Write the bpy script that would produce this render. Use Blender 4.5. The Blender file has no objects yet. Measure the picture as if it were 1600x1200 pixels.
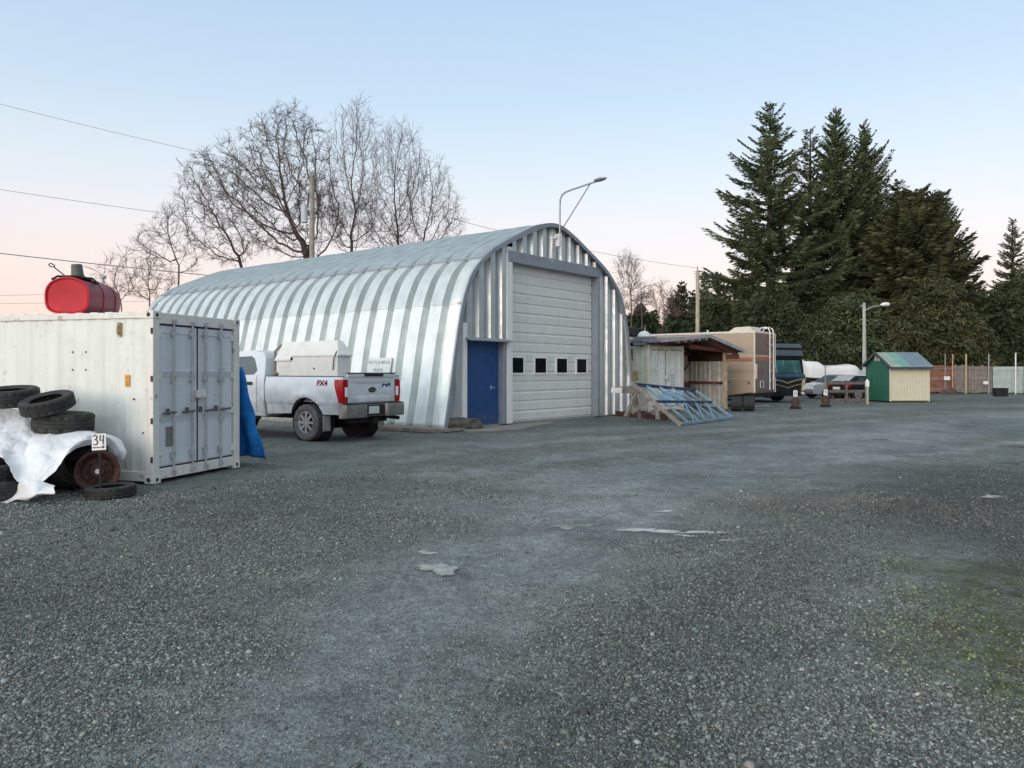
import bpy, bmesh, math, random
import numpy as np
from mathutils import Vector, Matrix, Quaternion, noise as mnoise, kdtree

# ------------------------------------------------------------------ camera, sky, sun, exposure
SC = bpy.context.scene
COL = SC.collection
R = math.radians
EYE = 1.6            # eye height, metres
FPX = 1200.0         # focal length in photo pixels (1600 wide)
HOR = 580.0          # horizon row
cam_d = bpy.data.cameras.new("camera")
cam = bpy.data.objects.new("camera", cam_d)
COL.objects.link(cam)
cam.location = (0, 0, EYE)
cam.rotation_euler = (R(90), 0, 0)
cam_d.sensor_width = 36.0
cam_d.lens = 36.0 * FPX / 1600.0
cam_d.shift_y = -(600.0 - HOR) / 1600.0
cam_d.clip_start = 0.05
cam_d.clip_end = 6000
SC.camera = cam

SUN_AZ = R(215)      # clockwise from +Y: behind the camera, to its left
SUN_EL = R(7)
world = bpy.data.worlds.new("World")
SC.world = world
world.use_nodes = True
nt = world.node_tree
nt.nodes.clear()
N = nt.nodes.new
L = nt.links.new
out = N('ShaderNodeOutputWorld')
add = N('ShaderNodeAddShader')
bg1 = N('ShaderNodeBackground'); bg2 = N('ShaderNodeBackground')
sky = N('ShaderNodeTexSky'); sky.sky_type = 'NISHITA'; sky.sun_disc = False
sky.sun_elevation = SUN_EL; sky.sun_rotation = SUN_AZ
sky.air_density = 1.0; sky.dust_density = 1.5; sky.ozone_density = 2.0
bg1.inputs['Strength'].default_value = 0.05
L(sky.outputs[0], bg1.inputs['Color'])
tc = N('ShaderNodeTexCoord'); sep = N('ShaderNodeSeparateXYZ')
L(tc.outputs['Generated'], sep.inputs[0])
ramp = N('ShaderNodeValToRGB')
L(sep.outputs['Z'], ramp.inputs[0])
cr = ramp.color_ramp
SKY_STOPS = [(0.0, (0.66, 0.45, 0.41)), (0.06, (0.74, 0.55, 0.50)), (0.115, (0.74, 0.595, 0.56)),
             (0.18, (0.68, 0.63, 0.63)), (0.25, (0.57, 0.61, 0.65)),
             (0.33, (0.45, 0.55, 0.65)), (0.45, (0.36, 0.48, 0.63)), (0.62, (0.42, 0.48, 0.50)), (1.0, (0.43, 0.47, 0.47))]
while len(cr.elements) < len(SKY_STOPS):
    cr.elements.new(0.5)
for e, (p, c) in zip(cr.elements, SKY_STOPS):
    e.position = p; e.color = (*c, 1)
# the dusk sky is brighter in the west, behind the camera
dot = N('ShaderNodeVectorMath'); dot.operation = 'DOT_PRODUCT'
L(tc.outputs['Generated'], dot.inputs[0])
dot.inputs[1].default_value = (math.sin(SUN_AZ), math.cos(SUN_AZ), 0.15)
mr = N('ShaderNodeMapRange'); mr.interpolation_type = 'SMOOTHSTEP'
mr.inputs['From Min'].default_value = -0.3; mr.inputs['From Max'].default_value = 1.0
mr.inputs['To Min'].default_value = 1.0; mr.inputs['To Max'].default_value = 1.9
L(dot.outputs['Value'], mr.inputs['Value'])
L(ramp.outputs[0], bg2.inputs['Color']); L(mr.outputs[0], bg2.inputs['Strength'])
L(bg1.outputs[0], add.inputs[0]); L(bg2.outputs[0], add.inputs[1]); L(add.outputs[0], out.inputs['Surface'])

sun_d = bpy.data.lights.new("sun", 'SUN')
sun = bpy.data.objects.new("sun", sun_d)
COL.objects.link(sun)
sun_d.energy = 1.25
sun_d.angle = R(32)
sun_d.color = (1.0, 0.90, 0.80)
to_sun = Vector((math.sin(SUN_AZ) * math.cos(R(14)), math.cos(SUN_AZ) * math.cos(R(14)), math.sin(R(14))))
sun.rotation_euler = (-to_sun).to_track_quat('-Z', 'Y').to_euler()
SC.view_settings.view_transform = 'Standard'
SC.view_settings.look = 'None'
SC.view_settings.exposure = 0.28
SC.view_settings.gamma = 1.0
SC.cycles.max_bounces = 6

# ------------------------------------------------------------------ helpers
def P(px, py, d):
    return Vector(((px - 800) / FPX * d, d, EYE + (HOR - py) / FPX * d))
def G(px, py):
    d = EYE * FPX / (py - HOR)
    return Vector(((px - 800) / FPX * d, d, 0))
def rng(s): return random.Random(s)

def tag(o, label=None, cat=None, group=None, kind=None):
    if label: o['label'] = label
    if cat: o['category'] = cat
    if group: o['group'] = group
    if kind: o['kind'] = kind
    return o
def thing(name, label, cat, loc=(0, 0, 0), rotz=0, group=None):
    o = bpy.data.objects.new(name, None)
    COL.objects.link(o)
    o.location = loc; o.rotation_euler = (0, 0, rotz)
    o.empty_display_size = 0.2
    return tag(o, label, cat, group)
def copy_tree(o, parent=None):
    c = o.copy(); COL.objects.link(c); c.parent = parent
    for ch in list(o.children):
        copy_tree(ch, c)
    return c

def axes(d, up=Vector((0, 0, 1))):
    d = d.normalized()
    if abs(d.dot(up)) > 0.97: up = Vector((1, 0, 0))
    a = d.cross(up).normalized()
    return a, d.cross(a).normalized()

class MB:
    def __init__(s): s.V = []; s.F = []; s.M = []
    def add(s, vs, fs, m=0):
        o = len(s.V); s.V.extend([tuple(v) for v in vs])
        s.F.extend([tuple(i + o for i in f) for f in fs]); s.M.extend([m] * len(fs)); return s
    def box(s, x0, x1, y0, y1, z0, z1, m=0, T=None):
        vs = [Vector((x, y, z)) for z in (z0, z1) for y in (y0, y1) for x in (x0, x1)]
        if T is not None: vs = [T @ v for v in vs]
        return s.add(vs, [(0, 2, 3, 1), (4, 5, 7, 6), (0, 1, 5, 4), (2, 6, 7, 3), (0, 4, 6, 2), (1, 3, 7, 5)], m)
    def bar(s, a, b, w, h, m=0, up=Vector((0, 0, 1))):
        a = Vector(a); b = Vector(b); p, q = axes(b - a, up)
        vs = []
        for c in (a, b):
            for (i, j) in ((-1, -1), (1, -1), (1, 1), (-1, 1)):
                vs.append(c + p * (i * w / 2) + q * (j * h / 2))
        return s.add(vs, [(3, 2, 1, 0), (4, 5, 6, 7), (0, 1, 5, 4), (1, 2, 6, 5), (2, 3, 7, 6), (3, 0, 4, 7)], m)
    def cyl(s, a, b, r0, r1=None, n=12, m=0, cap=True):
        a = Vector(a); b = Vector(b); r1 = r0 if r1 is None else r1
        p, q = axes(b - a); vs = []
        for c, r in ((a, r0), (b, r1)):
            for k in range(n):
                t = 2 * math.pi * k / n
                vs.append(c + p * (r * math.cos(t)) + q * (r * math.sin(t)))
        fs = [(k, (k + 1) % n, n + (k + 1) % n, n + k) for k in range(n)]
        if cap: fs += [tuple(range(n))[::-1], tuple(range(n, 2 * n))]
        return s.add(vs, fs, m)
    def tube(s, pts, r, n=8, m=0):
        pts = [Vector(p) for p in pts]; rs = r if isinstance(r, (list, tuple)) else [r] * len(pts)
        vs = []; ref = None
        for i, c in enumerate(pts):
            d = (pts[min(i + 1, len(pts) - 1)] - pts[max(i - 1, 0)]).normalized()
            if ref is None: p, q = axes(d)
            else:
                p = (ref - d * ref.dot(d)).normalized(); q = d.cross(p)
            ref = p
            for k in range(n):
                t = 2 * math.pi * k / n
                vs.append(c + p * (rs[i] * math.cos(t)) + q * (rs[i] * math.sin(t)))
        fs = []
        for i in range(len(pts) - 1):
            for k in range(n):
                fs.append((i * n + k, i * n + (k + 1) % n, (i + 1) * n + (k + 1) % n, (i + 1) * n + k))
        fs += [tuple(range(n))[::-1], tuple(range((len(pts) - 1) * n, len(pts) * n))]
        return s.add(vs, fs, m)
    def lathe(s, prof, T=None, n=32, m=0, rfun=None, closed=False):
        """prof: (radius, axial); turned about local z, placed by T"""
        vs = []; k_ = len(prof)
        for k in range(n):
            t = 2 * math.pi * k / n
            for i, (r, z) in enumerate(prof):
                rr = r if rfun is None else rfun(r, z, k, i)
                v = Vector((rr * math.cos(t), rr * math.sin(t), z)); vs.append(T @ v if T is not None else v)
        fs = []
        for k in range(n):
            k2 = (k + 1) % n
            for i in range(k_ if closed else k_ - 1):
                j = (i + 1) % k_
                fs.append((k * k_ + i, k2 * k_ + i, k2 * k_ + j, k * k_ + j))
        return s.add(vs, fs, m)
    def prism(s, poly, f, m=0):
        """poly: 2-D outline; f(u, v, side) -> point, side 0/1"""
        n = len(poly)
        vs = [f(u, v, 0) for u, v in poly] + [f(u, v, 1) for u, v in poly]
        fs = [tuple(range(n)), tuple(range(n, 2 * n))[::-1]] + [(i, n + i, n + (i + 1) % n, (i + 1) % n) for i in range(n)]
        return s.add(vs, fs, m)
    def grid(s, rows, m=0, closed=False):
        nr = len(rows); nc = len(rows[0]); vs = [p for r in rows for p in r]
        fs = [(i * nc + j, i * nc + (j + 1) % nc, (i + 1) * nc + (j + 1) % nc, (i + 1) * nc + j)
              for i in range(nr - 1) for j in range(nc if closed else nc - 1)]
        return s.add(vs, fs, m)
    def pieces(s):
        par = list(range(len(s.V)))
        def find(i):
            while par[i] != i: par[i] = par[par[i]]; i = par[i]
            return i
        for f in s.F:
            a = find(f[0])
            for i in f[1:]: par[find(i)] = a
        gr = {}
        for k, f in enumerate(s.F): gr.setdefault(find(f[0]), []).append(k)
        out = []
        for ks in gr.values():
            ix = sorted({i for k in ks for i in s.F[k]}); mp = {i: j for j, i in enumerate(ix)}
            q = MB(); q.V = [s.V[i] for i in ix]; q.F = [tuple(mp[i] for i in s.F[k]) for k in ks]; q.M = [s.M[k] for k in ks]; out.append(q)
        return out
    def build_each(s, name, mats, parent=None, **kw):
        return [q.build(name, mats, parent, **kw) for q in s.pieces()]
    def build(s, name, mats, parent=None, loc=None, rotz=0, bevel=0, smooth=None, origin=None, solid=0, normals=True):
        me = bpy.data.meshes.new(name)
        V = s.V
        if origin is not None:
            ox, oy, oz = origin; V = [(x - ox, y - oy, z - oz) for x, y, z in V]; loc = origin
        me.from_pydata(V, [], s.F)
        if not isinstance(mats, (list, tuple)): mats = [mats]
        for m in mats: me.materials.append(m)
        if any(s.M): me.polygons.foreach_set('material_index', s.M)
        if normals:
            bm = bmesh.new(); bm.from_mesh(me); bmesh.ops.recalc_face_normals(bm, faces=bm.faces); bm.to_mesh(me); bm.free()
        if smooth is not None:
            me.polygons.foreach_set('use_smooth', [True] * len(me.polygons))
            if smooth < 180: me.set_sharp_from_angle(angle=R(smooth))
        me.update()
        o = bpy.data.objects.new(name, me); COL.objects.link(o)
        if parent: o.parent = parent
        if loc is not None: o.location = loc
        if rotz: o.rotation_euler = (0, 0, rotz)
        if solid:
            md = o.modifiers.new('solid', 'SOLIDIFY'); md.thickness = solid; md.offset = 0
        if bevel:
            md = o.modifiers.new('bevel', 'BEVEL'); md.width = bevel; md.segments = 2; md.limit_method = 'ANGLE'; md.angle_limit = R(35)
            md.harden_normals = False
        return o

def body_prism(outline, wf, zcuts=(), ycuts=()):
    """Solid from a side outline (y, z): its width is +-wf(y, z). Returns MB."""
    bm = bmesh.new()
    bm.faces.new([bm.verts.new((0, y, z)) for y, z in outline])
    for z in zcuts:
        bmesh.ops.bisect_plane(bm, geom=bm.verts[:] + bm.edges[:] + bm.faces[:], plane_co=(0, 0, z), plane_no=(0, 0, 1), dist=1e-5)
    for y in ycuts:
        bmesh.ops.bisect_plane(bm, geom=bm.verts[:] + bm.edges[:] + bm.faces[:], plane_co=(0, y, 0), plane_no=(0, 1, 0), dist=1e-5)
    bm.verts.index_update()
    n = len(bm.verts)
    mb = MB()
    co = [v.co.copy() for v in bm.verts]
    vs = [(-wf(c.y, c.z), c.y, c.z) for c in co] + [(wf(c.y, c.z), c.y, c.z) for c in co]
    fs = []
    for f in bm.faces:
        ix = [v.index for v in f.verts]
        fs.append(tuple(ix)); fs.append(tuple(i + n for i in reversed(ix)))
    for e in bm.edges:
        if len(e.link_faces) == 1:
            a, b = e.verts[0].index, e.verts[1].index
            fs.append((a, b, b + n, a + n))
    bm.free()
    mb.add(vs, fs)
    return mb

def text_mesh(s, size, extrude=0.002, sx=1.0, bold=0.0):
    """letters in the x-z plane, facing -y, centred; returns MB"""
    cu = bpy.data.curves.new('t', 'FONT'); cu.body = s; cu.size = size; cu.extrude = extrude
    cu.align_x = 'CENTER'; cu.align_y = 'CENTER'; cu.offset = bold
    o = bpy.data.objects.new('t', cu)
    me = bpy.data.meshes.new_from_object(o)
    mb = MB()
    mb.add([(v.co.x * sx, -v.co.z, v.co.y) for v in me.vertices], [tuple(p.vertices) for p in me.polygons])
    bpy.data.objects.remove(o); bpy.data.curves.remove(cu); bpy.data.meshes.remove(me)
    return mb
def moved(mb, T):
    mb.V = [tuple(T @ Vector(v)) for v in mb.V]; return mb
def join(a, b, m=0):
    o = len(a.V); a.V += b.V; a.F += [tuple(i + o for i in f) for f in b.F]; a.M += [m if m else k for k in b.M]; return a
def Tr(x, y, z): return Matrix.Translation((x, y, z))
def Rz(a): return Matrix.Rotation(a, 4, 'Z')
def Rx(a): return Matrix.Rotation(a, 4, 'X')
def Ry(a): return Matrix.Rotation(a, 4, 'Y')

# ------------------------------------------------------------------ materials
_mats = {}
def mat(name, col, rough=0.6, metal=0.0, var=0.12, scale=3.0, bump=0.0, bscale=60.0, streak=None, dirt=None,
        spots=None, spec=0.5, coat=0.0, rvar=0.0, trans=0.0):
    """procedural principled material. streak=(colour, amount, hscale, vscale); dirt=(colour, amount, z0, z1); spots=(colour, amount, scale)"""
    if name in _mats: return _mats[name]
    m = bpy.data.materials.new(name); m.use_nodes = True
    t = m.node_tree; b = t.nodes['Principled BSDF']; n = t.nodes.new; l = t.links.new
    b.inputs['Roughness'].default_value = rough; b.inputs['Metallic'].default_value = metal
    b.inputs['Specular IOR Level'].default_value = spec; b.inputs['Coat Weight'].default_value = coat
    b.inputs['Transmission Weight'].default_value = trans
    tc = n('ShaderNodeTexCoord')
    def noise(sc, detail=4, mp=None):
        x = n('ShaderNodeTexNoise'); x.inputs['Scale'].default_value = sc; x.inputs['Detail'].default_value = detail
        if mp:
            k = n('ShaderNodeMapping'); k.inputs['Scale'].default_value = mp; l(tc.outputs['Object'], k.inputs[0]); l(k.outputs[0], x.inputs['Vector'])
        else: l(tc.outputs['Object'], x.inputs['Vector'])
        return x.outputs['Fac']
    def rampm(fac, a, bb):
        x = n('ShaderNodeMapRange'); x.inputs['From Min'].default_value = a; x.inputs['From Max'].default_value = bb; l(fac, x.inputs['Value']); return x.outputs[0]
    def mix(fac, c1, c2):
        x = n('ShaderNodeMix'); x.data_type = 'RGBA'
        if isinstance(fac, float): x.inputs[0].default_value = fac
        else: l(fac, x.inputs[0])
        for c, i in ((c1, 6), (c2, 7)):
            if isinstance(c, tuple): x.inputs[i].default_value = (*c, 1)
            else: l(c, x.inputs[i])
        return x.outputs[2]
    def mul(a, v):
        x = n('ShaderNodeMath'); x.operation = 'MULTIPLY'; l(a, x.inputs[0])
        if isinstance(v, (int, float)): x.inputs[1].default_value = v
        else: l(v, x.inputs[1])
        return x.outputs[0]
    lo = tuple(max(0, c * (1 - var)) for c in col); hi = tuple(min(1, c * (1 + var)) for c in col)
    c = mix(rampm(noise(scale, 6), 0.3, 0.7), lo, hi)
    if streak:
        sc_, am, hs, vs = streak
        f = mul(rampm(noise(1.0, 5, (hs, hs, vs)), 0.52, 0.75), am); c = mix(f, c, sc_)
    if spots:
        sc_, am, s2 = spots
        f = mul(rampm(noise(s2, 8), 0.62, 0.72), am); c = mix(f, c, sc_)
    if dirt:
        sc_, am, z0, z1 = dirt
        sp = n('ShaderNodeSeparateXYZ'); l(tc.outputs['Object'], sp.inputs[0])
        f = mul(mul(rampm(sp.outputs['Z'], z1, z0), rampm(noise(5, 6), 0.25, 0.7)), am); c = mix(f, c, sc_)
    l(c, b.inputs['Base Color'])
    if rvar:
        x = n('ShaderNodeMapRange'); x.inputs['To Min'].default_value = max(0, rough - rvar); x.inputs['To Max'].default_value = min(1, rough + rvar)
        x.inputs['From Min'].default_value = 0.3; x.inputs['From Max'].default_value = 0.7
        l(noise(scale * 1.7, 6), x.inputs['Value']); l(x.outputs[0], b.inputs['Roughness'])
    if bump:
        bp = n('ShaderNodeBump'); bp.inputs['Strength'].default_value = bump; bp.inputs['Distance'].default_value = 0.02
        l(noise(bscale, 4), bp.inputs['Height']); l(bp.outputs[0], b.inputs['Normal'])
    _mats[name] = m
    return m

M_black = mat('black_plastic', (0.012, 0.012, 0.013), 0.5, var=0.3)
M_rubber = mat('tyre_rubber', (0.022, 0.022, 0.023), 0.75, var=0.4, scale=9, bump=0.25, bscale=70, spots=((0.07, 0.065, 0.06), 0.5, 6))
M_rubber_dusty = mat('dusty_tyre', (0.10, 0.10, 0.10), 0.9, var=0.35, scale=8, bump=0.2)
M_rust = mat('rust', (0.075, 0.035, 0.028), 0.85, var=0.5, scale=14, bump=0.3, spots=((0.16, 0.07, 0.04), 0.6, 18))
M_steel = mat('dull_steel', (0.40, 0.42, 0.43), 0.5, 0.3, var=0.2, scale=8)
M_galv_pipe = mat('galvanised_pipe', (0.36, 0.37, 0.39), 0.5, 0.6, var=0.15, scale=6)
M_darkmetal = mat('dark_metal', (0.022, 0.022, 0.023), 0.8, 0.0, var=0.3, spec=0.2)
M_white = mat('white_board', (0.74, 0.74, 0.73), 0.6, var=0.06, scale=6, spots=((0.45, 0.43, 0.40), 0.4, 10))
M_glass_dark = mat('tinted_glass', (0.008, 0.009, 0.011), 0.12, var=0.1, spec=0.3)
M_wood_grey = mat('weathered_wood', (0.23, 0.21, 0.19), 0.85, var=0.3, scale=5, bump=0.2, streak=((0.10, 0.09, 0.08), 0.6, 14, 0.8))
M_wood_brown = mat('brown_timber', (0.15, 0.085, 0.055), 0.8, var=0.35, scale=6, bump=0.2)
M_wood_pale = mat('pale_timber', (0.42, 0.33, 0.23), 0.8, var=0.25, scale=6, bump=0.2)
M_concrete = mat('concrete', (0.23, 0.22, 0.20), 0.9, var=0.2, scale=4, bump=0.3, spots=((0.1, 0.1, 0.09), 0.6, 5))
M_ink = mat('black_ink', (0.01, 0.01, 0.012), 0.6, var=0.1)
# ------------------------------------------------------------------ ground sheet, puddles, loose gravel
def vn(x, y, s, seed=0, oct=4):
    """numpy fractal value noise in 0..1"""
    x = np.asarray(x, float) / s; y = np.asarray(y, float) / s
    tot = np.zeros_like(x); amp = 1.0; na = 0.0
    for o in range(oct):
        xi = np.floor(x).astype(np.int64); yi = np.floor(y).astype(np.int64); fx = x - xi; fy = y - yi
        fx = fx * fx * (3 - 2 * fx); fy = fy * fy * (3 - 2 * fy)
        def h(a, b):
            n = (a * 374761393 + b * 668265263 + (seed + o) * 974711) & 0x7fffffff
            n = (n ^ (n >> 13)) * 1274126177 & 0x7fffffff
            return ((n ^ (n >> 16)) & 0xffff) / 65535.0
        v = (h(xi, yi) * (1 - fx) + h(xi + 1, yi) * fx) * (1 - fy) + (h(xi, yi + 1) * (1 - fx) + h(xi + 1, yi + 1) * fx) * fy
        tot += amp * v; na += amp; amp *= 0.55; x = x * 2.03 + 17.1; y = y * 2.03 + 5.7
    return tot / na
def sstep(a, b, v):
    t = np.clip((v - a) / (b - a), 0, 1); return t * t * (3 - 2 * t)
def seg_dist(x, y, pts):
    d = np.full(np.shape(x), 1e9)
    for (ax, ay), (bx, by) in zip(pts[:-1], pts[1:]):
        dx, dy = bx - ax, by - ay; t = np.clip(((x - ax) * dx + (y - ay) * dy) / (dx * dx + dy * dy), 0, 1)
        d = np.minimum(d, np.hypot(x - ax - t * dx, y - ay - t * dy))
    return d
def gp(*pp): return [tuple(G(*p)[:2]) for p in pp]
LANES = [  # compacted wheel tracks: path, half width, strength
    (gp((330, 1330), (470, 1120), (620, 980), (760, 880), (960, 790), (1200, 725), (1420, 690), (1640, 655)), 0.85, 0.80),
    (gp((640, 1300), (720, 1080), (820, 920), (1000, 830), (1230, 770), (1400, 730)), 0.55, 0.5),
    (gp((860, 790), (1000, 740), (1250, 700), (1500, 655), (1700, 640)), 1.3, 0.8),
    (gp((820, 850), (900, 800), (1000, 748), (1150, 706), (1320, 690), (1500, 668)), 0.20, 0.85), (gp((900, 860), (980, 826), (1090, 770), (1250, 726), (1420, 712), (1600, 690)), 0.20, 0.85),
    (gp((430, 1240), (560, 1040), (640, 950), (740, 870), (820, 830)), 0.16, 0.7), (gp((640, 1250), (740, 1040), (830, 940), (930, 870)), 0.16, 0.7),
    (gp((1480, 830), (1500, 870), (1470, 900)), 0.22, 0.5),
    (gp((760, 690), (900, 672), (1150, 662), (1350, 645)), 0.7, 0.5),
    (gp((620, 720), (800, 695), (1050, 676), (1300, 660), (1560, 645)), 0.35, 0.7), (gp((700, 742), (900, 712), (1100, 690), (1330, 672), (1600, 655)), 0.35, 0.7), (gp((1100, 650), (1300, 640), (1600, 632)), 1.2, 0.55), (gp((430, 740), (640, 700), (800, 682)), 0.5, 0.5),
]
MOSS = [(gp((1545, 905), (1580, 960), (1600, 1010), (1660, 1080)), 0.55, 0.95), (gp((1490, 905), (1560, 930)), 0.30, 0.6)]
DARK = [(gp((1480, 745), (1560, 770), (1620, 840)), 1.9, 0.9), (gp((860, 1250), (980, 1040), (1120, 930), (1260, 860), (1400, 800)), 0.55, 0.5),
        (gp((-60, 960), (200, 850), (430, 790), (560, 760)), 1.3, 0.5)] + [(gp((x0, y0), (x1, y1)), w_, 0.75) for x0, y0, x1, y1, w_ in ((650, 884, 715, 886, 0.16), (860, 823, 940, 819, 0.3), (970, 829, 1060, 829, 0.25), (1215, 781, 1320, 767, 0.25), (1400, 705, 1450, 705, 0.5))]
BROWN = [(gp((1180, 790), (1290, 770), (1420, 790)), 0.9, 0.8), (gp((900, 660), (700, 665), (1000, 645)), 0.7, 0.3)]
def field(x, y, items, seed):
    w = np.zeros(np.shape(x)); nz = vn(x, y, 0.9, seed) - 0.5; n2 = vn(x, y, 0.25, seed + 9) - 0.5
    for pts, hw, s in items:
        d = seg_dist(x, y, pts) + nz * (hw * 1.6 + 0.3) + n2 * 0.45
        w = np.maximum(w, s * (1 - sstep(hw * 0.10 - 0.05, hw * 1.55 + 0.25, d)))
    return w
def ground_z(x, y):
    r = np.hypot(x, y)
    k = np.clip(1.3 - r / 14, 0, 1)
    return ((vn(x, y, 1.6, 3, 3) - 0.5) * 0.05 - 0.012 * field(x, y, LANES, 1)) * k - 0.012

def make_ground():
    na, nr = 420, 300
    # finer angles ahead of the camera
    a = np.linspace(-1, 1, na); ang = np.sign(a) * (np.abs(a) ** 1.9) * math.pi
    ang = np.concatenate([ang[:-1]])
    r = np.concatenate([[0.3], np.geomspace(0.8, 60, nr - 30), np.geomspace(66, 3500, 29)])
    A, RR = np.meshgrid(ang, r)
    x = (RR * np.sin(A)).ravel(); y = (RR * np.cos(A)).ravel()
    z = ground_z(x, y)
    nA = len(ang); i = np.arange(len(r) - 1)[:, None]; j = np.arange(nA)[None, :]
    q = np.stack([i * nA + j, i * nA + (j + 1) % nA, (i + 1) * nA + (j + 1) % nA, (i + 1) * nA + j], -1).reshape(-1, 4)
    me = bpy.data.meshes.new('ground')
    V = np.concatenate([np.stack([x, y, z], 1), [[0, 0, float(ground_z(np.array([0.0]), np.array([0.0]))[0])]]])
    F = [tuple(t[::-1]) for t in q.tolist()] + [(len(V) - 1, (k + 1) % nA, k) for k in range(nA)]
    me.from_pydata(V.tolist(), [], F)
    at = me.color_attributes.new('zones', 'FLOAT_COLOR', 'POINT')
    X, Y = V[:, 0], V[:, 1]
    c = np.stack([field(X, Y, LANES, 1), field(X, Y, MOSS, 2), field(X, Y, DARK, 3), field(X, Y, BROWN, 4)], 1).astype(np.float32)
    at.data.foreach_set('color', c.ravel())
    me.polygons.foreach_set('use_smooth', [True] * len(me.polygons))
    m = bpy.data.materials.new('gravel_ground'); m.use_nodes = True
    t = m.node_tree; b = t.nodes['Principled BSDF']; n = t.nodes.new; l = t.links.new
    geo = n('ShaderNodeNewGeometry'); pos = geo.outputs['Position']
    va = n('ShaderNodeAttribute'); va.attribute_name = 'zones'
    sc = n('ShaderNodeSeparateColor'); l(va.outputs['Color'], sc.inputs[0])
    def mix(f, c1, c2, mode='MIX'):
        x = n('ShaderNodeMix'); x.data_type = 'RGBA'; x.blend_type = mode
        if isinstance(f, float): x.inputs[0].default_value = f
        else: l(f, x.inputs[0])
        for cc, k in ((c1, 6), (c2, 7)):
            if isinstance(cc, tuple): x.inputs[k].default_value = (*cc, 1)
            else: l(cc, x.inputs[k])
        return x.outputs[2]
    def rng_(f, a0, a1, t0=0.0, t1=1.0):
        x = n('ShaderNodeMapRange'); l(f, x.inputs[0])
        for k, v in zip(('From Min', 'From Max', 'To Min', 'To Max'), (a0, a1, t0, t1)): x.inputs[k].default_value = v
        return x.outputs[0]
    def noi(s, det=5, rough=0.6):
        x = n('ShaderNodeTexNoise'); x.inputs['Scale'].default_value = s; x.inputs['Detail'].default_value = det; x.inputs['Roughness'].default_value = rough
        l(pos, x.inputs['Vector']); return x.outputs['Fac']
    def vor(s, feat='F1'):
        x = n('ShaderNodeTexVoronoi'); x.inputs['Scale'].default_value = s; x.feature = feat; l(pos, x.inputs['Vector']); return x
    v1 = vor(34); v2 = vor(75)
    stone = mix(rng_(v1.outputs['Color'], 0.1, 0.9), (0.047, 0.052, 0.051), (0.192, 0.203, 0.198))
    stone2 = mix(rng_(v2.outputs['Color'], 0.1, 0.9), (0.054, 0.060, 0.059), (0.228, 0.240, 0.234))
    stones = mix(rng_(noi(6), 0.4, 0.6), stone, stone2)
    fines = mix(rng_(noi(26, 8, 0.75), 0.32, 0.68), (0.098, 0.106, 0.116), (0.250, 0.264, 0.280))
    big = mix(rng_(noi(0.55, 6), 0.35, 0.65), (0.92, 0.955, 0.945), (1.23, 1.265, 1.25))
    c = mix(rng_(sc.outputs[0], 0.12, 0.85), stones, fines)
    c = mix(rng_(sc.outputs[2], 0.1, 0.9, 0, 0.75), c, mix(1.0, c, (0.50, 0.50, 0.52), 'MULTIPLY'))
    c = mix(rng_(va.outputs['Alpha'], 0.1, 0.9, 0, 0.8), c, mix(1.0, c, (1.10, 0.94, 0.80), 'MULTIPLY'))
    mossc = mix(rng_(noi(9, 8, 0.7), 0.35, 0.65), (0.036, 0.042, 0.016), (0.092, 0.092, 0.034))
    x = n('ShaderNodeMath'); x.operation = 'MULTIPLY'; l(sc.outputs[1], x.inputs[0]); l(rng_(noi(3.5, 8, 0.75), 0.36, 0.62), x.inputs[1])
    c = mix(x.outputs[0], c, mossc)
    c = mix(1.0, c, big, 'MULTIPLY')
    far_ = rng_(noi(1.9, 8, 0.7), 0.36, 0.64)
    c = mix(1.0, c, mix(far_, (0.78, 0.80, 0.80), (1.20, 1.20, 1.18)), 'MULTIPLY')
    v4 = vor(11); c = mix(1.0, c, mix(rng_(v4.outputs['Color'], 0.0, 1.0), (0.80, 0.80, 0.80), (1.18, 1.18, 1.18)), 'MULTIPLY'); v5 = vor(26); c = mix(1.0, c, mix(rng_(v5.outputs['Color'], 0.0, 1.0), (0.80, 0.80, 0.80), (1.20, 1.20, 1.20)), 'MULTIPLY')
    lowf = rng_(noi(0.16, 6, 0.62), 0.38, 0.62); c = mix(1.0, c, mix(lowf, (0.78, 0.82, 0.80), (1.22, 1.18, 1.14)), 'MULTIPLY')
    v3 = vor(150); c = mix(1.0, c, mix(rng_(v3.outputs['Color'], 0.0, 1.0), (0.62, 0.62, 0.62), (1.36, 1.36, 1.36)), 'MULTIPLY'); grit = rng_(noi(60, 4, 0.8), 0.3, 0.7); c = mix(1.0, c, mix(grit, (0.70, 0.70, 0.70), (1.28, 1.28, 1.28)), 'MULTIPLY')
    l(c, b.inputs['Base Color'])
    wet = n('ShaderNodeMath'); wet.operation = 'MULTIPLY'; l(sc.outputs[0], wet.inputs[0]); l(rng_(noi(1.3, 5), 0.45, 0.62), wet.inputs[1])
    l(rng_(wet.outputs[0], 0, 1, 0.86, 0.50), b.inputs['Roughness'])
    b.inputs['Specular IOR Level'].default_value = 0.4
    b1 = n('ShaderNodeBump'); b1.inputs['Distance'].default_value = 0.018
    l(rng_(sc.outputs[0], 0.1, 0.9, 0.9, 0.5), b1.inputs['Strength'])
    dd = n('ShaderNodeMath'); dd.operation = 'ADD'
    l(rng_(v1.outputs['Distance'], 0, 0.7, 1, 0), dd.inputs[0]); l(rng_(v2.outputs['Distance'], 0, 0.7, 0.5, 0), dd.inputs[1])
    l(dd.outputs[0], b1.inputs['Height'])
    b2 = n('ShaderNodeBump'); b2.inputs['Distance'].default_value = 0.05; b2.inputs['Strength'].default_value = 0.35
    l(noi(5, 6), b2.inputs['Height']); l(b1.outputs[0], b2.inputs['Normal']); l(b2.outputs[0], b.inputs['Normal'])
    me.materials.append(m); me.update()
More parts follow.
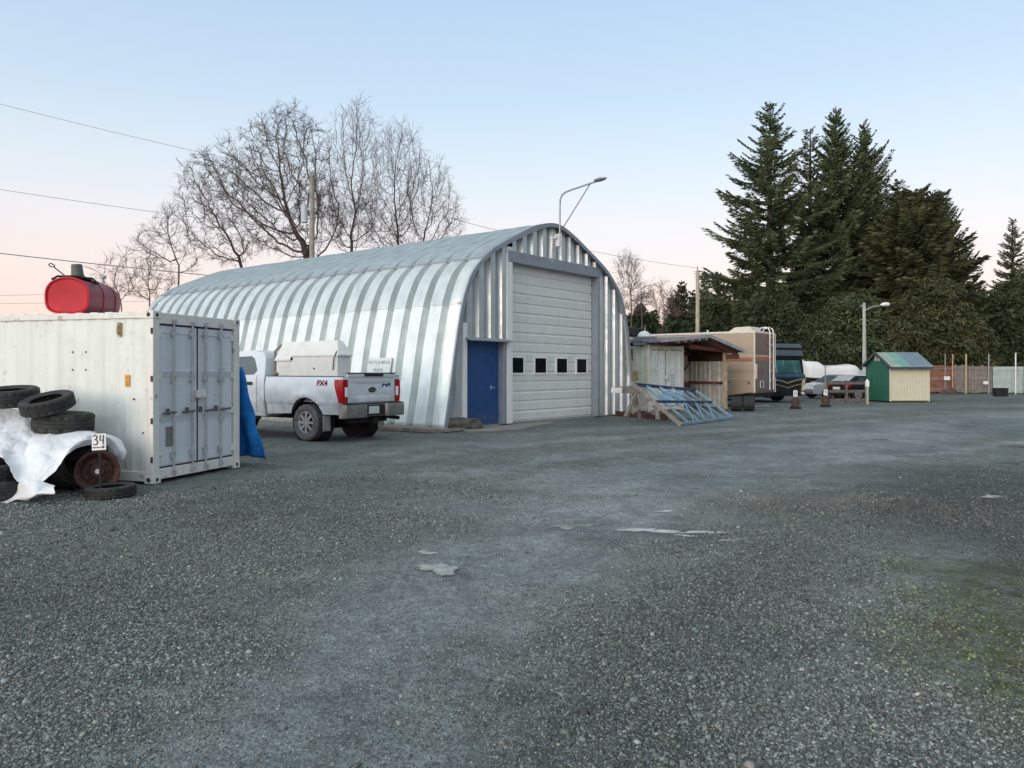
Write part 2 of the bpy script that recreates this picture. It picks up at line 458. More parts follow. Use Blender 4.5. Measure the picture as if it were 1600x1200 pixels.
    o = bpy.data.objects.new('ground', me); COL.objects.link(o); tag(o, kind='structure')
make_ground()

def make_gravel():
    """loose crushed stone lying on the yard: one mass nobody could count"""
    g = np.random.default_rng(7)
    n = 480000
    # sample by distance so that stones thin out with depth
    d = 2.2 * (16.0 / 2.2) ** (g.random(n) ** 0.85)
    px = (g.random(n) * 2 - 1) * 0.78
    x = px * d; y = d
    lane = field(x, y, LANES, 1); moss = field(x, y, MOSS, 2)
    size = 0.0044 + 0.0078 * g.random(n) ** 2.2 + (g.random(n) > 0.975) * 0.012 * g.random(n) + (g.random(n) > 0.9990) * 0.026 * g.random(n)
    size *= 1 - 0.45 * np.clip(lane * 1.3, 0, 1)
    size *= np.clip(d / 8.0, 0.85, 1.2)
    keep = g.random(n) > np.clip(lane * 0.84 + moss * 0.85, 0, 0.95)
    keep &= g.random(n) < 0.35 + 0.65 * sstep(0.35, 0.6, vn(x, y, 0.7, 21))
    keep &= g.random(n) < 1 - sstep(5.5, 14.5, d + 3.5 * (vn(x, y, 1.5, 31) - 0.5))
    # nothing under the container or the truck
    keep &= ~((x < -4.3) & (y > 10.7 - 0.25 * (x + 5.0)))
    x, y, d, size, moss = x[keep], y[keep], d[keep], size[keep], moss[keep]; n = len(x)
    base = np.array([[-1, -1, -1], [1, -1, -1], [1, 1, -1], [-1, 1, -1], [-1, -1, 1], [1, -1, 1], [1, 1, 1], [-1, 1, 1]], float)
    P_ = base[None] * (0.55 + 0.45 * g.random((n, 8, 3)))
    P_[:, 4:, :2] *= 0.7
    P_ *= np.stack([size * (0.8 + 0.7 * g.random(n)), size * (0.7 + 0.5 * g.random(n)), size * (0.40 + 0.35 * g.random(n))], 1)[:, None, :]
    a = g.random(n) * 6.283; ca, sa = np.cos(a)[:, None], np.sin(a)[:, None]
    X = P_[:, :, 0] * ca - P_[:, :, 1] * sa; Y = P_[:, :, 0] * sa + P_[:, :, 1] * ca
    tl = (g.random((n, 1)) - 0.5) * 0.9; Z = P_[:, :, 2] + X * tl
    gz = ground_z(x, y)
    V = np.stack([X + x[:, None], Y + y[:, None], Z + (gz + size * 0.30)[:, None]], -1).reshape(-1, 3)
    f = np.array([[0, 3, 2, 1], [4, 5, 6, 7], [0, 1, 5, 4], [1, 2, 6, 5], [2, 3, 7, 6], [3, 0, 4, 7]])
    F = (f[None] + (np.arange(n) * 8)[:, None, None]).reshape(-1, 4)
    me = bpy.data.meshes.new('gravel_stones')
    me.vertices.add(len(V)); me.vertices.foreach_set('co', V.astype(np.float32).ravel())
    me.loops.add(F.size); me.loops.foreach_set('vertex_index', F.astype(np.int32).ravel())
    me.polygons.add(len(F)); me.polygons.foreach_set('loop_start', (np.arange(len(F)) * 4).astype(np.int32))
    me.update(calc_edges=True)
    at = me.color_attributes.new('tone', 'FLOAT_COLOR', 'POINT')
    v = 0.060 + 0.25 * g.random(n) ** 1.8
    v = np.where(g.random(n) > 0.955, 0.24 + 0.22 * g.random(n), v)
    dk = field(x, y, DARK, 3); v = v * (1 - 0.5 * dk)
    hue = g.random(n)
    c = np.stack([v * (0.87 + 0.24 * hue), v * (1.03 + 0.03 * g.random(n)), v * (1.04 - 0.16 * hue), np.ones(n)], 1)
    c[:, :3] *= (1 - 0.55 * moss[:, None] * np.array([0.5, 0.42, 1.1])) if True else 1
    at.data.foreach_set('color', np.repeat(c, 8, 0).astype(np.float32).ravel())
    m = bpy.data.materials.new('crushed_stone'); m.use_nodes = True
    t = m.node_tree; b = t.nodes['Principled BSDF']; va = t.nodes.new('ShaderNodeAttribute'); va.attribute_name = 'tone'
    t.links.new(va.outputs['Color'], b.inputs['Base Color']); b.inputs['Roughness'].default_value = 0.7
    me.materials.append(m)
    o = bpy.data.objects.new('gravel_stones', me); COL.objects.link(o)
    tag(o, 'loose grey-green crushed stones scattered over the yard in front', 'gravel', kind='stuff')
make_gravel()

M_water = mat('puddle_water', (0.24, 0.24, 0.23), 0.07, var=0.5, scale=9, spec=0.45, rvar=0.10, bump=0.05, bscale=20)
def soak_edges(m):
    t = m.node_tree; n = t.nodes.new; l = t.links.new
    b = t.nodes['Principled BSDF']; out = t.nodes['Material Output']
    at = n('ShaderNodeAttribute'); at.attribute_name = 'depth'
    g = n('ShaderNodeNewGeometry'); z = n('ShaderNodeTexNoise'); z.inputs['Scale'].default_value = 9; z.inputs['Detail'].default_value = 8; z.inputs['Roughness'].default_value = 0.72
    l(g.outputs['Position'], z.inputs['Vector'])
    x = n('ShaderNodeMath'); x.operation = 'MULTIPLY_ADD'; l(z.outputs['Fac'], x.inputs[0]); x.inputs[1].default_value = 1.9; l(at.outputs['Fac'], x.inputs[2])
    mr_ = n('ShaderNodeMapRange'); mr_.interpolation_type = 'SMOOTHSTEP'; mr_.inputs['From Min'].default_value = 1.40; mr_.inputs['From Max'].default_value = 1.72; l(x.outputs[0], mr_.inputs['Value'])
    tr = n('ShaderNodeBsdfTransparent'); mx = n('ShaderNodeMixShader'); l(mr_.outputs[0], mx.inputs[0]); l(tr.outputs[0], mx.inputs[1]); l(b.outputs[0], mx.inputs[2]); l(mx.outputs[0], out.inputs['Surface'])
soak_edges(M_water)
M_silt = mat('dried_silt', (0.30, 0.30, 0.29), 0.75, var=0.25, scale=8)
def puddle(px, py, w, h, seed, m=M_water):
    c = G(px, py); d = c.y
    rx = w / 2 / FPX * d
    ry = abs(G(px, py - h / 2).y - G(px, py + h / 2).y) / 2
    r = rng(seed); ph = [r.random() * 6.28 for _ in range(5)]
    mb = MB(); n = 150
    ring = []
    for k in range(n):
        t = 2 * math.pi * k / n
        q = 1 + sum(0.20 / (i * 0.55 + 0.6) * math.sin((i + 2) * t + ph[i]) for i in range(5)) + 0.16 * mnoise.noise(Vector((math.cos(t) * 7, math.sin(t) * 7, seed))) + 0.14 * mnoise.noise(Vector((math.cos(t) * 17, math.sin(t) * 17, seed)))
        ring.append((rx * q * math.cos(t), ry * q * math.sin(t), 0))
    zz = max(float(ground_z(np.array([c.x + p[0] * f]), np.array([c.y + p[1] * f]))[0]) for p in ring for f in (0.5, 1.0))
    zmin = min(float(ground_z(np.array([c.x + p[0] * f]), np.array([c.y + p[1] * f]))[0]) for p in ring for f in (0.1, 0.6))
    rings = ((0.0, 1.0), (0.45, 1.0), (0.75, 0.8), (1.0, 0.5), (1.3, 0.2), (1.6, 0.0))
    vs = [(0, 0, 0)] + [(x * f, y * f, 0) for f, _ in rings[1:] for x, y, _z in ring]; dep = [1.0] + [d_ for _, d_ in rings[1:] for _p in ring]
    fs = [(0, 1 + i, 1 + (i + 1) % n) for i in range(n)]
    for q in range(len(rings) - 2): fs += [(1 + q * n + i, 1 + (q + 1) * n + i, 1 + (q + 1) * n + (i + 1) % n, 1 + q * n + (i + 1) % n) for i in range(n)]
    mb.add(vs, fs)
    o = mb.build('puddle', m, loc=(c.x, c.y, zz + 0.003))
    at = o.data.attributes.new('depth', 'FLOAT', 'POINT'); at.data.foreach_set('value', dep)
    tag(o, kind='structure')
for k, a in enumerate([(684, 886, 62, 18), (668, 862, 24, 6), (882, 822, 40, 6), (918, 818, 42, 4), (1010, 827, 88, 7), (1098, 830, 60, 5),
                       (1150, 842, 60, 4), (1232, 780, 34, 4), (1300, 766, 40, 3.5), (1432, 697, 46, 3), (1425, 705, 44, 3), (1424, 712, 34, 2.5),
                       (1580, 722, 60, 4), (1590, 697, 50, 3), (1380, 686, 40, 2), (1480, 745, 30, 3), (1550, 775, 46, 4), (1040, 797, 26, 3), (1075, 836, 30, 3)]):
    puddle(*a, seed=40 + k)
# ------------------------------------------------------------------ quonset hangar
TH = math.atan2(0.786, 0.618)
U = Vector((0.618, 0.786, 0)); Vv = Vector((-0.786, 0.618, 0))
HC = Vector((-0.135 + 2.1 * 0.618, 23.13 + 2.1 * 0.786, 0))
HL = 17.8
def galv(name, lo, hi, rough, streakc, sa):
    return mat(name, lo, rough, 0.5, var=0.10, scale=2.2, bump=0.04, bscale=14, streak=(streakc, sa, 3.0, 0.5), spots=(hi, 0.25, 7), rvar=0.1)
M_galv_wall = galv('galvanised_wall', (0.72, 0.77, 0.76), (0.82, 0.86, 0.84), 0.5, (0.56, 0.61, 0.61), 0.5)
M_galv_mid = galv('galvanised_haunch_shaded', (0.58, 0.63, 0.63), (0.68, 0.73, 0.72), 0.5, (0.42, 0.47, 0.48), 0.55)  # greyer galvanising, with the shade of the tilted panels in the colour
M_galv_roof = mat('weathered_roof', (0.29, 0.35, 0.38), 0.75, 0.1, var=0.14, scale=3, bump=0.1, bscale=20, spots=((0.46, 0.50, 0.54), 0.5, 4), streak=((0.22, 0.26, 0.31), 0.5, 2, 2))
M_galv_end = mat('galvanised_end', (0.61, 0.65, 0.66), 0.42, 0.68, var=0.07, scale=2, streak=((0.48, 0.51, 0.55), 0.4, 6, 0.4), rvar=0.08)
M_trim = mat('bluegrey_trim', (0.27, 0.30, 0.34), 0.55, 0.3, var=0.1, scale=4)
M_door_blue = mat('blue_paint', (0.012, 0.062, 0.195), 0.5, var=0.15, scale=5, spots=((0.03, 0.10, 0.25), 0.6, 9), streak=((0.02, 0.075, 0.20), 0.7, 9, 0.4), dirt=((0.10, 0.12, 0.15), 0.7, 0.0, 0.5), rvar=0.12)
M_ohd = mat('door_white', (0.66, 0.67, 0.65), 0.5, var=0.04, scale=3, streak=((0.55, 0.54, 0.50), 0.35, 5, 0.5))
M_jamb = mat('jamb_white', (0.72, 0.73, 0.72), 0.5, var=0.05, scale=4)

HALF = [(5.2, 0.0), (4.98, 1.1), (4.76, 2.3), (4.50, 3.4), (4.24, 4.05), (3.98, 4.45), (3.6, 4.80), (3.1, 5.15), (2.55, 5.42), (1.9, 5.70),
        (1.25, 5.98), (0.72, 6.17), (0.33, 6.27), (0.0, 6.30)]
def catmull(pts, k):
    o = []
    n = len(pts)
    for i in range(n - 1):
        p0, p1, p2, p3 = pts[max(i - 1, 0)], pts[i], pts[i + 1], pts[min(i + 2, n - 1)]
        for j in range(k):
            t = j / k
            o.append(tuple(0.5 * (2 * b + (c - a) * t + (2 * a - 5 * b + 4 * c - d) * t * t + (-a + 3 * b - 3 * c + d) * t ** 3)
                           for a, b, c, d in zip(p0, p1, p2, p3)))
    o.append(pts[-1]); return o
_h = catmull(HALF, 4)
PROF = [(-x, z) for x, z in _h] + [(x, z) for x, z in _h[::-1][1:]]
def prof_normals(pr):
    o = []
    for i in range(len(pr)):
        a = pr[max(i - 1, 0)]; b = pr[min(i + 1, len(pr) - 1)]
        dx, dz = b[0] - a[0], b[1] - a[1]; l_ = math.hypot(dx, dz); o.append((-dz / l_, dx / l_))
    return o
PN = prof_normals(PROF)
def arch_z(x, inset=0.0):
    """height of the arch's inside at local x"""
    x = abs(x)
    h = [(a - inset, b - inset) for a, b in _h]
    for (x0, z0), (x1, z1) in zip(h[:-1], h[1:]):
        if x1 <= x <= x0: return z0 + (z1 - z0) * (x0 - x) / (x0 - x1 + 1e-9)
    return 0.0 if x > h[0][0] else h[-1][1]

hang = thing('quonset_hangar', 'long galvanised arched metal hangar with white overhead door and blue side door', 'hangar', HC, TH)
# corrugated shell
PER = 0.742; y0 = -0.30
st = []
k = 0
while True:
    b = y0 + k * PER
    for dy, off in ((0.0, 0), (0.45, 0), (0.475, -0.25), (0.715, -0.25)):
        st.append((b + dy, off))
    k += 1
    if b + PER > HL - 0.3: break
st.append((y0 + k * PER, 0)); st.append((y0 + k * PER + 0.36, 0))
mb = MB(); nP = len(PROF)
zl = 3.45; ze = 4.84
rows = []
# panel laps: lower panels sit outside at the seams
def lap(x, z, i):
    if z < zl: return 0.0
    if z < ze: return 0.014
    return 0.03
prof2 = []; nrm2 = []; lapv = []; pmat = []
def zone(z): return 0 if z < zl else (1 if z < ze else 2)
for i in range(nP):
    x, z = PROF[i]
    if i > 0 and zone(z) != zone(PROF[i - 1][1]):
        xa, za = PROF[i - 1]; zt = zl if {zone(z), zone(za)} == {0, 1} else ze
        f = (zt - za) / (z - za); xx = xa + (x - xa) * f
        nx = PN[i - 1][0] + (PN[i][0] - PN[i - 1][0]) * f; nz = PN[i - 1][1] + (PN[i][1] - PN[i - 1][1]) * f
        for zz_ in (zone(za), zone(z)):
            prof2.append((xx, zt)); nrm2.append((nx, nz)); lapv.append((0, 0.014, 0.03)[zz_])
    prof2.append((x, z)); nrm2.append(PN[i]); lapv.append((0, 0.014, 0.03)[zone(z)])
for i, ((x, z), (nx, nz), lp) in enumerate(zip(prof2, nrm2, lapv)):
    row = []
    for (yy, off) in st:
        wob = 0.012 * math.sin(yy * 2.7 + i * 0.35) + 0.01 * math.sin(yy * 7.1 - i * 0.2)
        o_ = off * (1 if z < ze - 0.3 else max(0.10, 1 - (z - ze + 0.3) * 1.8)) + lp + wob * 0.5
        row.append(Vector((x + nx * o_, yy, max(0.07, z + nz * o_))))
    rows.append(row)
nc = len(st)
vs = [p for r_ in rows for p in r_]; fs = []; ms = []
for i in range(len(rows) - 1):
    zz = (prof2[i][1] + prof2[i + 1][1]) / 2
    for j in range(nc - 1):
        fs.append((i * nc + j, i * nc + j + 1, (i + 1) * nc + j + 1, (i + 1) * nc + j)); ms.append(zone(zz))
mb.V = [tuple(v) for v in vs]; mb.F = fs; mb.M = ms
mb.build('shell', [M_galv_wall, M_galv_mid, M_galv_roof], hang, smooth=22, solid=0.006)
# bolted edge trim of the front arch
def arch_band(ya, yb, o0, o1):
    m_ = MB(); rows = []
    for (x, z), (nx, nz) in zip(PROF, PN):
        rows.append([Vector((x + nx * o, y, max(0.05, z + nz * o))) for (y, o) in ((ya, o0), (ya, o1), (yb, o1), (yb, o0))])
    return m_.grid(rows, closed=True)
arch_band(-0.345, -0.30, -0.10, 0.022).build('arch_trim', M_trim, hang, smooth=40)
# eave lap strips, both sides
for s in (-1, 1):
    i = min(range(nP), key=lambda i: abs(PROF[i][1] - ze) + (0 if PROF[i][0] * s > 0 else 99))
    x, z = PROF[i]; nx, nz = PN[i]
    m_ = MB(); m_.bar((x + nx * 0.05, -0.3, z + nz * 0.05), (x + nx * 0.05, y0 + k * PER + 0.36, z + nz * 0.05), 0.03, 0.03)
    m_.build('eave_strip', M_trim, hang)
# ribbed end walls
def ribbed(xa, xb, zb, yfront, flip=1, ztop=None, per=0.52):
    """vertical ribs between xa and xb, bottom at zb, top under the arch or ztop"""
    m_ = MB(); pts = []
    x = xa
    pat = [(0.0, 0.0), (0.20, 0.0), (0.26, 0.19), (0.44, 0.19), (0.465, 0.10), (0.475, 0.10), (0.52, 0.0)]
    while x < xb - 1e-4:
        for dx, dy in pat[:-1]:
            if x + dx < xb: pts.append((x + dx, dy))
        x += per
    pts.append((xb, 0.0))
    fine = []
    for (xa_, ya_), (xb_, yb_) in zip(pts[:-1], pts[1:]):
        fine.append((xa_, ya_))
        if xb_ - xa_ > 0.1: fine.append(((xa_ + xb_) / 2, (ya_ + yb_) / 2))
    fine.append(pts[-1])
    lo = []; hi = []
    for x_, dy in fine:
        zt = arch_z(x_, 0.02) if ztop is None else ztop
        lo.append(Vector((x_, yfront + dy * flip, min(zb, zt)))); hi.append(Vector((x_, yfront + dy * flip, zt)))
    return m_.grid([lo, hi])
DX0, DX1, DZ = -2.1, 2.65, 4.86
BX0, BX1, BZ = -4.15, -2.55, 2.50
ew = ribbed(-5.15, BX0 - 0.02, 0.04, -0.20)
join(ew, ribbed(BX0 - 0.02, BX1 + 0.05, BZ + 0.02, -0.20))
join(ew, ribbed(BX1 + 0.05, DX0 - 0.30, BZ + 0.02, -0.20))
join(ew, ribbed(DX0 - 0.02, DX1 + 0.18, DZ + 0.34, -0.20))
join(ew, ribbed(DX1 + 0.18, 5.15, 0.04, -0.20))
ew.build('end_wall', M_galv_end, hang, solid=0.005)
ribbed(-5.15, 5.15, 0.04, HL - 0.35, -1).build('rear_wall', M_galv_end, hang, solid=0.005)
MB().box(DX0 - 0.25, DX1 + 0.16, -0.24, 0.10, DZ, DZ + 0.34).build('header_beam', M_trim, hang, bevel=0.01)
m_ = MB(); m_.box(DX0 - 0.30, DX0 - 0.03, -0.225, 0.08, 0.04, arch_z(DX0 - 0.3, 0.12)); m_.build('door_jamb', M_jamb, hang, bevel=0.01)
m_ = MB(); m_.box(DX1 + 0.02, DX1 + 0.17, -0.215, 0.08, 0.04, DZ); m_.build('door_jamb', M_trim, hang, bevel=0.01)
m_ = MB(); m_.box(BX0 - 0.20, BX0 - 0.02, -0.22, 0.05, 0.05, 2.95); m_.build('door_jamb', M_jamb, hang, bevel=0.01)
m_ = MB(); m_.box(BX1 + 0.0, BX1 + 0.15, -0.215, 0.06, 0.04, BZ + 0.05); m_.build('door_jamb', M_trim, hang, bevel=0.01)
m_ = MB(); m_.add([(BX0 - 0.1, -0.18, BZ + 0.06), (BX1 + 0.22, -0.18, BZ + 0.06), (BX1 + 0.22, -0.40, BZ - 0.02), (BX0 - 0.1, -0.40, BZ - 0.02),
                   (BX0 - 0.1, -0.18, BZ + 0.02), (BX1 + 0.22, -0.18, BZ + 0.02), (BX1 + 0.22, -0.40, BZ - 0.05), (BX0 - 0.1, -0.40, BZ - 0.05)],
                  [(0, 1, 2, 3), (7, 6, 5, 4), (3, 2, 6, 7), (0, 4, 5, 1), (0, 3, 7, 4), (1, 5, 6, 2)])
m_.build('door_hood', M_trim, hang)
# overhead door
pts = []; z = 0.05; nsec = 16; h = (DZ - 0.05) / nsec
lo = []
for i in range(nsec):
    for f, dy in ((0.0, 0.03), (0.12, 0.03), (0.18, 0.0), (0.90, -0.008)) if i % 2 == 0 else ((0.0, 0.022), (0.10, 0.022), (0.20, -0.004), (0.92, 0.0)):
        lo.append((z + h * (i + f), dy))
lo.append((DZ, 0.0))
rows = [[Vector((DX0 + 0.0, 0.03 + dy, zz)), Vector((DX1 + 0.0, 0.03 + dy, zz))] for zz, dy in lo]
ohd = MB().grid(rows)
ohd.box(DX0 + 0.001, DX1 - 0.001, 0.05, 0.09, 0.05, DZ)
od = ohd.build('overhead_door', M_ohd, hang)
MB().box(DX0, DX1, -0.01, 0.04, 0.0, 0.05).build('bottom_seal', M_black, od)
for s in (0.5, 1.71, 2.91, 4.10):
    cx = DX0 + s
    m_ = MB(); 
    for a in ((cx - 0.36, cx - 0.30, 1.49, 2.07), (cx + 0.30, cx + 0.36, 1.49, 2.07), (cx - 0.30, cx + 0.30, 1.49, 1.55), (cx - 0.30, cx + 0.30, 2.01, 2.07)):
        m_.box(a[0], a[1], -0.005, 0.06, a[2], a[3])
    w = m_.build('window', M_white, od, bevel=0.006)
    MB().box(cx - 0.30, cx + 0.30, 0.012, 0.028, 1.55, 2.01).build('pane', M_glass_dark, w)
# blue side door: two leaves of sheet steel
m_ = MB(); m_.box(BX0, BX1, -0.02, 0.04, 0.05, BZ - 0.04)
for i in range(1, 2): m_.box(BX0 + 0.02, BX1 - 0.02, -0.028, -0.02, 0.30 + i * 0.0, 0.32 + i * 0.0)
pd = m_.build('personnel_door', M_door_blue, hang, bevel=0.006)
m_ = MB(); m_.cyl((BX1 - 0.36, -0.02, 1.12), (BX1 - 0.36, -0.08, 1.12), 0.02, n=10); m_.bar((BX1 - 0.38, -0.08, 1.12), (BX1 - 0.24, -0.08, 1.11), 0.025, 0.025)
m_.box(BX1 - 0.39, BX1 - 0.33, -0.03, -0.018, 1.06, 1.18)
m_.build('handle', M_steel, pd)
# concrete curb under the shell
m_ = MB(); m_.box(-5.36, -4.95, -0.42, HL, -0.1, 0.07); m_.box(4.95, 5.36, -0.42, HL, -0.1, 0.07); m_.box(-4.95, 4.95, -0.10, 0.2, -0.1, 0.045)
m_.build('foundation_curb', M_concrete, hang, bevel=0.01)

def hpt(x, y, z): return HC + U * x + Vv * y + Vector((0, 0, z))
# doorstep slab
m_ = MB()
r_ = rng(3)
pl = [(-4.9, -0.44), (-1.9, -0.44), (-0.7, -0.5), (-1.0, -0.95), (-2.3, -1.15), (-3.3, -1.55), (-4.1, -1.35), (-4.7, -0.9)]
m_.prism(pl, lambda u, v, s: Vector((u, v, -0.05 if s == 0 else 0.035)))
o = m_.build('concrete_slab', M_concrete, loc=HC, rotz=TH, bevel=0.015); tag(o, 'flat broken concrete step slab lying in front of the blue door', 'slab')
m_ = MB(); m_.bar((-5.6, -0.55, 0.05), (-4.5, -0.62, 0.04), 0.14, 0.07); m_.bar((-5.75, -0.46, 0.05), (-6.0, 2.0, 0.05), 0.16, 0.09)
o = m_.build('kerb_plank', M_wood_grey, loc=HC, rotz=TH); tag(o, 'low grey planks lying along the foot of the hangar wall', 'plank')

# boulder by the blue door
bm = bmesh.new(); bmesh.ops.create_icosphere(bm, subdivisions=4, radius=1)
for v in bm.verts:
    n_ = mnoise.noise(v.co * 1.6 + Vector((3, 1, 2))) * 0.28 + mnoise.noise(v.co * 5) * 0.09 + mnoise.noise(v.co * 14) * 0.03
    c = v.co * (1 + n_)
    v.co = Vector((c.x * 0.52, c.y * 0.30, max(-0.10, c.z * 0.27) + 0.02 * c.x))
me = bpy.data.meshes.new('boulder'); bm.to_mesh(me); bm.free()
M_rock = mat('mossy_rock', (0.085, 0.080, 0.070), 0.9, var=0.4, scale=5, bump=0.6, bscale=22, spots=((0.20, 0.19, 0.17), 0.6, 6), streak=((0.045, 0.05, 0.025), 0.6, 3, 3))
me.materials.append(M_rock)
o = bpy.data.objects.new('boulder', me); COL.objects.link(o); o.location = P(721, 670.5, 20.9); o.location.z = 0.10; o.rotation_euler = (0, 0, 0.35)
tag(o, 'low brown-grey boulder lying at the left foot of the blue door', 'rock')

# yard light on the hangar's peak
lamp = thing('yard_lamp', 'bent pipe yard light with diagonal brace standing on the hangar peak', 'lamp', hpt(0.0, -0.30, 5.75), TH)
pts = [(0, -0.16, 0.0)]
top = 1.80
pts += [(0, -0.16, 1.12), (0, -0.18, 1.33), (0, -0.25, 1.46), (0, -0.38, 1.53), (0, -0.6, 1.57), (0, -1.55, 1.70)]
MB().tube(pts, 0.029, 10).build('pipe', M_galv_pipe, lamp, smooth=60)
MB().tube([(0.15, -0.16, 0.42), (0.02, -1.28, 1.65)], 0.018, 8).build('brace', M_galv_pipe, lamp, smooth=60)
mb = MB(); 
rows = []
for i in range(9):
    t = i / 8; y = -1.48 - 0.42 * t; w = 0.115 * math.sin(math.pi * min(1, 0.18 + t * 0.82)) ** 0.6 + 0.01; hgt = 0.07 * math.sin(math.pi * min(1, 0.2 + 0.8 * t)) ** 0.6 + 0.008
    rows.append([Vector((w * math.cos(a), y, 1.72 + 0.03 * t + hgt * math.sin(a) * (0.8 if math.sin(a) > 0 else 0.7))) for a in [2 * math.pi * j / 14 for j in range(14)]])
mb.grid(rows, closed=True); mb.F.append(tuple(range(14))); mb.M.append(0); b0 = 8 * 14; mb.F.append(tuple(b0 + j for j in range(14))); mb.M.append(0)
mb.build('lamp_head', M_galv_pipe, lamp, smooth=50)
m_ = MB(); m_.box(-0.10, 0.04, -0.20, -0.06, -0.18, 0.22); m_.box(-0.22, -0.10, -0.17, -0.10, 0.06, 0.18)
m_.build('bracket', M_white, lamp, bevel=0.01)
m_ = MB(); m_.tube([(-0.20, -0.10, 0.10), (-0.26, 0.02, 0.0), (-0.26, 0.08, -0.60), (-0.05, 0.06, -0.64)], 0.018, 6)
m_.build('conduit', M_white, lamp)

# handwritten sign standing against the hangar's long wall
SGN = thing('paper_sign', 'pale hand lettered sign on the hangar side wall above the pickup tailgate', 'sign', P(594, 583, 22.0), 0)
import_n = None
# wall plane near the sign: normal to the left-front
zb = 1.3
SGN.location = hpt(-4.99, 2.55, 1.30); SGN.rotation_euler = (R(-11.5), 0, TH - R(90))
# after turning, local x runs towards the front gable (-y of the hangar), local -y looks outward
MB().box(-0.50, 0.50, -0.04, -0.015, -0.12, 0.70).build('board', mat('sign_board', (0.60, 0.65, 0.66), 0.6, var=0.05), SGN)
M_ink_grey = mat('faded_ink', (0.30, 0.33, 0.34), 0.7, var=0.3, scale=30)
for s, z, sz in (('RECYCLE METAL', 0.56, 0.125), ('PLEASE', 0.33, 0.13)):
    t_ = text_mesh(s, sz, 0.001, bold=0.002)
    moved(t_, Tr(0, -0.045, z)).build('lettering', M_ink_grey, SGN)
r_ = rng(5); m_ = MB()
for i in range(11):
    x = -0.42 + i * 0.075 + r_.uniform(-0.01, 0.01); m_.box(x, x + 0.02, -0.044, -0.041, 0.06, 0.06 + r_.uniform(0.07, 0.12)); 
    if i % 2: m_.box(x, x + 0.06, -0.0442, -0.0412, 0.10, 0.118)
m_.build('lettering', M_ink_grey, SGN)
# ------------------------------------------------------------------ shipping containers
M_cont = mat('container_cream', (0.66, 0.70, 0.67), 0.5, var=0.05, scale=2.5, bump=0.05, bscale=12,
             streak=((0.54, 0.56, 0.52), 0.6, 7, 0.35), spots=((0.40, 0.33, 0.25), 0.45, 9), dirt=((0.42, 0.39, 0.34), 0.5, 0.0, 0.7))
M_cont_door = mat('container_door_shaded', (0.58, 0.63, 0.68), 0.45, var=0.05, scale=3, streak=((0.48, 0.52, 0.56), 0.4, 6, 0.4), spots=((0.38, 0.37, 0.36), 0.4, 16))  # bluish shade of the door end is put into this colour
M_cont_frame = mat('container_frame', (0.66, 0.66, 0.63), 0.5, var=0.06, scale=4, spots=((0.25, 0.18, 0.13), 0.8, 7), streak=((0.45, 0.40, 0.33), 0.5, 9, 0.5))
M_cont2 = mat('container_old_white', (0.55, 0.55, 0.47), 0.6, var=0.12, scale=2.5, streak=((0.40, 0.37, 0.27), 0.7, 6, 0.4), spots=((0.30, 0.2, 0.12), 0.7, 6))
M_cont2_door = mat('container_old_door', (0.62, 0.66, 0.66), 0.55, var=0.1, scale=3, streak=((0.45, 0.45, 0.40), 0.5, 6, 0.4), spots=((0.55, 0.52, 0.30), 0.5, 2.5))
M_handle = mat('grey_handle', (0.10, 0.10, 0.11), 0.7)
M_gasket = mat('door_gasket', (0.035, 0.02, 0.03), 0.7)
M_orange = mat('orange_placard', (0.62, 0.27, 0.03), 0.5, var=0.1)
M_greytag = mat('grey_patch', (0.20, 0.19, 0.20), 0.6, var=0.15, scale=10)
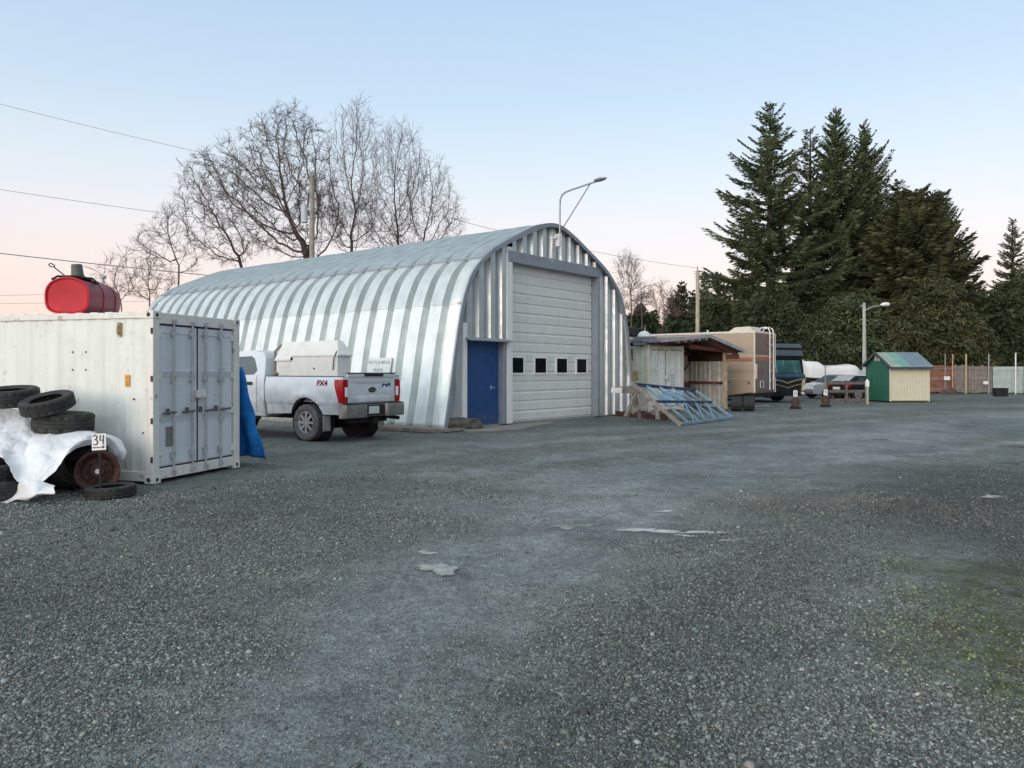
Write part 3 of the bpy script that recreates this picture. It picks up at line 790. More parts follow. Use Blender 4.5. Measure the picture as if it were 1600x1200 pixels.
def container(label, loc, rz, W, LN, H, mside, mdoor, mframe, detail):
    c = thing('shipping_container', label, 'container', loc, rz)
    pw = 0.13
    # frame: posts, headers, rails
    m = MB()
    for x in (0, W - pw):
        for y in (0, LN - pw): m.box(x, x + pw, y, y + pw, 0.11, H - 0.11)
    for y in (0.012, LN - pw): 
        m.box(pw, W - pw, y, y + 0.10, H - 0.17, H - 0.01); m.box(pw, W - pw, y, y + 0.10, 0.05, 0.20)
    for x in (0.012, W - 0.082):
        m.box(x, x + 0.07, pw, LN - pw, H - 0.10, H - 0.012); m.box(x, x + 0.07, pw, LN - pw, 0.03, 0.17)
    m.build('frame', mframe, c, bevel=0.008)
    # corner castings
    for x in (-0.006, W - 0.154):
        for y in (-0.006, LN - 0.154):
            for z in (0.0, H - 0.11):
                m = MB(); m.box(x, x + 0.16, y, y + 0.16, z, z + 0.115)
                cc = m.build('corner_casting', mframe, c, bevel=0.012)
                m = MB(); m.cyl((x + 0.08, y - 0.002, z + 0.057), (x + 0.08, y + 0.01, z + 0.057), 0.028, n=12)
                m.cyl((x - 0.002, y + 0.08, z + 0.057), (x + 0.01, y + 0.08, z + 0.057), 0.032, n=12)
                m.build_each('socket', M_gasket, cc)
    # corrugated sides
    for s, xo in ((0, 0.035), (1, W - 0.035)):
        pts = []; y = pw
        while y < LN - pw - 0.26:
            for dy, d in ((0, 0), (0.10, 0), (0.15, 0.014), (0.215, 0.014)): pts.append((y + dy, d))
            y += 0.262
        pts.append((LN - pw, 0))
        sg = 1 if s == 0 else -1
        m = MB(); m.grid([[Vector((xo + sg * d, yy, zz)) for yy, d in pts] for zz in (0.165, H - 0.095)])
        m.build('side_panel', mside, c)
    pts = []; x = pw
    while x < W - pw - 0.26:
        for dx, d in ((0, 0), (0.10, 0), (0.135, 0.032), (0.225, 0.032)): pts.append((x + dx, d))
        x += 0.262
    pts.append((W - pw, 0))
    MB().grid([[Vector((xx, LN - 0.03 - d, zz)) for xx, d in pts] for zz in (0.2, H - 0.16)]).build('rear_panel', mside, c)
    m = MB(); m.box(0.08, W - 0.08, 0.1, LN - 0.1, H - 0.05, H - 0.02)
    y = 0.25
    while y < LN - 0.3: m.box(0.09, W - 0.09, y, y + 0.12, H - 0.02, H + 0.004); y += 0.27
    m.build('roof_panel', mside, c)
    MB().box(0.08, W - 0.08, 0.1, LN - 0.1, 0.12, 0.16).build('floor', M_darkmetal, c)
    # doors
    x0, x1, z0, z1 = pw + 0.015, W - pw - 0.015, 0.225, H - 0.195
    xm = (x0 + x1) / 2
    hh = z1 - z0
    for s, (a, b) in enumerate(((x0, xm - 0.02), (xm + 0.02, x1))):
        m = MB(); m.box(a, b, 0.045, 0.08, z0, z1)
        # pressed stiffening ribs across the leaf: a dark ledge and a sloped face
        for f in (0.335, 0.655):
            zr = z0 + hh * f
            m.add([(a + 0.05, 0.045, zr + 0.05), (b - 0.05, 0.045, zr + 0.05), (b - 0.05, 0.018, zr + 0.045), (a + 0.05, 0.018, zr + 0.045),
                   (a + 0.05, 0.045, zr - 0.06), (b - 0.05, 0.045, zr - 0.06)],
                  [(0, 1, 2, 3), (3, 2, 5, 4), (0, 3, 4), (1, 5, 2)])
        m.box(a + 0.02, b - 0.02, 0.036, 0.045, z0 + 0.02, z0 + 0.11); m.box(a + 0.02, b - 0.02, 0.036, 0.045, z1 - 0.11, z1 - 0.02)
        d = m.build('door', mdoor, c, bevel=0.006)
        for k_ in (0.27, 0.76) if s == 0 else (0.14, 0.58):
            xx = a + (b - a) * k_ + (0.05 if s == 0 else 0)
            m = MB(); m.cyl((xx, -0.005, 0.13), (xx, -0.005, H - 0.10), 0.017, n=10)
            for zz in (0.10, H - 0.16): m.box(xx - 0.03, xx + 0.03, -0.03, 0.012, zz, zz + 0.05)
            for zz in (z0 + 0.10, z0 + hh * 0.6, z1 - 0.14): m.box(xx - 0.035, xx + 0.035, -0.012, 0.045, zz, zz + 0.09)
            m.build('lock_rod', M_steel if detail else mframe, d, smooth=40)
            if detail:
                zz = z0 + hh * 0.375
                m = MB(); m.bar((xx - 0.24 if s == 0 else xx - 0.02, -0.022, zz), (xx + 0.02 if s == 0 else xx + 0.22, -0.022, zz + 0.012), 0.03, 0.03)
                m.box(xx - 0.13, xx - 0.112, -0.028, 0.03, zz - 0.02, zz + 0.07)
                m.build('handle', M_handle, d)
        for f in (0.06, 0.36, 0.64, 0.94):
            xx = a if s == 0 else b
            MB().box(xx - 0.07 if s == 0 else xx - 0.05, xx + 0.05 if s == 0 else xx + 0.07, 0.018, 0.05, z0 + hh * f - 0.05, z0 + hh * f + 0.05).build('hinge', mframe, d, bevel=0.005)
    m = MB()
    m.box(xm - 0.018, xm + 0.018, 0.050, 0.085, z0, z1); m.box(x0 - 0.012, x1 + 0.012, 0.052, 0.088, z1, z1 + 0.022); m.box(x0 - 0.012, x1 + 0.012, 0.052, 0.088, z0 - 0.026, z0)
    m.box(x0 - 0.014, x0 - 0.001, 0.052, 0.088, z0, z1); m.box(x1 + 0.001, x1 + 0.014, 0.052, 0.088, z0, z1)
    m.build('gasket', M_gasket, c)
    m = MB(); m.box(xm - 0.085, xm + 0.085, -0.055, 0.05, z0 + hh * 0.475, z0 + hh * 0.475 + 0.12); m.build('lock_box', mframe, c, bevel=0.008)
    return c
C1 = Vector((-5.07, 10.85, 0)); CR1 = math.atan2(0.963, 0.27); CU = Vector((0.27, 0.963, 0)); CV = Vector((-0.963, 0.27, 0))
def cpt(x, y, z): return C1 + CU * x + CV * y + Vector((0, 0, z))
cont = container('cream white shipping container with closed doors coloured blue-grey for shade and the red tank on top', C1, CR1, 2.0, 6.0, 2.455, M_cont, M_cont_door, M_cont_frame, True)
m = MB(); m.box(0.018, 0.03, 0.42, 0.50, 1.38, 1.55); pl = m.build('placard', M_orange, cont); tag(pl, 'small orange sticker on the long side')
t_ = MB()
for z_ in (1.50, 1.44): t_.box(0.0165, 0.0178, 0.435, 0.485, z_, z_ + 0.012)
t_.box(0.0165, 0.0178, 0.45, 0.455, 1.395, 1.43); t_.box(0.0165, 0.0178, 0.465, 0.47, 1.395, 1.43)
t_.build_each('lettering', mat('placard_ink', (0.22, 0.09, 0.02), 0.6), pl)
MB().box(0.30, 0.47, 0.040, 0.0445, 0.50, 0.79).build('patch', M_greytag, cont)
m = MB(); m.tube([(0.012, 0.60, 2.26), (-0.018, 0.60, 2.24), (-0.018, 0.60, 2.15), (0.012, 0.60, 2.13)], 0.012, 8); m.box(0.012, 0.03, 0.575, 0.625, 2.10, 2.30)
m.build('lashing_ring', mat('rusty_ring', (0.36, 0.27, 0.14), 0.8, var=0.4, scale=20), cont)
m = MB()
for (yy, zz) in ((1.20, 1.88), (1.44, 1.88), (1.20, 1.62), (1.44, 1.62), (0.36, 1.2), (0.2, 0.72)): m.cyl((0.037, yy, zz), (0.028, yy, zz), 0.014, n=8)
m.build_each('rivet', M_rust, cont)
m = MB()
for zz in (0.30, 0.85, 1.45, 2.13): m.box(-0.012, 0.02, 0.005, 0.035, zz, zz + 0.085)
m.build_each('hinge_pin', M_gasket, cont)
m = MB()
for i in range(2):
    for k_ in range(5):
        for q in range(2): m.box(1.50 + q * 0.10, 1.56 + q * 0.10, 0.0405, 0.0445, 0.80 + i * 0.62 + k_ * 0.05, 0.83 + i * 0.62 + k_ * 0.05)
m.build_each('stencil', mat('faint_stencil', (0.40, 0.44, 0.49), 0.6, var=0.3, scale=25), cont)

# red fuel tank on the roof
M_red_shaded = mat('red_tank_shaded', (0.20, 0.008, 0.022), 0.42, var=0.2, scale=3, spots=((0.15, 0.010, 0.025), 0.6, 6))  # tank body: darker copy of the red, its shade is in the colour
M_red_lit = mat('red_tank_lit', (0.46, 0.008, 0.022), 0.5, var=0.15, scale=4, spots=((0.55, 0.07, 0.08), 0.6, 5), spec=0.3)  # lit end face: brighter copy of the same red
TD = Vector((-0.05, 0.999, 0))
TKP = Vector((-6.66, 11.50, 2.445))
tk = thing('fuel_tank', 'red oval fuel tank lying on the container roof', 'tank', TKP, math.atan2(TD.y, TD.x))
def obround(r, hz, n=40):
    return [(r * math.copysign(abs(math.cos(t)) ** (0.88 if math.sin(t) > 0 else 0.6), math.cos(t)), hz * math.copysign(abs(math.sin(t)) ** (0.88 if math.sin(t) > 0 else 0.6), math.sin(t))) for t in [2 * math.pi * k_ / n for k_ in range(n)]]
ob = obround(0.325, 0.275)
rows = []
for xx, sc in ((0.0, 1.0), (0.03, 1.0), (0.85, 1.0), (0.98, 0.97), (1.09, 0.89), (1.16, 0.77), (1.21, 0.58), (1.235, 0.25)):
    rows.append([Vector((xx, u * sc, 0.29 + v * sc)) for u, v in ob])
m = MB().grid(rows, closed=True); nb = 7 * 40; m.F.append(tuple(nb + j for j in range(40))); m.M.append(0)
m.build('tank_body', M_red_shaded, tk, smooth=50)
m = MB()
for xx in (0.45, 0.84): m.tube([(xx, u * 1.004, 0.29 + v * 1.004) for u, v in ob + ob[:1]], 0.007, 5)
m.build_each('weld_seam', M_red_shaded, tk)
m = MB(); m.box(0.5, 0.9, -0.06, 0.06, 0.57, 0.585); m.cyl((0.65, 0.05, 0.58), (0.65, 0.05, 0.63), 0.03, n=10); m.build_each('top_fitting', M_red_shaded, tk)
rows = [[Vector((xx, u * sc, 0.29 + v * sc)) for u, v in ob] for xx, sc in ((0.0, 1.0), (-0.015, 1.0), (-0.02, 0.93), (0.004, 0.88), (0.010, 0.5), (0.012, 0.1))]
m = MB().grid(rows, closed=True); nb = 5 * 40; m.F.append(tuple(nb + j for j in range(40))); m.M.append(0)
m.build('tank_end', M_red_lit, tk, smooth=40)
m = MB(); m.tube([(0.30 + 0.10 * math.sin(a) , 0.335 * math.cos(a), 0.29 + 0.30 * math.sin(a)) for a in [math.pi * (-0.30 + 1.05 * k_ / 24) for k_ in range(25)]], 0.020, 8)
m.build('hose', M_black, tk, smooth=60)
m = MB(); m.lathe([(0.14, 0.555), (0.19, 0.56), (0.20, 0.585), (0.15, 0.605), (0.0, 0.61)], Tr(0.24, 0, 0), 20); m.tube([(0.1, 0.28, 0.54), (0.15, 0.22, 0.595), (0.3, 0.1, 0.605), (0.35, -0.2, 0.585), (0.3, -0.31, 0.50)], 0.018, 6)
m.build('hose_coil', M_black, tk)
m = MB(); m.cyl((0.85, -0.12, 0.55), (0.85, -0.12, 0.65), 0.025, n=10); m.cyl((0.85, -0.12, 0.645), (0.85, -0.12, 0.69), 0.05, n=14)
m.build('filler_cap', M_steel, tk)
m = MB(); m.tube([(0.18, 0.12, 0.60), (0.16, 0.28, 0.735), (0.16, 0.33, 0.74), (0.16, 0.36, 0.775), (0.16, 0.32, 0.79), (0.16, 0.27, 0.76), (0.16, 0.27, 0.74)], 0.009, 6)
m.build('dip_rod', M_darkmetal, tk)
bk = MB() 
bk.lathe([(0.0, 0.180), (0.070, 0.180), (0.075, 0.175), (0.086, 0.02), (0.093, 0.018), (0.093, 0.0), (0.085, 0.0)], None, 24)
o = bk.build('bucket', mat('grey_green_plastic', (0.085, 0.095, 0.085), 0.6, var=0.15, scale=8), loc=TKP + Vector((0.02, 0.24, 0.607)), smooth=40)
o.rotation_euler = (R(3), R(-3), 0)
tag(o, 'upturned dark grey-green bucket on top of the red tank', 'bucket')

# ------------------------------------------------------------------ tyres, wheel, tarps
def tyre_mb(Ro, Ri, w, lugs=60, lug=0.012, groove=True):
    prof = []
    hw = w / 2
    prof = [(Ri, -hw * 0.72), (Ri + 0.02, -hw * 0.86), (Ri + (Ro - Ri) * 0.45, -hw * 1.02), (Ri + (Ro - Ri) * 0.8, -hw * 0.98), (Ro - 0.012, -hw * 0.84)]
    tr = [(-0.82, 0), (-0.44, 0), (-0.40, -1), (-0.32, -1), (-0.28, 0), (-0.04, 0), (-0.0, -1), (0.04, 0), (0.28, 0), (0.32, -1), (0.40, -1), (0.44, 0), (0.82, 0)]
    i0 = len(prof)
    prof += [(Ro - (0.010 if g else 0), hw * t * 0.97) for t, g in tr]
    i1 = len(prof)
    prof += [(Ro - 0.012, hw * 0.84), (Ri + (Ro - Ri) * 0.8, hw * 0.98), (Ri + (Ro - Ri) * 0.45, hw * 1.02), (Ri + 0.02, hw * 0.86), (Ri, hw * 0.72)]
    prof += [(Ri + 0.05, hw * 0.5), (Ro - 0.05, hw * 0.6), (Ro - 0.035, 0), (Ro - 0.05, -hw * 0.6), (Ri + 0.05, -hw * 0.5)]
    n = lugs * 2
    def rf(r, z, k_, i):
        if i0 - 1 <= i <= i1:
            outer = abs(z) > hw * 0.42
            if outer and (k_ % 4 < 1): return r - lug
            return r - 0.002 * (k_ % 2)
        return r
    return MB().lathe(prof, None, n, rfun=rf, closed=True)
def tyre(label, loc, rot, Ro=0.38, Ri=0.21, w=0.24, lugs=44, lug=0.012, m=M_rubber, group='old tyres in the heap by the container'):
    o = tyre_mb(Ro, Ri, w, lugs, lug).build('tyre', m, loc=loc, smooth=35)
    o.rotation_euler = rot
    tag(o, label, 'tyre', group); return o
p = P(18, 640, 10.6)
tyre('black tyre lying flat on top of the white tarp, highest of the heap', (p.x, p.y, 1.25), (R(8), R(-2), 0.3), 0.345, 0.20, 0.23)
p = P(74, 634, 10.35)
tyre('black tyre tilted up against the big lugged tyre', (p.x, p.y, p.z + 0.03), (R(6), R(-17), 0.9), 0.335, 0.20, 0.185)
p = P(99, 659, 10.55)
tyre('wide black lugged tractor tyre lying flat under the tilted tyre', (p.x, p.y, 0.90), (R(2), R(3), 0.4), 0.385, 0.23, 0.27, 26, 0.03, mat('muddy_tyre', (0.030, 0.034, 0.028), 0.85, var=0.4, scale=7, bump=0.3))
p = P(0, 737, 9.75)
tyre('black tyre lying on another at the left edge, under the tarp fold', (p.x - 0.08, p.y, 0.33), (R(3), R(4), 0.2), 0.32, 0.19, 0.23)
tyre('bottom black tyre of the pair lying at the left edge', (p.x + 0.02, p.y - 0.06, 0.115), (R(-1), R(2), 0.5), 0.36, 0.21, 0.23)
p = G(155, 780)
tyre('thin black tyre lying flat on the gravel under the rusty wheel', (p.x, p.y + 0.27, 0.065), (R(1), R(-2), 0.1), 0.305, 0.19, 0.14)
p = P(100, 735, 10.25)
tyre('dark tyre standing upright under the tarp behind the rusty wheel', (p.x, p.y + 0.2, 0.37), (R(80), 0, R(75)), 0.37, 0.22, 0.26)
p = P(66, 735, 10.2)
tyre('dark tyre standing upright in the shade under the middle of the tarp', (p.x, p.y + 0.25, 0.36), (R(84), 0, R(70)), 0.36, 0.22, 0.24)
p = P(30, 690, 10.55)
tyre('dark tyre lying under the tarp, holding up its left side', (p.x, p.y + 0.15, 0.62), (R(6), R(4), 0), 0.36, 0.22, 0.24)
tyre('dark tyre lying under the tarp below the big lugged tyre', (P(120, 700, 10.65).x, 10.72, 0.50), (R(2), R(-3), 0), 0.36, 0.22, 0.24)
tyre('dark tyre lying on the gravel hidden at the back of the heap', (P(110, 700, 10.7).x, 10.75, 0.20), (0, 0, 0), 0.42, 0.22, 0.28)
tyre('dark tyre lying on the gravel below the left side of the tarp', (P(10, 700, 10.7).x, 10.75, 0.42), (0, R(3), 0), 0.42, 0.22, 0.28)

# rusty wheel rim with white hub
p = G(152, 766)
wh = thing('rusty_wheel', 'rusty brown truck wheel without a tyre, pale hub facing out', 'wheel', (-5.53, 10.25, 0.0), 0)
T = Tr(0, 0.0, 0.275) @ Rz(R(28)) @ Rx(R(90))
m = MB(); m.lathe([(0.235, -0.17), (0.262, -0.175), (0.268, -0.155), (0.225, -0.14), (0.215, -0.08), (0.19, 0.0), (0.21, 0.07), (0.225, 0.12), (0.268, 0.135), (0.272, 0.155), (0.255, 0.16), (0.205, 0.11), (0.19, 0.03),
                   (0.155, 0.055), (0.10, 0.062), (0.075, 0.09), (0.0, 0.092)], T, 40)
m.build('rim', M_rust, wh, smooth=35)
m = MB(); m.cyl(T @ Vector((0, 0, 0.09)), T @ Vector((0, 0, 0.115)), 0.032, n=16); m.build('hub', M_white, wh)
m = MB()
for k_ in range(8):
    a = k_ * math.pi / 4; c = Vector((0.125 * math.cos(a), 0.125 * math.sin(a), 0.055)); m.cyl(T @ c, T @ (c + Vector((0, 0, 0.03))), 0.014, n=6)
m.build_each('lug_nut', M_darkmetal, wh)
# number sign 34 with arrow
p = P(154.5, 690.5, 9.85)
sg = thing('number_sign', 'white card with handwritten number 34 over a right-pointing arrow, stuck in the tyre heap', 'sign', (p.x, p.y, p.z), R(6))
sg.rotation_euler = (R(-4), R(-3), R(6))
MB().box(-0.086, 0.086, 0.0, 0.006, -0.105, 0.105).build('card', M_white, sg)
m = MB()
y_ = -0.004
m.tube([(-0.070, y_, 0.078), (-0.040, y_, 0.092), (-0.018, y_, 0.070), (-0.030, y_, 0.042), (-0.048, y_, 0.034), (-0.022, y_, 0.024), (-0.014, y_, -0.008), (-0.034, y_, -0.034), (-0.066, y_, -0.030)], 0.0065, 6)
m.tube([(0.020, y_, 0.088), (0.014, y_, 0.020), (0.052, y_, 0.022)], 0.0065, 6); m.tube([(0.056, y_, 0.088), (0.052, y_, -0.036)], 0.0065, 6)
m.build_each('digit', M_ink, sg)
m = MB(); m.bar((-0.072, y_, -0.070), (0.056, y_, -0.066), 0.010, 0.008); m.prism([(0.044, -0.086), (0.072, -0.066), (0.044, -0.048)], lambda u, v, s: Vector((u, y_ - 0.003 + 0.005 * s, v))); m.prism([(-0.078, -0.070), (-0.060, -0.060), (-0.060, -0.080)], lambda u, v, s: Vector((u, y_ - 0.003 + 0.005 * s, v)))
m.build('arrow', M_ink, sg)
MB().bar((0.0, 0.018, -0.75), (0.0, 0.014, 0.05), 0.02, 0.02).build('stake', M_darkmetal, sg)

# white tarp over the heap
def cloth_surface(ctrl, nu, nv, fold, seed):
    """smooth surface through a grid of control points, with creases"""
    def interp(seq, t):
        n = len(seq) - 1; x = t * n; i = min(int(x), n - 1); f = x - i
        p0, p1, p2, p3 = seq[max(i - 1, 0)], seq[i], seq[i + 1], seq[min(i + 2, n)]
        return 0.5 * (2 * p1 + (p2 - p0) * f + (2 * p0 - 5 * p1 + 4 * p2 - p3) * f * f + (3 * p1 - p0 - 3 * p2 + p3) * f ** 3)
    rows = []
    for a in range(nv):
        v = a / (nv - 1); crow = [interp([ctrl[r_][c_] for r_ in range(len(ctrl))], v) for c_ in range(len(ctrl[0]))]
        rows.append([interp(crow, b / (nu - 1)) for b in range(nu)])
    out = []
    for a in range(nv):
        o_ = []
        for b in range(nu):
            p = rows[a][b]
            du = rows[a][min(b + 1, nu - 1)] - rows[a][max(b - 1, 0)]; dv = rows[min(a + 1, nv - 1)][b] - rows[max(a - 1, 0)][b]
            n_ = du.cross(dv); n_ = n_.normalized() if n_.length > 1e-9 else Vector((0, -1, 0))
            q = Vector((p.x * 1.5 + p.z * 0.9, p.y * 1.2, p.z * 1.5 - p.x * 0.8)) + Vector((seed, 0, 0))
            r1 = 1 - abs(mnoise.noise(q)) * 2.2; r2 = 1 - abs(mnoise.noise(q * 2.3 + Vector((5, 2, 1)))) * 2.2
            r3 = 1 - abs(mnoise.noise(q * 4.1 + Vector((1, 7, 3)))) * 2.2; o_.append(p + n_ * fold * (max(r1, -0.3) * 0.9 + max(r2, -0.5) * 0.32 + max(r3, -0.5) * 0.16 + max(1 - abs(mnoise.noise(q * 9.0)) * 3.0, -0.5) * 0.06))
        out.append(o_)
    return out
M_tarp = mat('white_tarp', (0.72, 0.74, 0.77), 0.45, var=0.05, scale=4, bump=0.25, bscale=9, spots=((0.40, 0.37, 0.32), 0.7, 3), dirt=((0.45, 0.46, 0.40), 0.5, -0.1, 0.45))
ctrl_px = [
    [(-90, 596, 10.9), (-40, 610, 10.9), (0, 631, 10.8), (30, 640, 10.65), (58, 660, 10.5), (95, 672, 10.45), (140, 672, 10.45), (172, 675, 10.6), (190, 684, 10.7), (198, 694, 10.72)],
    [(-90, 640, 10.45), (-40, 648, 10.4), (2, 660, 10.3), (34, 672, 10.2), (64, 684, 10.05), (98, 684, 10.1), (138, 676, 10.2), (170, 679, 10.45), (189, 692, 10.6), (199, 704, 10.65)],
    [(-90, 680, 10.0), (-40, 684, 10.0), (2, 690, 9.95), (30, 704, 9.85), (62, 708, 9.75), (92, 700, 9.9), (130, 683, 10.05), (168, 684, 10.42), (188, 700, 10.55), (196, 715, 10.62)],
    [(-90, 700, 9.8), (-40, 703, 9.8), (3, 704, 9.75), (30, 730, 9.6), (58, 736, 9.55), (86, 718, 9.7), (122, 691, 9.9), (166, 690, 10.42), (186, 710, 10.55), (191, 724, 10.6)],
    [(-90, 716, 9.7), (-40, 716, 9.7), (8, 714, 9.62), (33, 752, 9.42), (56, 756, 9.42), (80, 738, 9.55), (112, 706, 9.8), (160, 697, 10.42), (181, 716, 10.55), (183, 732, 10.6)],
]
ctrl = [[P(*q) for q in row] for row in ctrl_px]
hp = cpt(0, 1.5, 0)
tp = thing('white_tarp', 'crumpled white tarpaulin thrown over the heap of tyres', 'tarpaulin', (hp.x, hp.y - 0.8, 0))
def rel(rows, o): return [[p - o for p in r_] for r_ in rows]
MB().grid(rel(cloth_surface(ctrl, 210, 110, 0.05, 3), Vector(tp.location))).build('cloth', M_tarp, tp, smooth=180, solid=0.003)
fl_px = [[(-60, 774, 9.75), (0, 770, 9.75), (30, 754, 9.5), (58, 752, 9.4), (80, 757, 9.4), (86, 759, 9.35)],
         [(-60, 786, 9.45), (0, 779, 9.55), (28, 766, 9.5), (52, 764, 9.25), (70, 762, 9.3), (84, 762, 9.25)],
         [(-60, 793, 9.2), (0, 786, 9.35), (26, 778, 9.4), (48, 777, 9.2), (64, 770, 9.2), (86, 771, 9.2)],
         [(-60, 795, 9.1), (0, 787, 9.3), (24, 783, 9.42), (44, 784, 9.33), (62, 775, 9.25), (78, 772, 9.25)]]
fl = [[P(*q) for q in row] for row in fl_px]
MB().grid(rel(cloth_surface(fl, 70, 26, 0.02, 9), Vector(tp.location))).build('loose_flap', M_tarp, tp, smooth=180, solid=0.006)

# blue tarp leaning on the container's far side
M_blue_tarp = mat('blue_tarp', (0.015, 0.19, 0.58), 0.4, var=0.22, scale=6, bump=0.35, bscale=12, spots=((0.10, 0.30, 0.65), 0.35, 9))
bt = thing('blue_tarp', 'bright blue tarpaulin hanging in folds from the container side next to the pickup', 'tarpaulin', cpt(2.1, 0.5, 0))
rows = []
o0 = Vector(bt.location)
zs = 26
for a in range(zs):
    f = a / (zs - 1); z = 2.0 * (1 - f) ** 1.0 * 0.83
    row = []
    bulge = 0.03 + 0.50 * f ** 1.2
    for b in range(37):
        t = b / 36
        y = -0.02 + 1.9 * t
        fo = 0.5 + 0.5 * math.sin(t * 34 + 2.0 * math.sin(f * 3)) 
        edge = min(1, t * 6) 
        x = 2.03 + bulge * (0.9 + 0.1 * edge) + 0.10 * f * fo + 0.06 * mnoise.noise(Vector((t * 6, f * 5, 1)))
        hem = 0.05 * math.sin(t * 9) * f
        row.append(cpt(x, y + 0.05 * mnoise.noise(Vector((f * 4, t * 3, 7))) - 0.10 * f * (1 - t), max(0.015, z + 0.01 + (0.06 + hem) * f)) - o0)
    rows.append(row)
MB().grid(rows).build('cloth', M_blue_tarp, bt, smooth=180, solid=0.005)
# ------------------------------------------------------------------ white pickup
M_paint = mat('white_truck_paint', (0.61, 0.66, 0.70), 0.32, var=0.04, scale=2, dirt=((0.24, 0.22, 0.19), 1.0, 0.40, 1.45), spots=((0.50, 0.48, 0.44), 0.35, 5), coat=0.25)  # mud, deepened to stand for dark ground mirrored in the lower body
M_chrome = mat('dull_chrome', (0.30, 0.295, 0.28), 0.4, 0.6, var=0.25, scale=6, dirt=((0.20, 0.18, 0.15), 0.6, 0.4, 0.9))
M_red_lens = mat('red_lens', (0.36, 0.006, 0.012), 0.3, var=0.25, scale=8, spec=0.3)
M_white_lens = mat('white_lens', (0.80, 0.80, 0.78), 0.15, var=0.1, coat=0.5)
M_glass = mat('window_glass', (0.045, 0.060, 0.062), 0.06, var=0.4, scale=4, spec=0.9)
M_rim = mat('grey_alloy', (0.30, 0.31, 0.32), 0.45, 0.4, var=0.15)
M_mudflap = mat('mud_flap', (0.30, 0.28, 0.26), 0.8, var=0.3, scale=8)
M_box_white = mat('box_white', (0.66, 0.66, 0.63), 0.5, var=0.05, scale=3, spots=((0.5, 0.46, 0.4), 0.4, 5), streak=((0.52, 0.49, 0.44), 0.4, 6, 0.5))
TU = Vector((0.545, 0.838, 0)); TV = Vector((-0.838, 0.545, 0))
T0 = Vector((-3.70, 16.92, 0)) + TU * 1.015
TR = math.atan2(TU.y, TU.x)
trk = thing('pickup_truck', 'dusty white four door pickup with a white box in its bed, tailgate to the yard', 'pickup truck', T0, TR)
def arc(cy, cz, r, a0, a1, n=14):
    return [(cy + r * math.cos(R(a0 + (a1 - a0) * k_ / n)), cz + r * math.sin(R(a0 + (a1 - a0) * k_ / n))) for k_ in range(n + 1)]
def bedw(y, z):
    w = 1.0 - 0.06 * max(0, (z - 1.15) / 0.35) ** 2 - 0.085 * max(0, (1.12 - z) / 0.5) ** 1.4
    d = math.hypot(y - 1.25, z - 0.45); w += 0.055 * max(0, 1 - abs(d - 0.60) / 0.16) if z > 0.45 else 0
    if 0.80 < z < 0.86: w -= 0.014
    if y < 0.22: w -= 0.03 * (1 - (y - 0.12) / 0.10)
    return w
RA = 0.55
zt = math.sqrt(RA ** 2 - 0.17 ** 2)
out = [(0.13, 0.62)] + [(1.25 - zt, 0.62)] + [(1.25 + RA * math.cos(a), 0.45 + RA * math.sin(a)) for a in np.linspace(math.pi - math.asin(0.17 / RA), math.asin(0.17 / RA), 22)][1:-1] + [(1.25 + zt, 0.62), (2.66, 0.58), (2.66, 1.475), (0.14, 1.50), (0.12, 1.42), (0.12, 0.90)]
zc = [0.70, 0.80, 0.83, 0.86, 0.93, 1.0, 1.08, 1.16, 1.24, 1.32, 1.40, 1.455]
yc = [0.22, 0.32, 0.45, 0.58, 0.7, 0.82, 0.95, 1.08, 1.2, 1.32, 1.45, 1.58, 1.7, 1.82, 1.95, 2.1, 2.3]
bodym = body_prism(out, bedw, zc, yc)
# open the bed: drop the lid (top faces) and floor between the sides -> sides as two shells with inner wall
keepF = []; 
for f in bodym.F:
    vs = [bodym.V[i] for i in f]
    if all(v[0] < 0 for v in vs) or all(v[0] > 0 for v in vs): keepF.append(f)
bodym.F = keepF; bodym.M = [0] * len(keepF)
for s in (-1, 1):
    bodym.box(s * 0.86 - 0.02, s * 0.86 + 0.02, 0.16, 2.62, 1.02, 1.455); bodym.box(min(s * 0.86, s * 0.94), max(s * 0.86, s * 0.94), 0.14, 2.66, 1.445, 1.478)
bodym.box(-0.60, 0.60, 0.14, 2.62, 0.84, 0.88); bodym.box(-0.88, -0.60, 0.14, 2.62, 1.005, 1.015); bodym.box(0.60, 0.88, 0.14, 2.62, 1.005, 1.015); bodym.box(-0.94, 0.94, 2.60, 2.65, 0.75, 1.475)
bodym.box(-0.95, -0.76, 0.145, 0.17, 0.62, 1.47); bodym.box(0.76, 0.95, 0.145, 0.17, 0.62, 1.47)
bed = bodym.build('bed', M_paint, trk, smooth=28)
m = MB()
for s in (-1, 1): m.box(min(s * 0.865, s * 0.962), max(s * 0.865, s * 0.962), 0.14, 2.65, 1.478, 1.494)
m.build('bed_rail', M_black, trk, bevel=0.005)
m = MB()
for cy in (1.25, 5.72):
    for s in (-1, 1):
        m.cyl((s * 0.62, cy, 0.45), (s * 0.90, cy, 0.45), 0.545, n=28, cap=False); m.cyl((s * 0.61, cy, 0.45), (s * 0.62, cy, 0.45), 0.545, n=28)
m.build_each('wheel_well', M_darkmetal, trk)
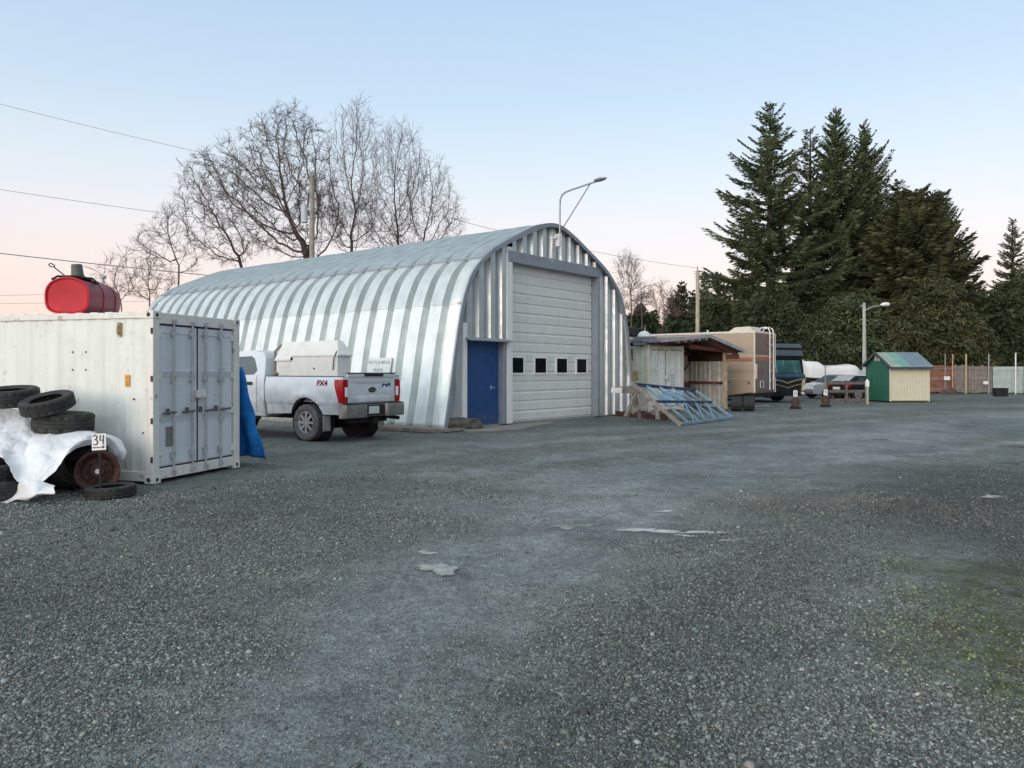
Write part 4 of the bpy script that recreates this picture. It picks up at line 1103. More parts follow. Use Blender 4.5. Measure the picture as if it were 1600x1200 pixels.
# cab and bonnet
def cabw(y, z):
    w = 0.985
    if z > 1.40: w -= 0.30 * (z - 1.40) ** 1.0 * 0.75
    if z < 0.9: w -= 0.05 * ((0.9 - z) / 0.4) ** 2
    return w
cab = [(2.70, 0.52), (5.72 - zt, 0.52)] + [(5.72 + RA * math.cos(a), 0.45 + RA * math.sin(a)) for a in np.linspace(math.pi - math.asin(0.09 / RA), math.asin(0.09 / RA), 18)][1:-1] + [(6.30, 0.54), (6.62, 0.60), (6.66, 0.95), (6.58, 1.22), (6.45, 1.30), (5.35, 1.43), (4.62, 1.98), (4.35, 2.08), (3.2, 2.11), (2.88, 2.05), (2.78, 1.92), (2.71, 1.50)]
cabm = body_prism(cab, cabw, [0.7, 0.85, 1.0, 1.2, 1.40, 1.5, 1.6, 1.75, 1.9, 2.0], [])
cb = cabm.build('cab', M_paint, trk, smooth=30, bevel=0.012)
def side_pane(parent, poly, wf, mtl, name='window', off=0.006):
    objs = []
    for s in (-1, 1):
        m_ = MB(); n_ = len(poly)
        vs = [(s * (wf(y, z) + off), y, z) for y, z in poly] + [(s * (wf(y, z) - 0.02), y, z) for y, z in poly]
        m_.add(vs, [tuple(range(n_)), tuple(range(n_, 2 * n_))[::-1]] + [(i, (i + 1) % n_, n_ + (i + 1) % n_, n_ + i) for i in range(n_)])
        objs.append(m_.build(name, mtl, parent))
    return objs
side_pane(cb, [(3.10, 1.52), (3.98, 1.50), (3.98, 1.95), (3.30, 1.97), (3.17, 1.90), (3.0, 1.62)], cabw, M_glass)
side_pane(cb, [(4.10, 1.50), (5.05, 1.50), (4.62, 1.88), (4.42, 1.95), (4.10, 1.95)], cabw, M_glass)
m = MB(); m.add([(-0.72, 2.735, 1.56), (0.72, 2.735, 1.56), (0.66, 2.80, 1.93), (-0.66, 2.80, 1.93), (-0.72, 2.76, 1.56), (0.72, 2.76, 1.56), (0.66, 2.83, 1.93), (-0.66, 2.83, 1.93)],
                [(0, 1, 2, 3), (4, 5, 6, 7), (0, 1, 5, 4), (1, 2, 6, 5), (2, 3, 7, 6), (3, 0, 4, 7)]); m.build('rear_window', M_glass_dark, cb)
m = MB(); m.add([(-0.80, 5.30, 1.48), (0.80, 5.30, 1.48), (0.70, 4.66, 1.965), (-0.70, 4.66, 1.965)], [(0, 1, 2, 3)]); m.V = [(x, y + 0.012, z + 0.016) for x, y, z in m.V]
m.build('windscreen', M_glass_dark, cb)
# door seams, handles, mirrors
for s in (-1, 1):
    m = MB()
    for y in (2.98, 4.02, 5.10):
        pts = [(s * (cabw(y, z) + 0.001), y, z) for z in (0.62, 0.8, 1.0, 1.2, 1.4, 1.5)]; m.tube(pts, 0.006, 4)
    m.build('door_seam', M_darkmetal, trk)
    for y in (3.12, 4.18):
        m = MB(); m.box(min(s * 0.975, s * 1.02), max(s * 0.975, s * 1.02), y, y + 0.20, 1.27, 1.345); m.build('door_handle', M_black, trk, bevel=0.012)
    m = MB(); m.bar((s * 0.95, 5.0, 1.52), (s * 1.22, 4.95, 1.55), 0.05, 0.05); m.box(min(s * 1.12, s * 1.34), max(s * 1.12, s * 1.34), 4.90, 5.0, 1.38, 1.72)
    m.build('mirror', M_black, trk, bevel=0.02)
    m = MB(); m.box(min(s * 0.90, s * 1.08), max(s * 0.90, s * 1.08), 2.9, 5.0, 0.44, 0.50); m.build('side_step', M_darkmetal, trk, bevel=0.01)
m = MB(); m.box(-0.9, 0.9, 6.58, 6.64, 0.72, 1.2); m.build('grille', M_darkmetal, trk)
m = MB(); m.box(-1.0, 1.0, 6.55, 6.78, 0.50, 0.76); m.build('front_bumper', M_chrome, trk, bevel=0.03)
for s in (-1, 1):
    m = MB(); m.box(min(s * 0.72, s * 0.97), max(s * 0.72, s * 0.97), 6.54, 6.67, 0.92, 1.16); m.build('headlight', M_white_lens, trk, bevel=0.02)
# tailgate, pressed panel
m = MB()
pr = [(0.135, 0.885), (0.115, 0.90), (0.110, 1.00), (0.120, 1.03), (0.128, 1.05), (0.130, 1.30), (0.118, 1.325), (0.110, 1.34), (0.108, 1.44), (0.085, 1.47), (0.082, 1.525), (0.10, 1.545), (0.16, 1.55)]
rows = [[Vector((x, y + (0.02 * (abs(x) / 0.77) ** 4), z)) for x in np.linspace(-0.775, 0.775, 13)] for y, z in pr]
m.grid(rows); m.box(-0.77, 0.77, 0.125, 0.17, 0.89, 1.545)
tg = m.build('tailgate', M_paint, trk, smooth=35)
m = MB(); m.box(-0.79, 0.79, 0.08, 0.185, 1.548, 1.568); m.build('tailgate_cap', M_black, tg, bevel=0.006)
m = MB(); m.box(-0.30, 0.33, 0.066, 0.10, 1.478, 1.555); m.build('handle', M_black, tg, bevel=0.012)
m = MB(); m.prism([(0.125 * math.cos(a), 0.058 * math.sin(a)) for a in np.linspace(0, 2 * math.pi, 29)[:-1]], lambda u, v, s: Vector((u, 0.112 + 0.02 * s, 1.17 + v)))
eb = m.build('emblem', mat('emblem_black', (0.012, 0.012, 0.016), 0.3), tg)
t_ = text_mesh('Ford', 0.10, 0.001); moved(t_, Matrix.Translation((0, 0.110, 1.168)) @ Matrix.Shear('XZ', 4, (0.25, 0)) if False else Tr(0, 0.110, 1.168)).build('script', mat('emblem_grey', (0.30, 0.30, 0.31), 0.4, 0.5), tg)
m = MB(); m.prism([(0.130 * math.cos(a), 0.063 * math.sin(a)) for a in np.linspace(0, 2 * math.pi, 29)[:-1]], lambda u, v, s: Vector((u, 0.118 + 0.012 * s, 1.17 + v))); m.build('emblem_ring', M_steel, tg)
# mountain sticker: dark blue sky over two pale peaks
stc = MB(); stc.box(0.33, 0.63, 0.1255, 0.134, 1.125, 1.175); stc.build('sticker_strip', mat('sticker_grey', (0.42, 0.46, 0.44), 0.5), tg)
m = MB(); m.prism([(0.33, 1.20), (0.33, 1.27), (0.385, 1.315), (0.44, 1.30), (0.50, 1.29), (0.545, 1.318), (0.60, 1.318), (0.63, 1.30), (0.63, 1.22), (0.575, 1.275), (0.50, 1.21), (0.42, 1.28)], lambda u, v, s: Vector((u, 0.124 + 0.01 * s - 0.018 * max(0, v - 1.29) / 0.04, v)))
m.build('sticker', mat('sticker_navy', (0.020, 0.055, 0.16), 0.5, var=0.3, scale=20), tg)
m = MB(); m.prism([(0.33, 1.175), (0.33, 1.20), (0.42, 1.275), (0.50, 1.205), (0.575, 1.27), (0.63, 1.215), (0.63, 1.175)], lambda u, v, s: Vector((u, 0.1245 + 0.01 * s, v)))
m.build('sticker_peaks', mat('sticker_pale', (0.62, 0.70, 0.72), 0.5), tg)
# tail lights wrap the corners
for s in (-1, 1):
    m = MB()
    po = [(0.90, 0.80), (0.90, 0.885), (1.40, 0.885), (1.42, 0.79)]
    pl = [(1.0, 0.105), (0.99, 0.36)]
    vs = []
    zs = [0.885, 0.98, 1.10, 1.20, 1.30, 1.41]
    fw = [0.21, 0.22, 0.25, 0.29, 0.32, 0.34]
    rows = []
    for z, yy in zip(zs, fw):
        w = bedw(0.3, z) + 0.008
        rows.append([Vector((s * 0.785, 0.116, z)), Vector((s * 0.90, 0.102, z)), Vector((s * (w - 0.05), 0.105, z)), Vector((s * (w - 0.005), 0.15, z)), Vector((s * w, 0.20, z)), Vector((s * w, yy, z)), Vector((s * (w - 0.03), yy, z))])
    m.grid(rows); nr = len(rows); m.F += [tuple(range(7)), tuple((nr - 1) * 7 + j for j in range(7))]; m.M += [0, 0]
    tl = m.build('tail_light', M_red_lens, trk, smooth=40)
    m = MB(); m.box(min(s * 0.80, s * 0.885), max(s * 0.80, s * 0.885), 0.094, 0.115, 1.02, 1.24); m.build('reverse_lens', M_white_lens, tl, bevel=0.01)
# bumper with step and plate
m = MB()
pb = [(-1.01, 0.16), (-1.03, 0.04), (-0.95, -0.02), (-0.35, -0.06), (-0.30, 0.0), (0.30, 0.0), (0.35, -0.06), (0.95, -0.02), (1.03, 0.04), (1.01, 0.16)]
rows = []
for z, k_ in ((0.55, 0.93), (0.58, 0.99), (0.80, 1.0), (0.845, 0.97), (0.855, 0.6)):
    rows.append([Vector((x, 0.16 + (y - 0.16) * k_, z + (0.02 if abs(x) < 0.33 and z < 0.6 else 0))) for x, y in pb])
m.grid(rows); m.F += [tuple(range(10))]; m.M += [0]; m.box(-0.98, 0.98, 0.10, 0.2, 0.60, 0.80)
bp = m.build('bumper', M_chrome, trk, smooth=30)
m = MB(); m.box(-0.95, 0.95, 0.0, 0.14, 0.856, 0.872); m.build('step_pad', M_black, bp)
m = MB(); m.box(-0.24, 0.10, -0.012, -0.004, 0.625, 0.795); m.build('licence_plate', mat('plate', (0.50, 0.56, 0.55), 0.5, var=0.1, scale=20), bp, bevel=0.004)
m = MB(); m.box(-0.31, 0.31, -0.003, 0.02, 0.585, 0.83); m.build('plate_recess', M_darkmetal, bp)
m = MB(); m.box(-0.55, 0.55, 0.16, 0.42, 0.42, 0.56); m.box(-0.06, 0.06, -0.02, 0.3, 0.40, 0.50); m.box(-0.45, -0.36, 0.16, 6.2, 0.46, 0.62); m.box(0.36, 0.45, 0.16, 6.2, 0.46, 0.62); m.box(-0.85, 0.85, 2.9, 5.1, 0.50, 0.56)
m.build('chassis', M_darkmetal, trk)
m = MB(); m.cyl((-0.85, 1.25, 0.43), (0.85, 1.25, 0.43), 0.06, n=12); m.cyl((-0.14, 1.25, 0.43), (0.14, 1.25, 0.43), 0.19, n=16); m.cyl((-0.85, 5.72, 0.43), (0.85, 5.72, 0.43), 0.06, n=12)
m.build_each('axle', M_darkmetal, trk)
m = MB(); m.tube([(0.62, 1.9, 0.56), (0.66, 0.7, 0.56), (0.80, 0.30, 0.50), (0.97, 0.14, 0.47)], 0.045, 10); m.build('exhaust_pipe', M_darkmetal, trk, smooth=60)
tyre_mesh = tyre_mb(0.42, 0.245, 0.27, 34, 0.014)
tyre_mesh.V = tyre_mesh.V
def make_wheel(x, y, s):
    T = Tr(x, y, 0.42) @ Ry(R(90) * s)
    w = moved(tyre_mb(0.42, 0.245, 0.27, 34, 0.014), T).build('wheel', M_rubber_dusty, trk, smooth=35)
    m_ = MB(); m_.lathe([(0.0, 0.02), (0.20, 0.02), (0.235, 0.02), (0.248, 0.10), (0.255, 0.115), (0.240, 0.118), (0.222, 0.085), (0.20, 0.03)], T, 36)
    T2 = T
    for k_ in range(8):
        a = 2 * math.pi * k_ / 8
        m_.bar(T2 @ Vector((0.06 * math.cos(a), 0.06 * math.sin(a), 0.085)), T2 @ Vector((0.235 * math.cos(a), 0.235 * math.sin(a), 0.085)), 0.055, 0.055)
    m_.cyl(T2 @ Vector((0, 0, 0.03)), T2 @ Vector((0, 0, 0.105)), 0.085, n=20)
    m_.build('rim', M_rim, w, smooth=35)
    m_ = MB(); m_.cyl(T2 @ Vector((0, 0, 0.015)), T2 @ Vector((0, 0, 0.03)), 0.23, n=30); m_.build('brake_disc', M_darkmetal, w)
for y in (1.25, 5.72):
    for s in (-1, 1): make_wheel(s * 0.875, y, s)
for s in (-1, 1):
    m = MB(); m.box(min(s * 0.78, s * 1.0), max(s * 0.78, s * 1.0), 0.665, 0.685, 0.24, 0.60); m.build('mud_flap', M_mudflap, trk, bevel=0.004)
    t_ = text_mesh('FX4', 0.165, 0.002, sx=1.25, bold=0.008)
    T = Tr(s * 1.0, 0.72, 1.325) @ Rz(R(-90) if s < 0 else R(90))
    w_ = [(bedw(0.45 + 0.5, 1.32))]
    d_ = moved(t_, T); d_.V = [(s * (bedw(y, z) + 0.004 + 0.001 * (i % 2)), y, z) for i, (x, y, z) in enumerate(d_.V)]
    d_.build('decal', mat('decal_red', (0.30, 0.015, 0.06), 0.5), trk)
    t_ = text_mesh('FX4', 0.155, 0.002, sx=1.25, bold=-0.001); d_ = moved(t_, T); d_.V = [(s * (bedw(y, z) + 0.0065), y, z - 0.004) for (x, y, z) in d_.V]
    d_.build('decal', mat('decal_dark', (0.03, 0.012, 0.03), 0.5), trk)
# white cargo box standing in the bed
bx = thing('cargo_box', 'white sheet metal box with a sloped lid standing in the pickup bed', 'box', T0 + TV * 1.55 + Vector((0, 0, 0.882)), TR)
y0, y1 = -1.10, 0.98
ze_, zt_ = 1.10, 1.43
m = MB(); m.box(-0.78, -0.36, y0, 0.42, 0.0, ze_); m.box(-0.76, -0.36, 0.42, y1, 0.0, ze_ - 0.10); b_ = m.build('box_body', M_box_white, bx, bevel=0.012)
m = MB()
def lid(yA, yB, zE, zT, hipA):
    xa, xb = -0.80, -0.34
    vs = [(xa, yA, zE), (xb, yA, zE), (xb, yB, zE), (xa, yB, zE), (-0.52, yA + hipA, zT), (-0.36, yA + hipA, zT), (-0.36, yB, zT), (-0.52, yB, zT),
          (xa, yA, zE - 0.04), (xb, yA, zE - 0.04), (xb, yB, zE - 0.04), (xa, yB, zE - 0.04)]
    m.add(vs, [(4, 5, 6, 7), (0, 1, 5, 4), (1, 2, 6, 5), (2, 3, 7, 6), (3, 0, 4, 7), (0, 8, 9, 1), (1, 9, 10, 2), (2, 10, 11, 3), (3, 11, 8, 0), (11, 10, 9, 8)])
lid(y0 - 0.04, 0.44, ze_, zt_, 0.30); lid(0.444, y1 + 0.02, ze_ - 0.10, zt_ - 0.003, 0.0)
m.build('lid', M_box_white, bx, bevel=0.01)
m = MB(); m.tube([(-0.80, y0 + 0.12, 0.75), (-0.82, y0 + 0.08, 1.0), (-0.81, y0 + 0.02, 1.12), (-0.72, y0 + 0.06, 1.18)], 0.014, 6); m.build('strap', mat('reddish_strap', (0.16, 0.09, 0.09), 0.8), bx)
m = MB(); m.tube([(-0.55, y1 + 0.06, 1.36), (-0.72, y1 + 0.08, 1.2), (-0.74, y1 + 0.07, 0.85), (-0.74, y1 + 0.06, 0.70), (-0.80, y1 - 0.06, 0.63)], [0.02, 0.035, 0.03, 0.05, 0.05], 7)
m.build('rolled_strap', mat('brown_strap', (0.22, 0.16, 0.13), 0.85, var=0.4, scale=20), bx)
m = MB(); m.box(-0.772, -0.74, 0.50, 0.86, 0.82, 0.93); m.build('handle_recess', M_cont_frame, bx, bevel=0.006)
m = MB(); m.cyl((-0.77, -0.35, 0.78), (-0.79, -0.35, 0.78), 0.022, n=12); m.cyl((-0.775, 0.40, 1.02), (-0.81, 0.40, 1.01), 0.03, n=12); m.build_each('latch', M_darkmetal, bx)
# ------------------------------------------------------------------ second container, lean-to, frame, sawhorse
C2 = Vector((5.35, 30.0, 0)); C2R = math.atan2(0.6, 0.8); C2U = Vector((0.8, 0.6, 0)); C2V = Vector((-0.6, 0.8, 0))
def c2(x, y, z): return C2 + C2U * x + C2V * y + Vector((0, 0, z))
cont2 = container('older stained white shipping container standing between the hangar and the open lean-to', C2, C2R, 2.05, 5.6, 2.62, M_cont2, M_cont2_door, M_cont2, False)
MB().box(0.015, 0.03, 0.62, 1.0, 1.25, 1.62).build('rust_patch', mat('mustard_patch', (0.42, 0.30, 0.10), 0.8, var=0.4, scale=9), cont2)
MB().box(0.01, 0.03, 0.9, 0.98, 2.0, 2.5).build('rust_streak', M_rust, cont2)
m = MB()
for k_ in range(4): m.box(1.30, 1.55, 0.039, 0.044, 1.0 + k_ * 0.13, 1.09 + k_ * 0.13)
m.build_each('stencil', mat('faint_stencil', (0.40, 0.44, 0.49), 0.6), cont2)
# vent dome on a grey curb on its roof
vd = thing('roof_vent', 'white dome vent on a grey box at the left roof corner of the old container', 'vent', c2(0.10, 0.35, 2.62), C2R)
m = MB(); m.box(-0.32, 0.42, -0.3, 0.3, 0.0, 0.34); m.box(-0.36, 0.46, -0.34, 0.34, 0.14, 0.18); m.build('curb', mat('grey_curb', (0.16, 0.17, 0.19), 0.7, var=0.3, scale=10, streak=((0.32, 0.33, 0.34), 0.5, 8, 8)), vd, bevel=0.01)
m = MB(); m.lathe([(0.26 * math.cos(a), 0.34 + 0.23 * math.sin(a)) for a in np.linspace(0, math.pi / 2, 10)], Tr(0.0, 0, 0), 24); m.build('dome', M_white, vd, smooth=60)
m = MB(); m.cyl((0.05, 0, 0.55), (0.06, 0, 0.80), 0.03, 0.008, n=8); m.build('finial', M_wood_pale, vd)
p = c2(1.7, 2.6, 2.66)
tyre('large black tyre lying flat on the roof behind the lean-to edge', p + Vector((0, 0, 0.62)), (R(2), R(3), 0.4), 0.62, 0.30, 0.36, 30, 0.03, group='tyre on the lean-to roof')
# lean-to: shared roof over container and open bay
M_roofing = mat('dark_roofing', (0.12, 0.125, 0.135), 0.75, var=0.25, scale=5, streak=((0.20, 0.21, 0.23), 0.5, 6, 6))
M_fascia = mat('grey_fascia', (0.30, 0.31, 0.35), 0.7, var=0.2, scale=6)
M_redwood = mat('red_brown_timber', (0.13, 0.045, 0.032), 0.8, var=0.4, scale=8)
M_poly = mat('ribbed_sheet', (0.42, 0.42, 0.38), 0.55, var=0.25, scale=3, streak=((0.22, 0.23, 0.20), 0.8, 9, 0.3))
ln = thing('lean_to_shelter', 'open timber lean-to with a dark two-slope roof beside the old container', 'shelter', C2, C2R)
prof_r = [(-0.15, 2.78), (2.75, 3.04), (5.05, 2.46)]
m = MB(); rows = []
for yy in (-0.75, 3.6): rows.append([Vector((x, yy, z)) for x, z in prof_r] + [Vector((x, yy, z - 0.07)) for x, z in prof_r[::-1]])
m.grid(rows, closed=True); m.F += [tuple(range(6)), tuple(range(6, 12))]; m.M += [0, 0]; m.build('roof', M_roofing, ln)
m = MB()
for (xa, za), (xb, zb) in zip(prof_r[:-1], prof_r[1:]): m.bar((xa, -0.77, za - 0.02), (xb, -0.77, zb - 0.02), 0.03, 0.13)
m.build('fascia', M_fascia, ln)
for yy in (-0.4, 0.4, 1.2, 2.0, 2.8):
    m = MB()
    for (xa, za), (xb, zb) in zip(prof_r[:-1], prof_r[1:]): m.bar((xa + 0.1, yy, za - 0.15), (xb - 0.05, yy, zb - 0.15), 0.05, 0.13)
    m.build_each('rafter', M_redwood, ln)
m = MB()
for i in range(5): m.bar((0.9 + i * 0.42, -0.74, 2.76 + i * 0.035), (0.9 + i * 0.42, -0.45, 2.76 + i * 0.035), 0.09, 0.08)
m.build_each('purlin_end', M_wood_pale, ln)
for (x, yy, zt2) in ((4.50, -0.15, 2.50), (4.55, 3.0, 2.45), (2.2, 3.1, 2.95)):
    m = MB(); m.box(x - 0.07, x + 0.07, yy - 0.07, yy + 0.07, 0, zt2); m.build('post', M_wood_pale, ln, bevel=0.006)
pts = []; x = 2.10
while x < 4.6: pts += [(x, 0), (x + 0.09, 0), (x + 0.12, 0.03), (x + 0.18, 0.03)]; x += 0.21
m = MB(); m.grid([[Vector((a, 1.9 + b, z)) for a, b in pts] for z in (0.06, 2.55)]); m.build('back_wall', M_poly, ln)
m = MB(); m.grid([[Vector((4.56 + b, 0.0 + (a - 2.1) * 1.15, z)) for a, b in pts] for z in (0.06, 2.02)]); m.build('side_wall', M_poly, ln)
m = MB(); m.box(4.55, 4.58, 0.0, 2.95, 2.03, 2.52); m.box(2.1, 4.6, 3.3, 3.34, 1.0, 2.8); m.build_each('shade_panel', mat('interior_shade', (0.025, 0.014, 0.012), 0.9, var=0.4), ln)  # near-black sheets added to stand for the dark interior under the roof
m = MB(); m.box(2.1, 4.5, 1.72, 1.86, 0.92, 1.12); m.box(2.1, 4.5, 1.74, 1.84, 2.30, 2.45); m.bar((2.15, -0.2, 2.60), (5.2, -0.2, 2.42), 0.08, 0.16); m.box(4.42, 4.54, 0.0, 1.8, 1.06, 1.16); m.box(4.3, 5.05, -0.02, 0.04, 1.10, 1.15)
m.build_each('beam', M_redwood, ln)
m = MB(); m.bar((2.2, 1.66, 2.3), (3.5, 1.66, 1.1), 0.06, 0.05); m.bar((4.45, 1.66, 2.0), (3.3, 1.66, 1.1), 0.06, 0.05); m.build_each('brace', M_wood_brown, ln)
m = MB(); m.box(4.35, 5.0, -0.5, -0.3, 2.12, 2.32); m.build('end_block', M_redwood, ln)

# blue steel frame leaning on a trestle
M_bluesteel = mat('blue_steel', (0.20, 0.32, 0.42), 0.35, 0.3, var=0.25, scale=7, spots=((0.35, 0.46, 0.55), 0.5, 9), rvar=0.1)
M_blued = mat('dark_blue_steel', (0.02, 0.06, 0.14), 0.4, 0.3, var=0.25, scale=7)
BL = G(1064, 665); BR = G(1144, 654.5)
TL = P(992, 603, 24.0); TRt = P(1086, 612, 26.9)
fo = BL.copy()
fr = thing('steel_frame', 'blue steel lattice frame leaning at a slant on a timber trestle', 'frame', fo)
def fp(u, v, w=0): # u along the width, v up the slope
    a = BL.lerp(BR, u); b = TL.lerp(TRt, u); q = a.lerp(b, v)
    n_ = (BR - BL).cross(TL - BL).normalized(); return q - fo + n_ * w + Vector((0, 0, 0.05))
m = MB()
m.bar(fp(0, 0), fp(1, 0), 0.09, 0.09); m.bar(fp(1, 0), fp(1, 1), 0.07, 0.07); m.build('bottom_rail', M_bluesteel, fr, bevel=0.006)
m = MB(); m.bar(fp(0, 1), fp(1, 1), 0.10, 0.10); m.bar(fp(0, 0.55), fp(1, 0.55), 0.09, 0.09); m.build('cross_rail', M_blued, fr, bevel=0.006)
m = MB()
for u in (0.16, 0.36, 0.5, 0.68, 0.84): m.bar(fp(u, 0.02, -0.03), fp(u, 0.98, -0.03), 0.05, 0.05)
for u in (0.2, 0.4, 0.6): m.bar(fp(u + 0.12, 0.56, 0.02), fp(u - 0.04, 0.98, 0.02), 0.04, 0.04); m.bar(fp(u + 0.05, 0.04, 0.02), fp(u + 0.25, 0.5, 0.02), 0.035, 0.035)
m.build_each('slat', M_bluesteel, fr)
m = MB()
for u0, u1, v0, v1 in ((0.37, 0.49, 0.60, 0.92), (0.52, 0.66, 0.62, 0.9), (0.2, 0.34, 0.60, 0.8)):
    m.add([fp(u0, v0, -0.06), fp(u1, v0, -0.06), fp(u1, v1, -0.06), fp(u0, v1, -0.06), fp(u0, v0, -0.064), fp(u1, v0, -0.064), fp(u1, v1, -0.064), fp(u0, v1, -0.064)], [(0, 1, 2, 3), (4, 5, 6, 7), (0, 1, 5, 4), (1, 2, 6, 5), (2, 3, 7, 6), (3, 0, 4, 7)])
m.build_each('torn_sheet', M_bluesteel, fr)
m = MB(); m.bar(fp(-0.022, -0.03), fp(-0.022, 1.03), 0.07, 0.10); m.build('side_rail', M_wood_grey, fr)
# trestle
th_ = thing('trestle', 'grey timber trestle with crossed legs behind the blue frame', 'trestle', P(985, 612, 24.3).xy.to_3d())
th_.rotation_euler = (0, 0, 0)
o0 = Vector(th_.location)
def tp_(px, py, d): return P(px, py, d) - o0
m = MB(); m.bar(tp_(957, 609, 24.3), tp_(1004, 612, 25.0), 0.14, 0.17); m.bar(tp_(962, 606, 24.6), tp_(1012, 604, 25.2), 0.10, 0.08); m.build('top_beam', M_wood_grey, th_)
m = MB(); m.bar(tp_(957, 609.5, 24.27) , tp_(970, 610, 24.42), 0.145, 0.175); m.build('beam_end', M_white, th_)
for a, b in (((994, 612, 24.8), (978, 651, 24.5)), ((1012, 625, 24.6), (987, 645, 24.4)), ((990, 612, 25.1), (1000, 652, 25.5)), ((1024, 633, 24.6), (1028, 656, 24.4))):
    m = MB(); m.bar(tp_(*a), tp_(*b), 0.11, 0.09); m.build('leg', M_wood_grey, th_)
tb = thing('timber_pile', 'dark rusty beams lying on the ground under the trestle', 'beams', G(1000, 654))
o0 = Vector(tb.location)
for a, b, h_ in ((G(962, 649), G(1040, 656), 0.16), (G(966, 647), G(1044, 653), 0.12)):
    m = MB(); m.bar(a - o0 + Vector((0, 0, 0.08)), b - o0 + Vector((0, 0, 0.08)), 0.16, h_); m.build_each('beam', M_rust, tb)
m = MB(); m.bar(G(1020, 655) - o0 + Vector((0, 0, 0.2)), G(1052, 652) - o0 + Vector((0, 0, 0.26)), 0.1, 0.1); m.build_each('beam', M_wood_grey, tb)

# ------------------------------------------------------------------ tan motorhome
M_rv = mat('tan_motorhome', (0.40, 0.31, 0.23), 0.45, var=0.05, scale=2)
M_rv_lo = mat('beige_motorhome', (0.36, 0.285, 0.21), 0.45, var=0.06, scale=2, dirt=((0.28, 0.23, 0.18), 0.5, 0.3, 1.2))
M_rv_band = mat('rust_band', (0.36, 0.13, 0.07), 0.45, var=0.12, scale=3)
M_rv_pale = mat('pale_band', (0.52, 0.40, 0.29), 0.45)
M_rv_back = mat('taupe_rear_shaded', (0.13, 0.115, 0.105), 0.35, var=0.15, scale=2)  # shade on the rear face is put into both rear colours
M_rv_brown = mat('brown_rear_shaded', (0.115, 0.070, 0.058), 0.35, var=0.15, scale=2)
M_rv_white = mat('rv_white', (0.66, 0.60, 0.52), 0.5, var=0.05)
RU = Vector((0.64, 0.768, 0)); RO = Vector((10.72, 34.0, 0)); RR_ = math.atan2(RU.y, RU.x)
rv = thing('motorhome', 'tan motorhome with rust coloured stripe and white rear ladder, parked tail first', 'motorhome', RO, RR_)
W, Ln = 2.45, 9.2
def rvbox(name, z0, z1, m_, y0=0.0, zcut=None, ins=0.0):
    mm = MB()
    mm.prism([(y0, z0), (Ln, z0), (Ln, z1), (y0, z1)] if zcut is None else zcut, lambda u, v, s: Vector((ins if s == 0 else W - ins, u, v)))
    return mm.build(name, m_, rv, bevel=0.05)
rvbox('body', 0.62, 3.28, M_rv)
low = [(0.02, 0.66), (1.2, 0.48), (1.9, 0.36), (Ln - 0.02, 0.36), (Ln - 0.02, 1.30), (0.02, 1.30)]
rvbox('lower_body', 0, 0, M_rv_lo, zcut=low, ins=-0.012)
rvbox('stripe', 0, 0, M_rv_band, zcut=[(0.04, 2.02), (Ln - 0.1, 2.02), (Ln - 0.1, 2.22), (0.04, 2.22)], ins=-0.012)
rvbox('stripe', 0, 0, M_rv_pale, zcut=[(0.04, 2.23), (Ln - 0.1, 2.23), (Ln - 0.1, 2.33), (0.04, 2.33)], ins=-0.010)
rvbox('roof', 3.28, 3.40, M_rv_white, ins=0.03)
def rearp(name, x0, x1, z0, z1, m_, y=-0.02, bev=0.02, parent=None):
    return MB().box(x0, x1, y, 0.02, z0, z1).build(name, m_, parent or rv, bevel=bev)
rearp('rear_panel', 0.07, W - 0.07, 0.66, 1.42, M_rv_back)
rearp('rear_panel', 0.07, W - 0.07, 1.425, 2.02, M_rv_back)
rearp('rear_panel', 0.07, W - 0.07, 2.24, 3.30, M_rv_brown)
rearp('rear_stripe', 0.07, W - 0.07, 2.02, 2.24, M_rv_band, -0.022)
rearp('rear_stripe', 0.07, W - 0.07, 2.245, 2.33, M_rv_pale, -0.024, 0.004)
rearp('corner_trim', -0.02, 0.075, 0.62, 3.34, M_rv_white, -0.04, 0.03)
rearp('corner_trim', W - 0.075, W + 0.02, 0.62, 3.34, M_rv_white, -0.04, 0.03)
for x in (0.06, W - 0.34):
    t_ = rearp('tail_light', x, x + 0.16, 1.25, 1.92, M_rv_white, -0.07, 0.02); MB().box(x + 0.165, x + 0.29, -0.06, 0.0, 1.30, 1.78).build('red_lens', M_red_lens, t_, bevel=0.02)
pr_ = rearp('plate_box', 0.62, 1.00, 0.86, 1.16, M_rv_white, -0.05, 0.01); MB().box(0.66, 0.86, -0.056, -0.049, 0.90, 1.12).build('recess', M_black, pr_)
m = MB(); m.box(0.1, W - 0.1, 0.05, 0.3, 0.46, 0.62); m.cyl((W * 0.72, -0.02, 0.40), (W * 0.72, 0.3, 0.44), 0.05, n=10); m.box(0.2, W - 0.2, 0.3, Ln - 0.3, 0.42, 0.64); m.build('chassis', M_darkmetal, rv)
m = MB()
for x in (1.56, 2.0): m.tube([(x, -0.10, 0.75), (x, -0.10, 3.40), (x, -0.04, 3.56), (x, 0.10, 3.62), (x, 0.34, 3.58), (x, 0.42, 3.40)], 0.028, 8)
for z in (1.2, 1.6, 2.0, 2.4, 2.8, 3.15): m.tube([(1.56, -0.10, z), (2.0, -0.10, z)], 0.018, 6)
m.tube([(1.56, 0.02, 3.60), (2.0, 0.02, 3.60)], 0.02, 6)
m.build('ladder', mat('white_tube', (0.74, 0.72, 0.69), 0.4, var=0.05), rv, smooth=60)
m = MB(); m.prism([(0.15, 3.40), (1.25, 3.40), (0.95, 3.58), (0.25, 3.60)], lambda u, v, s: Vector((0.12 + s * 1.1, u, v))); m.build('air_conditioner', M_rv_white, rv, bevel=0.03)
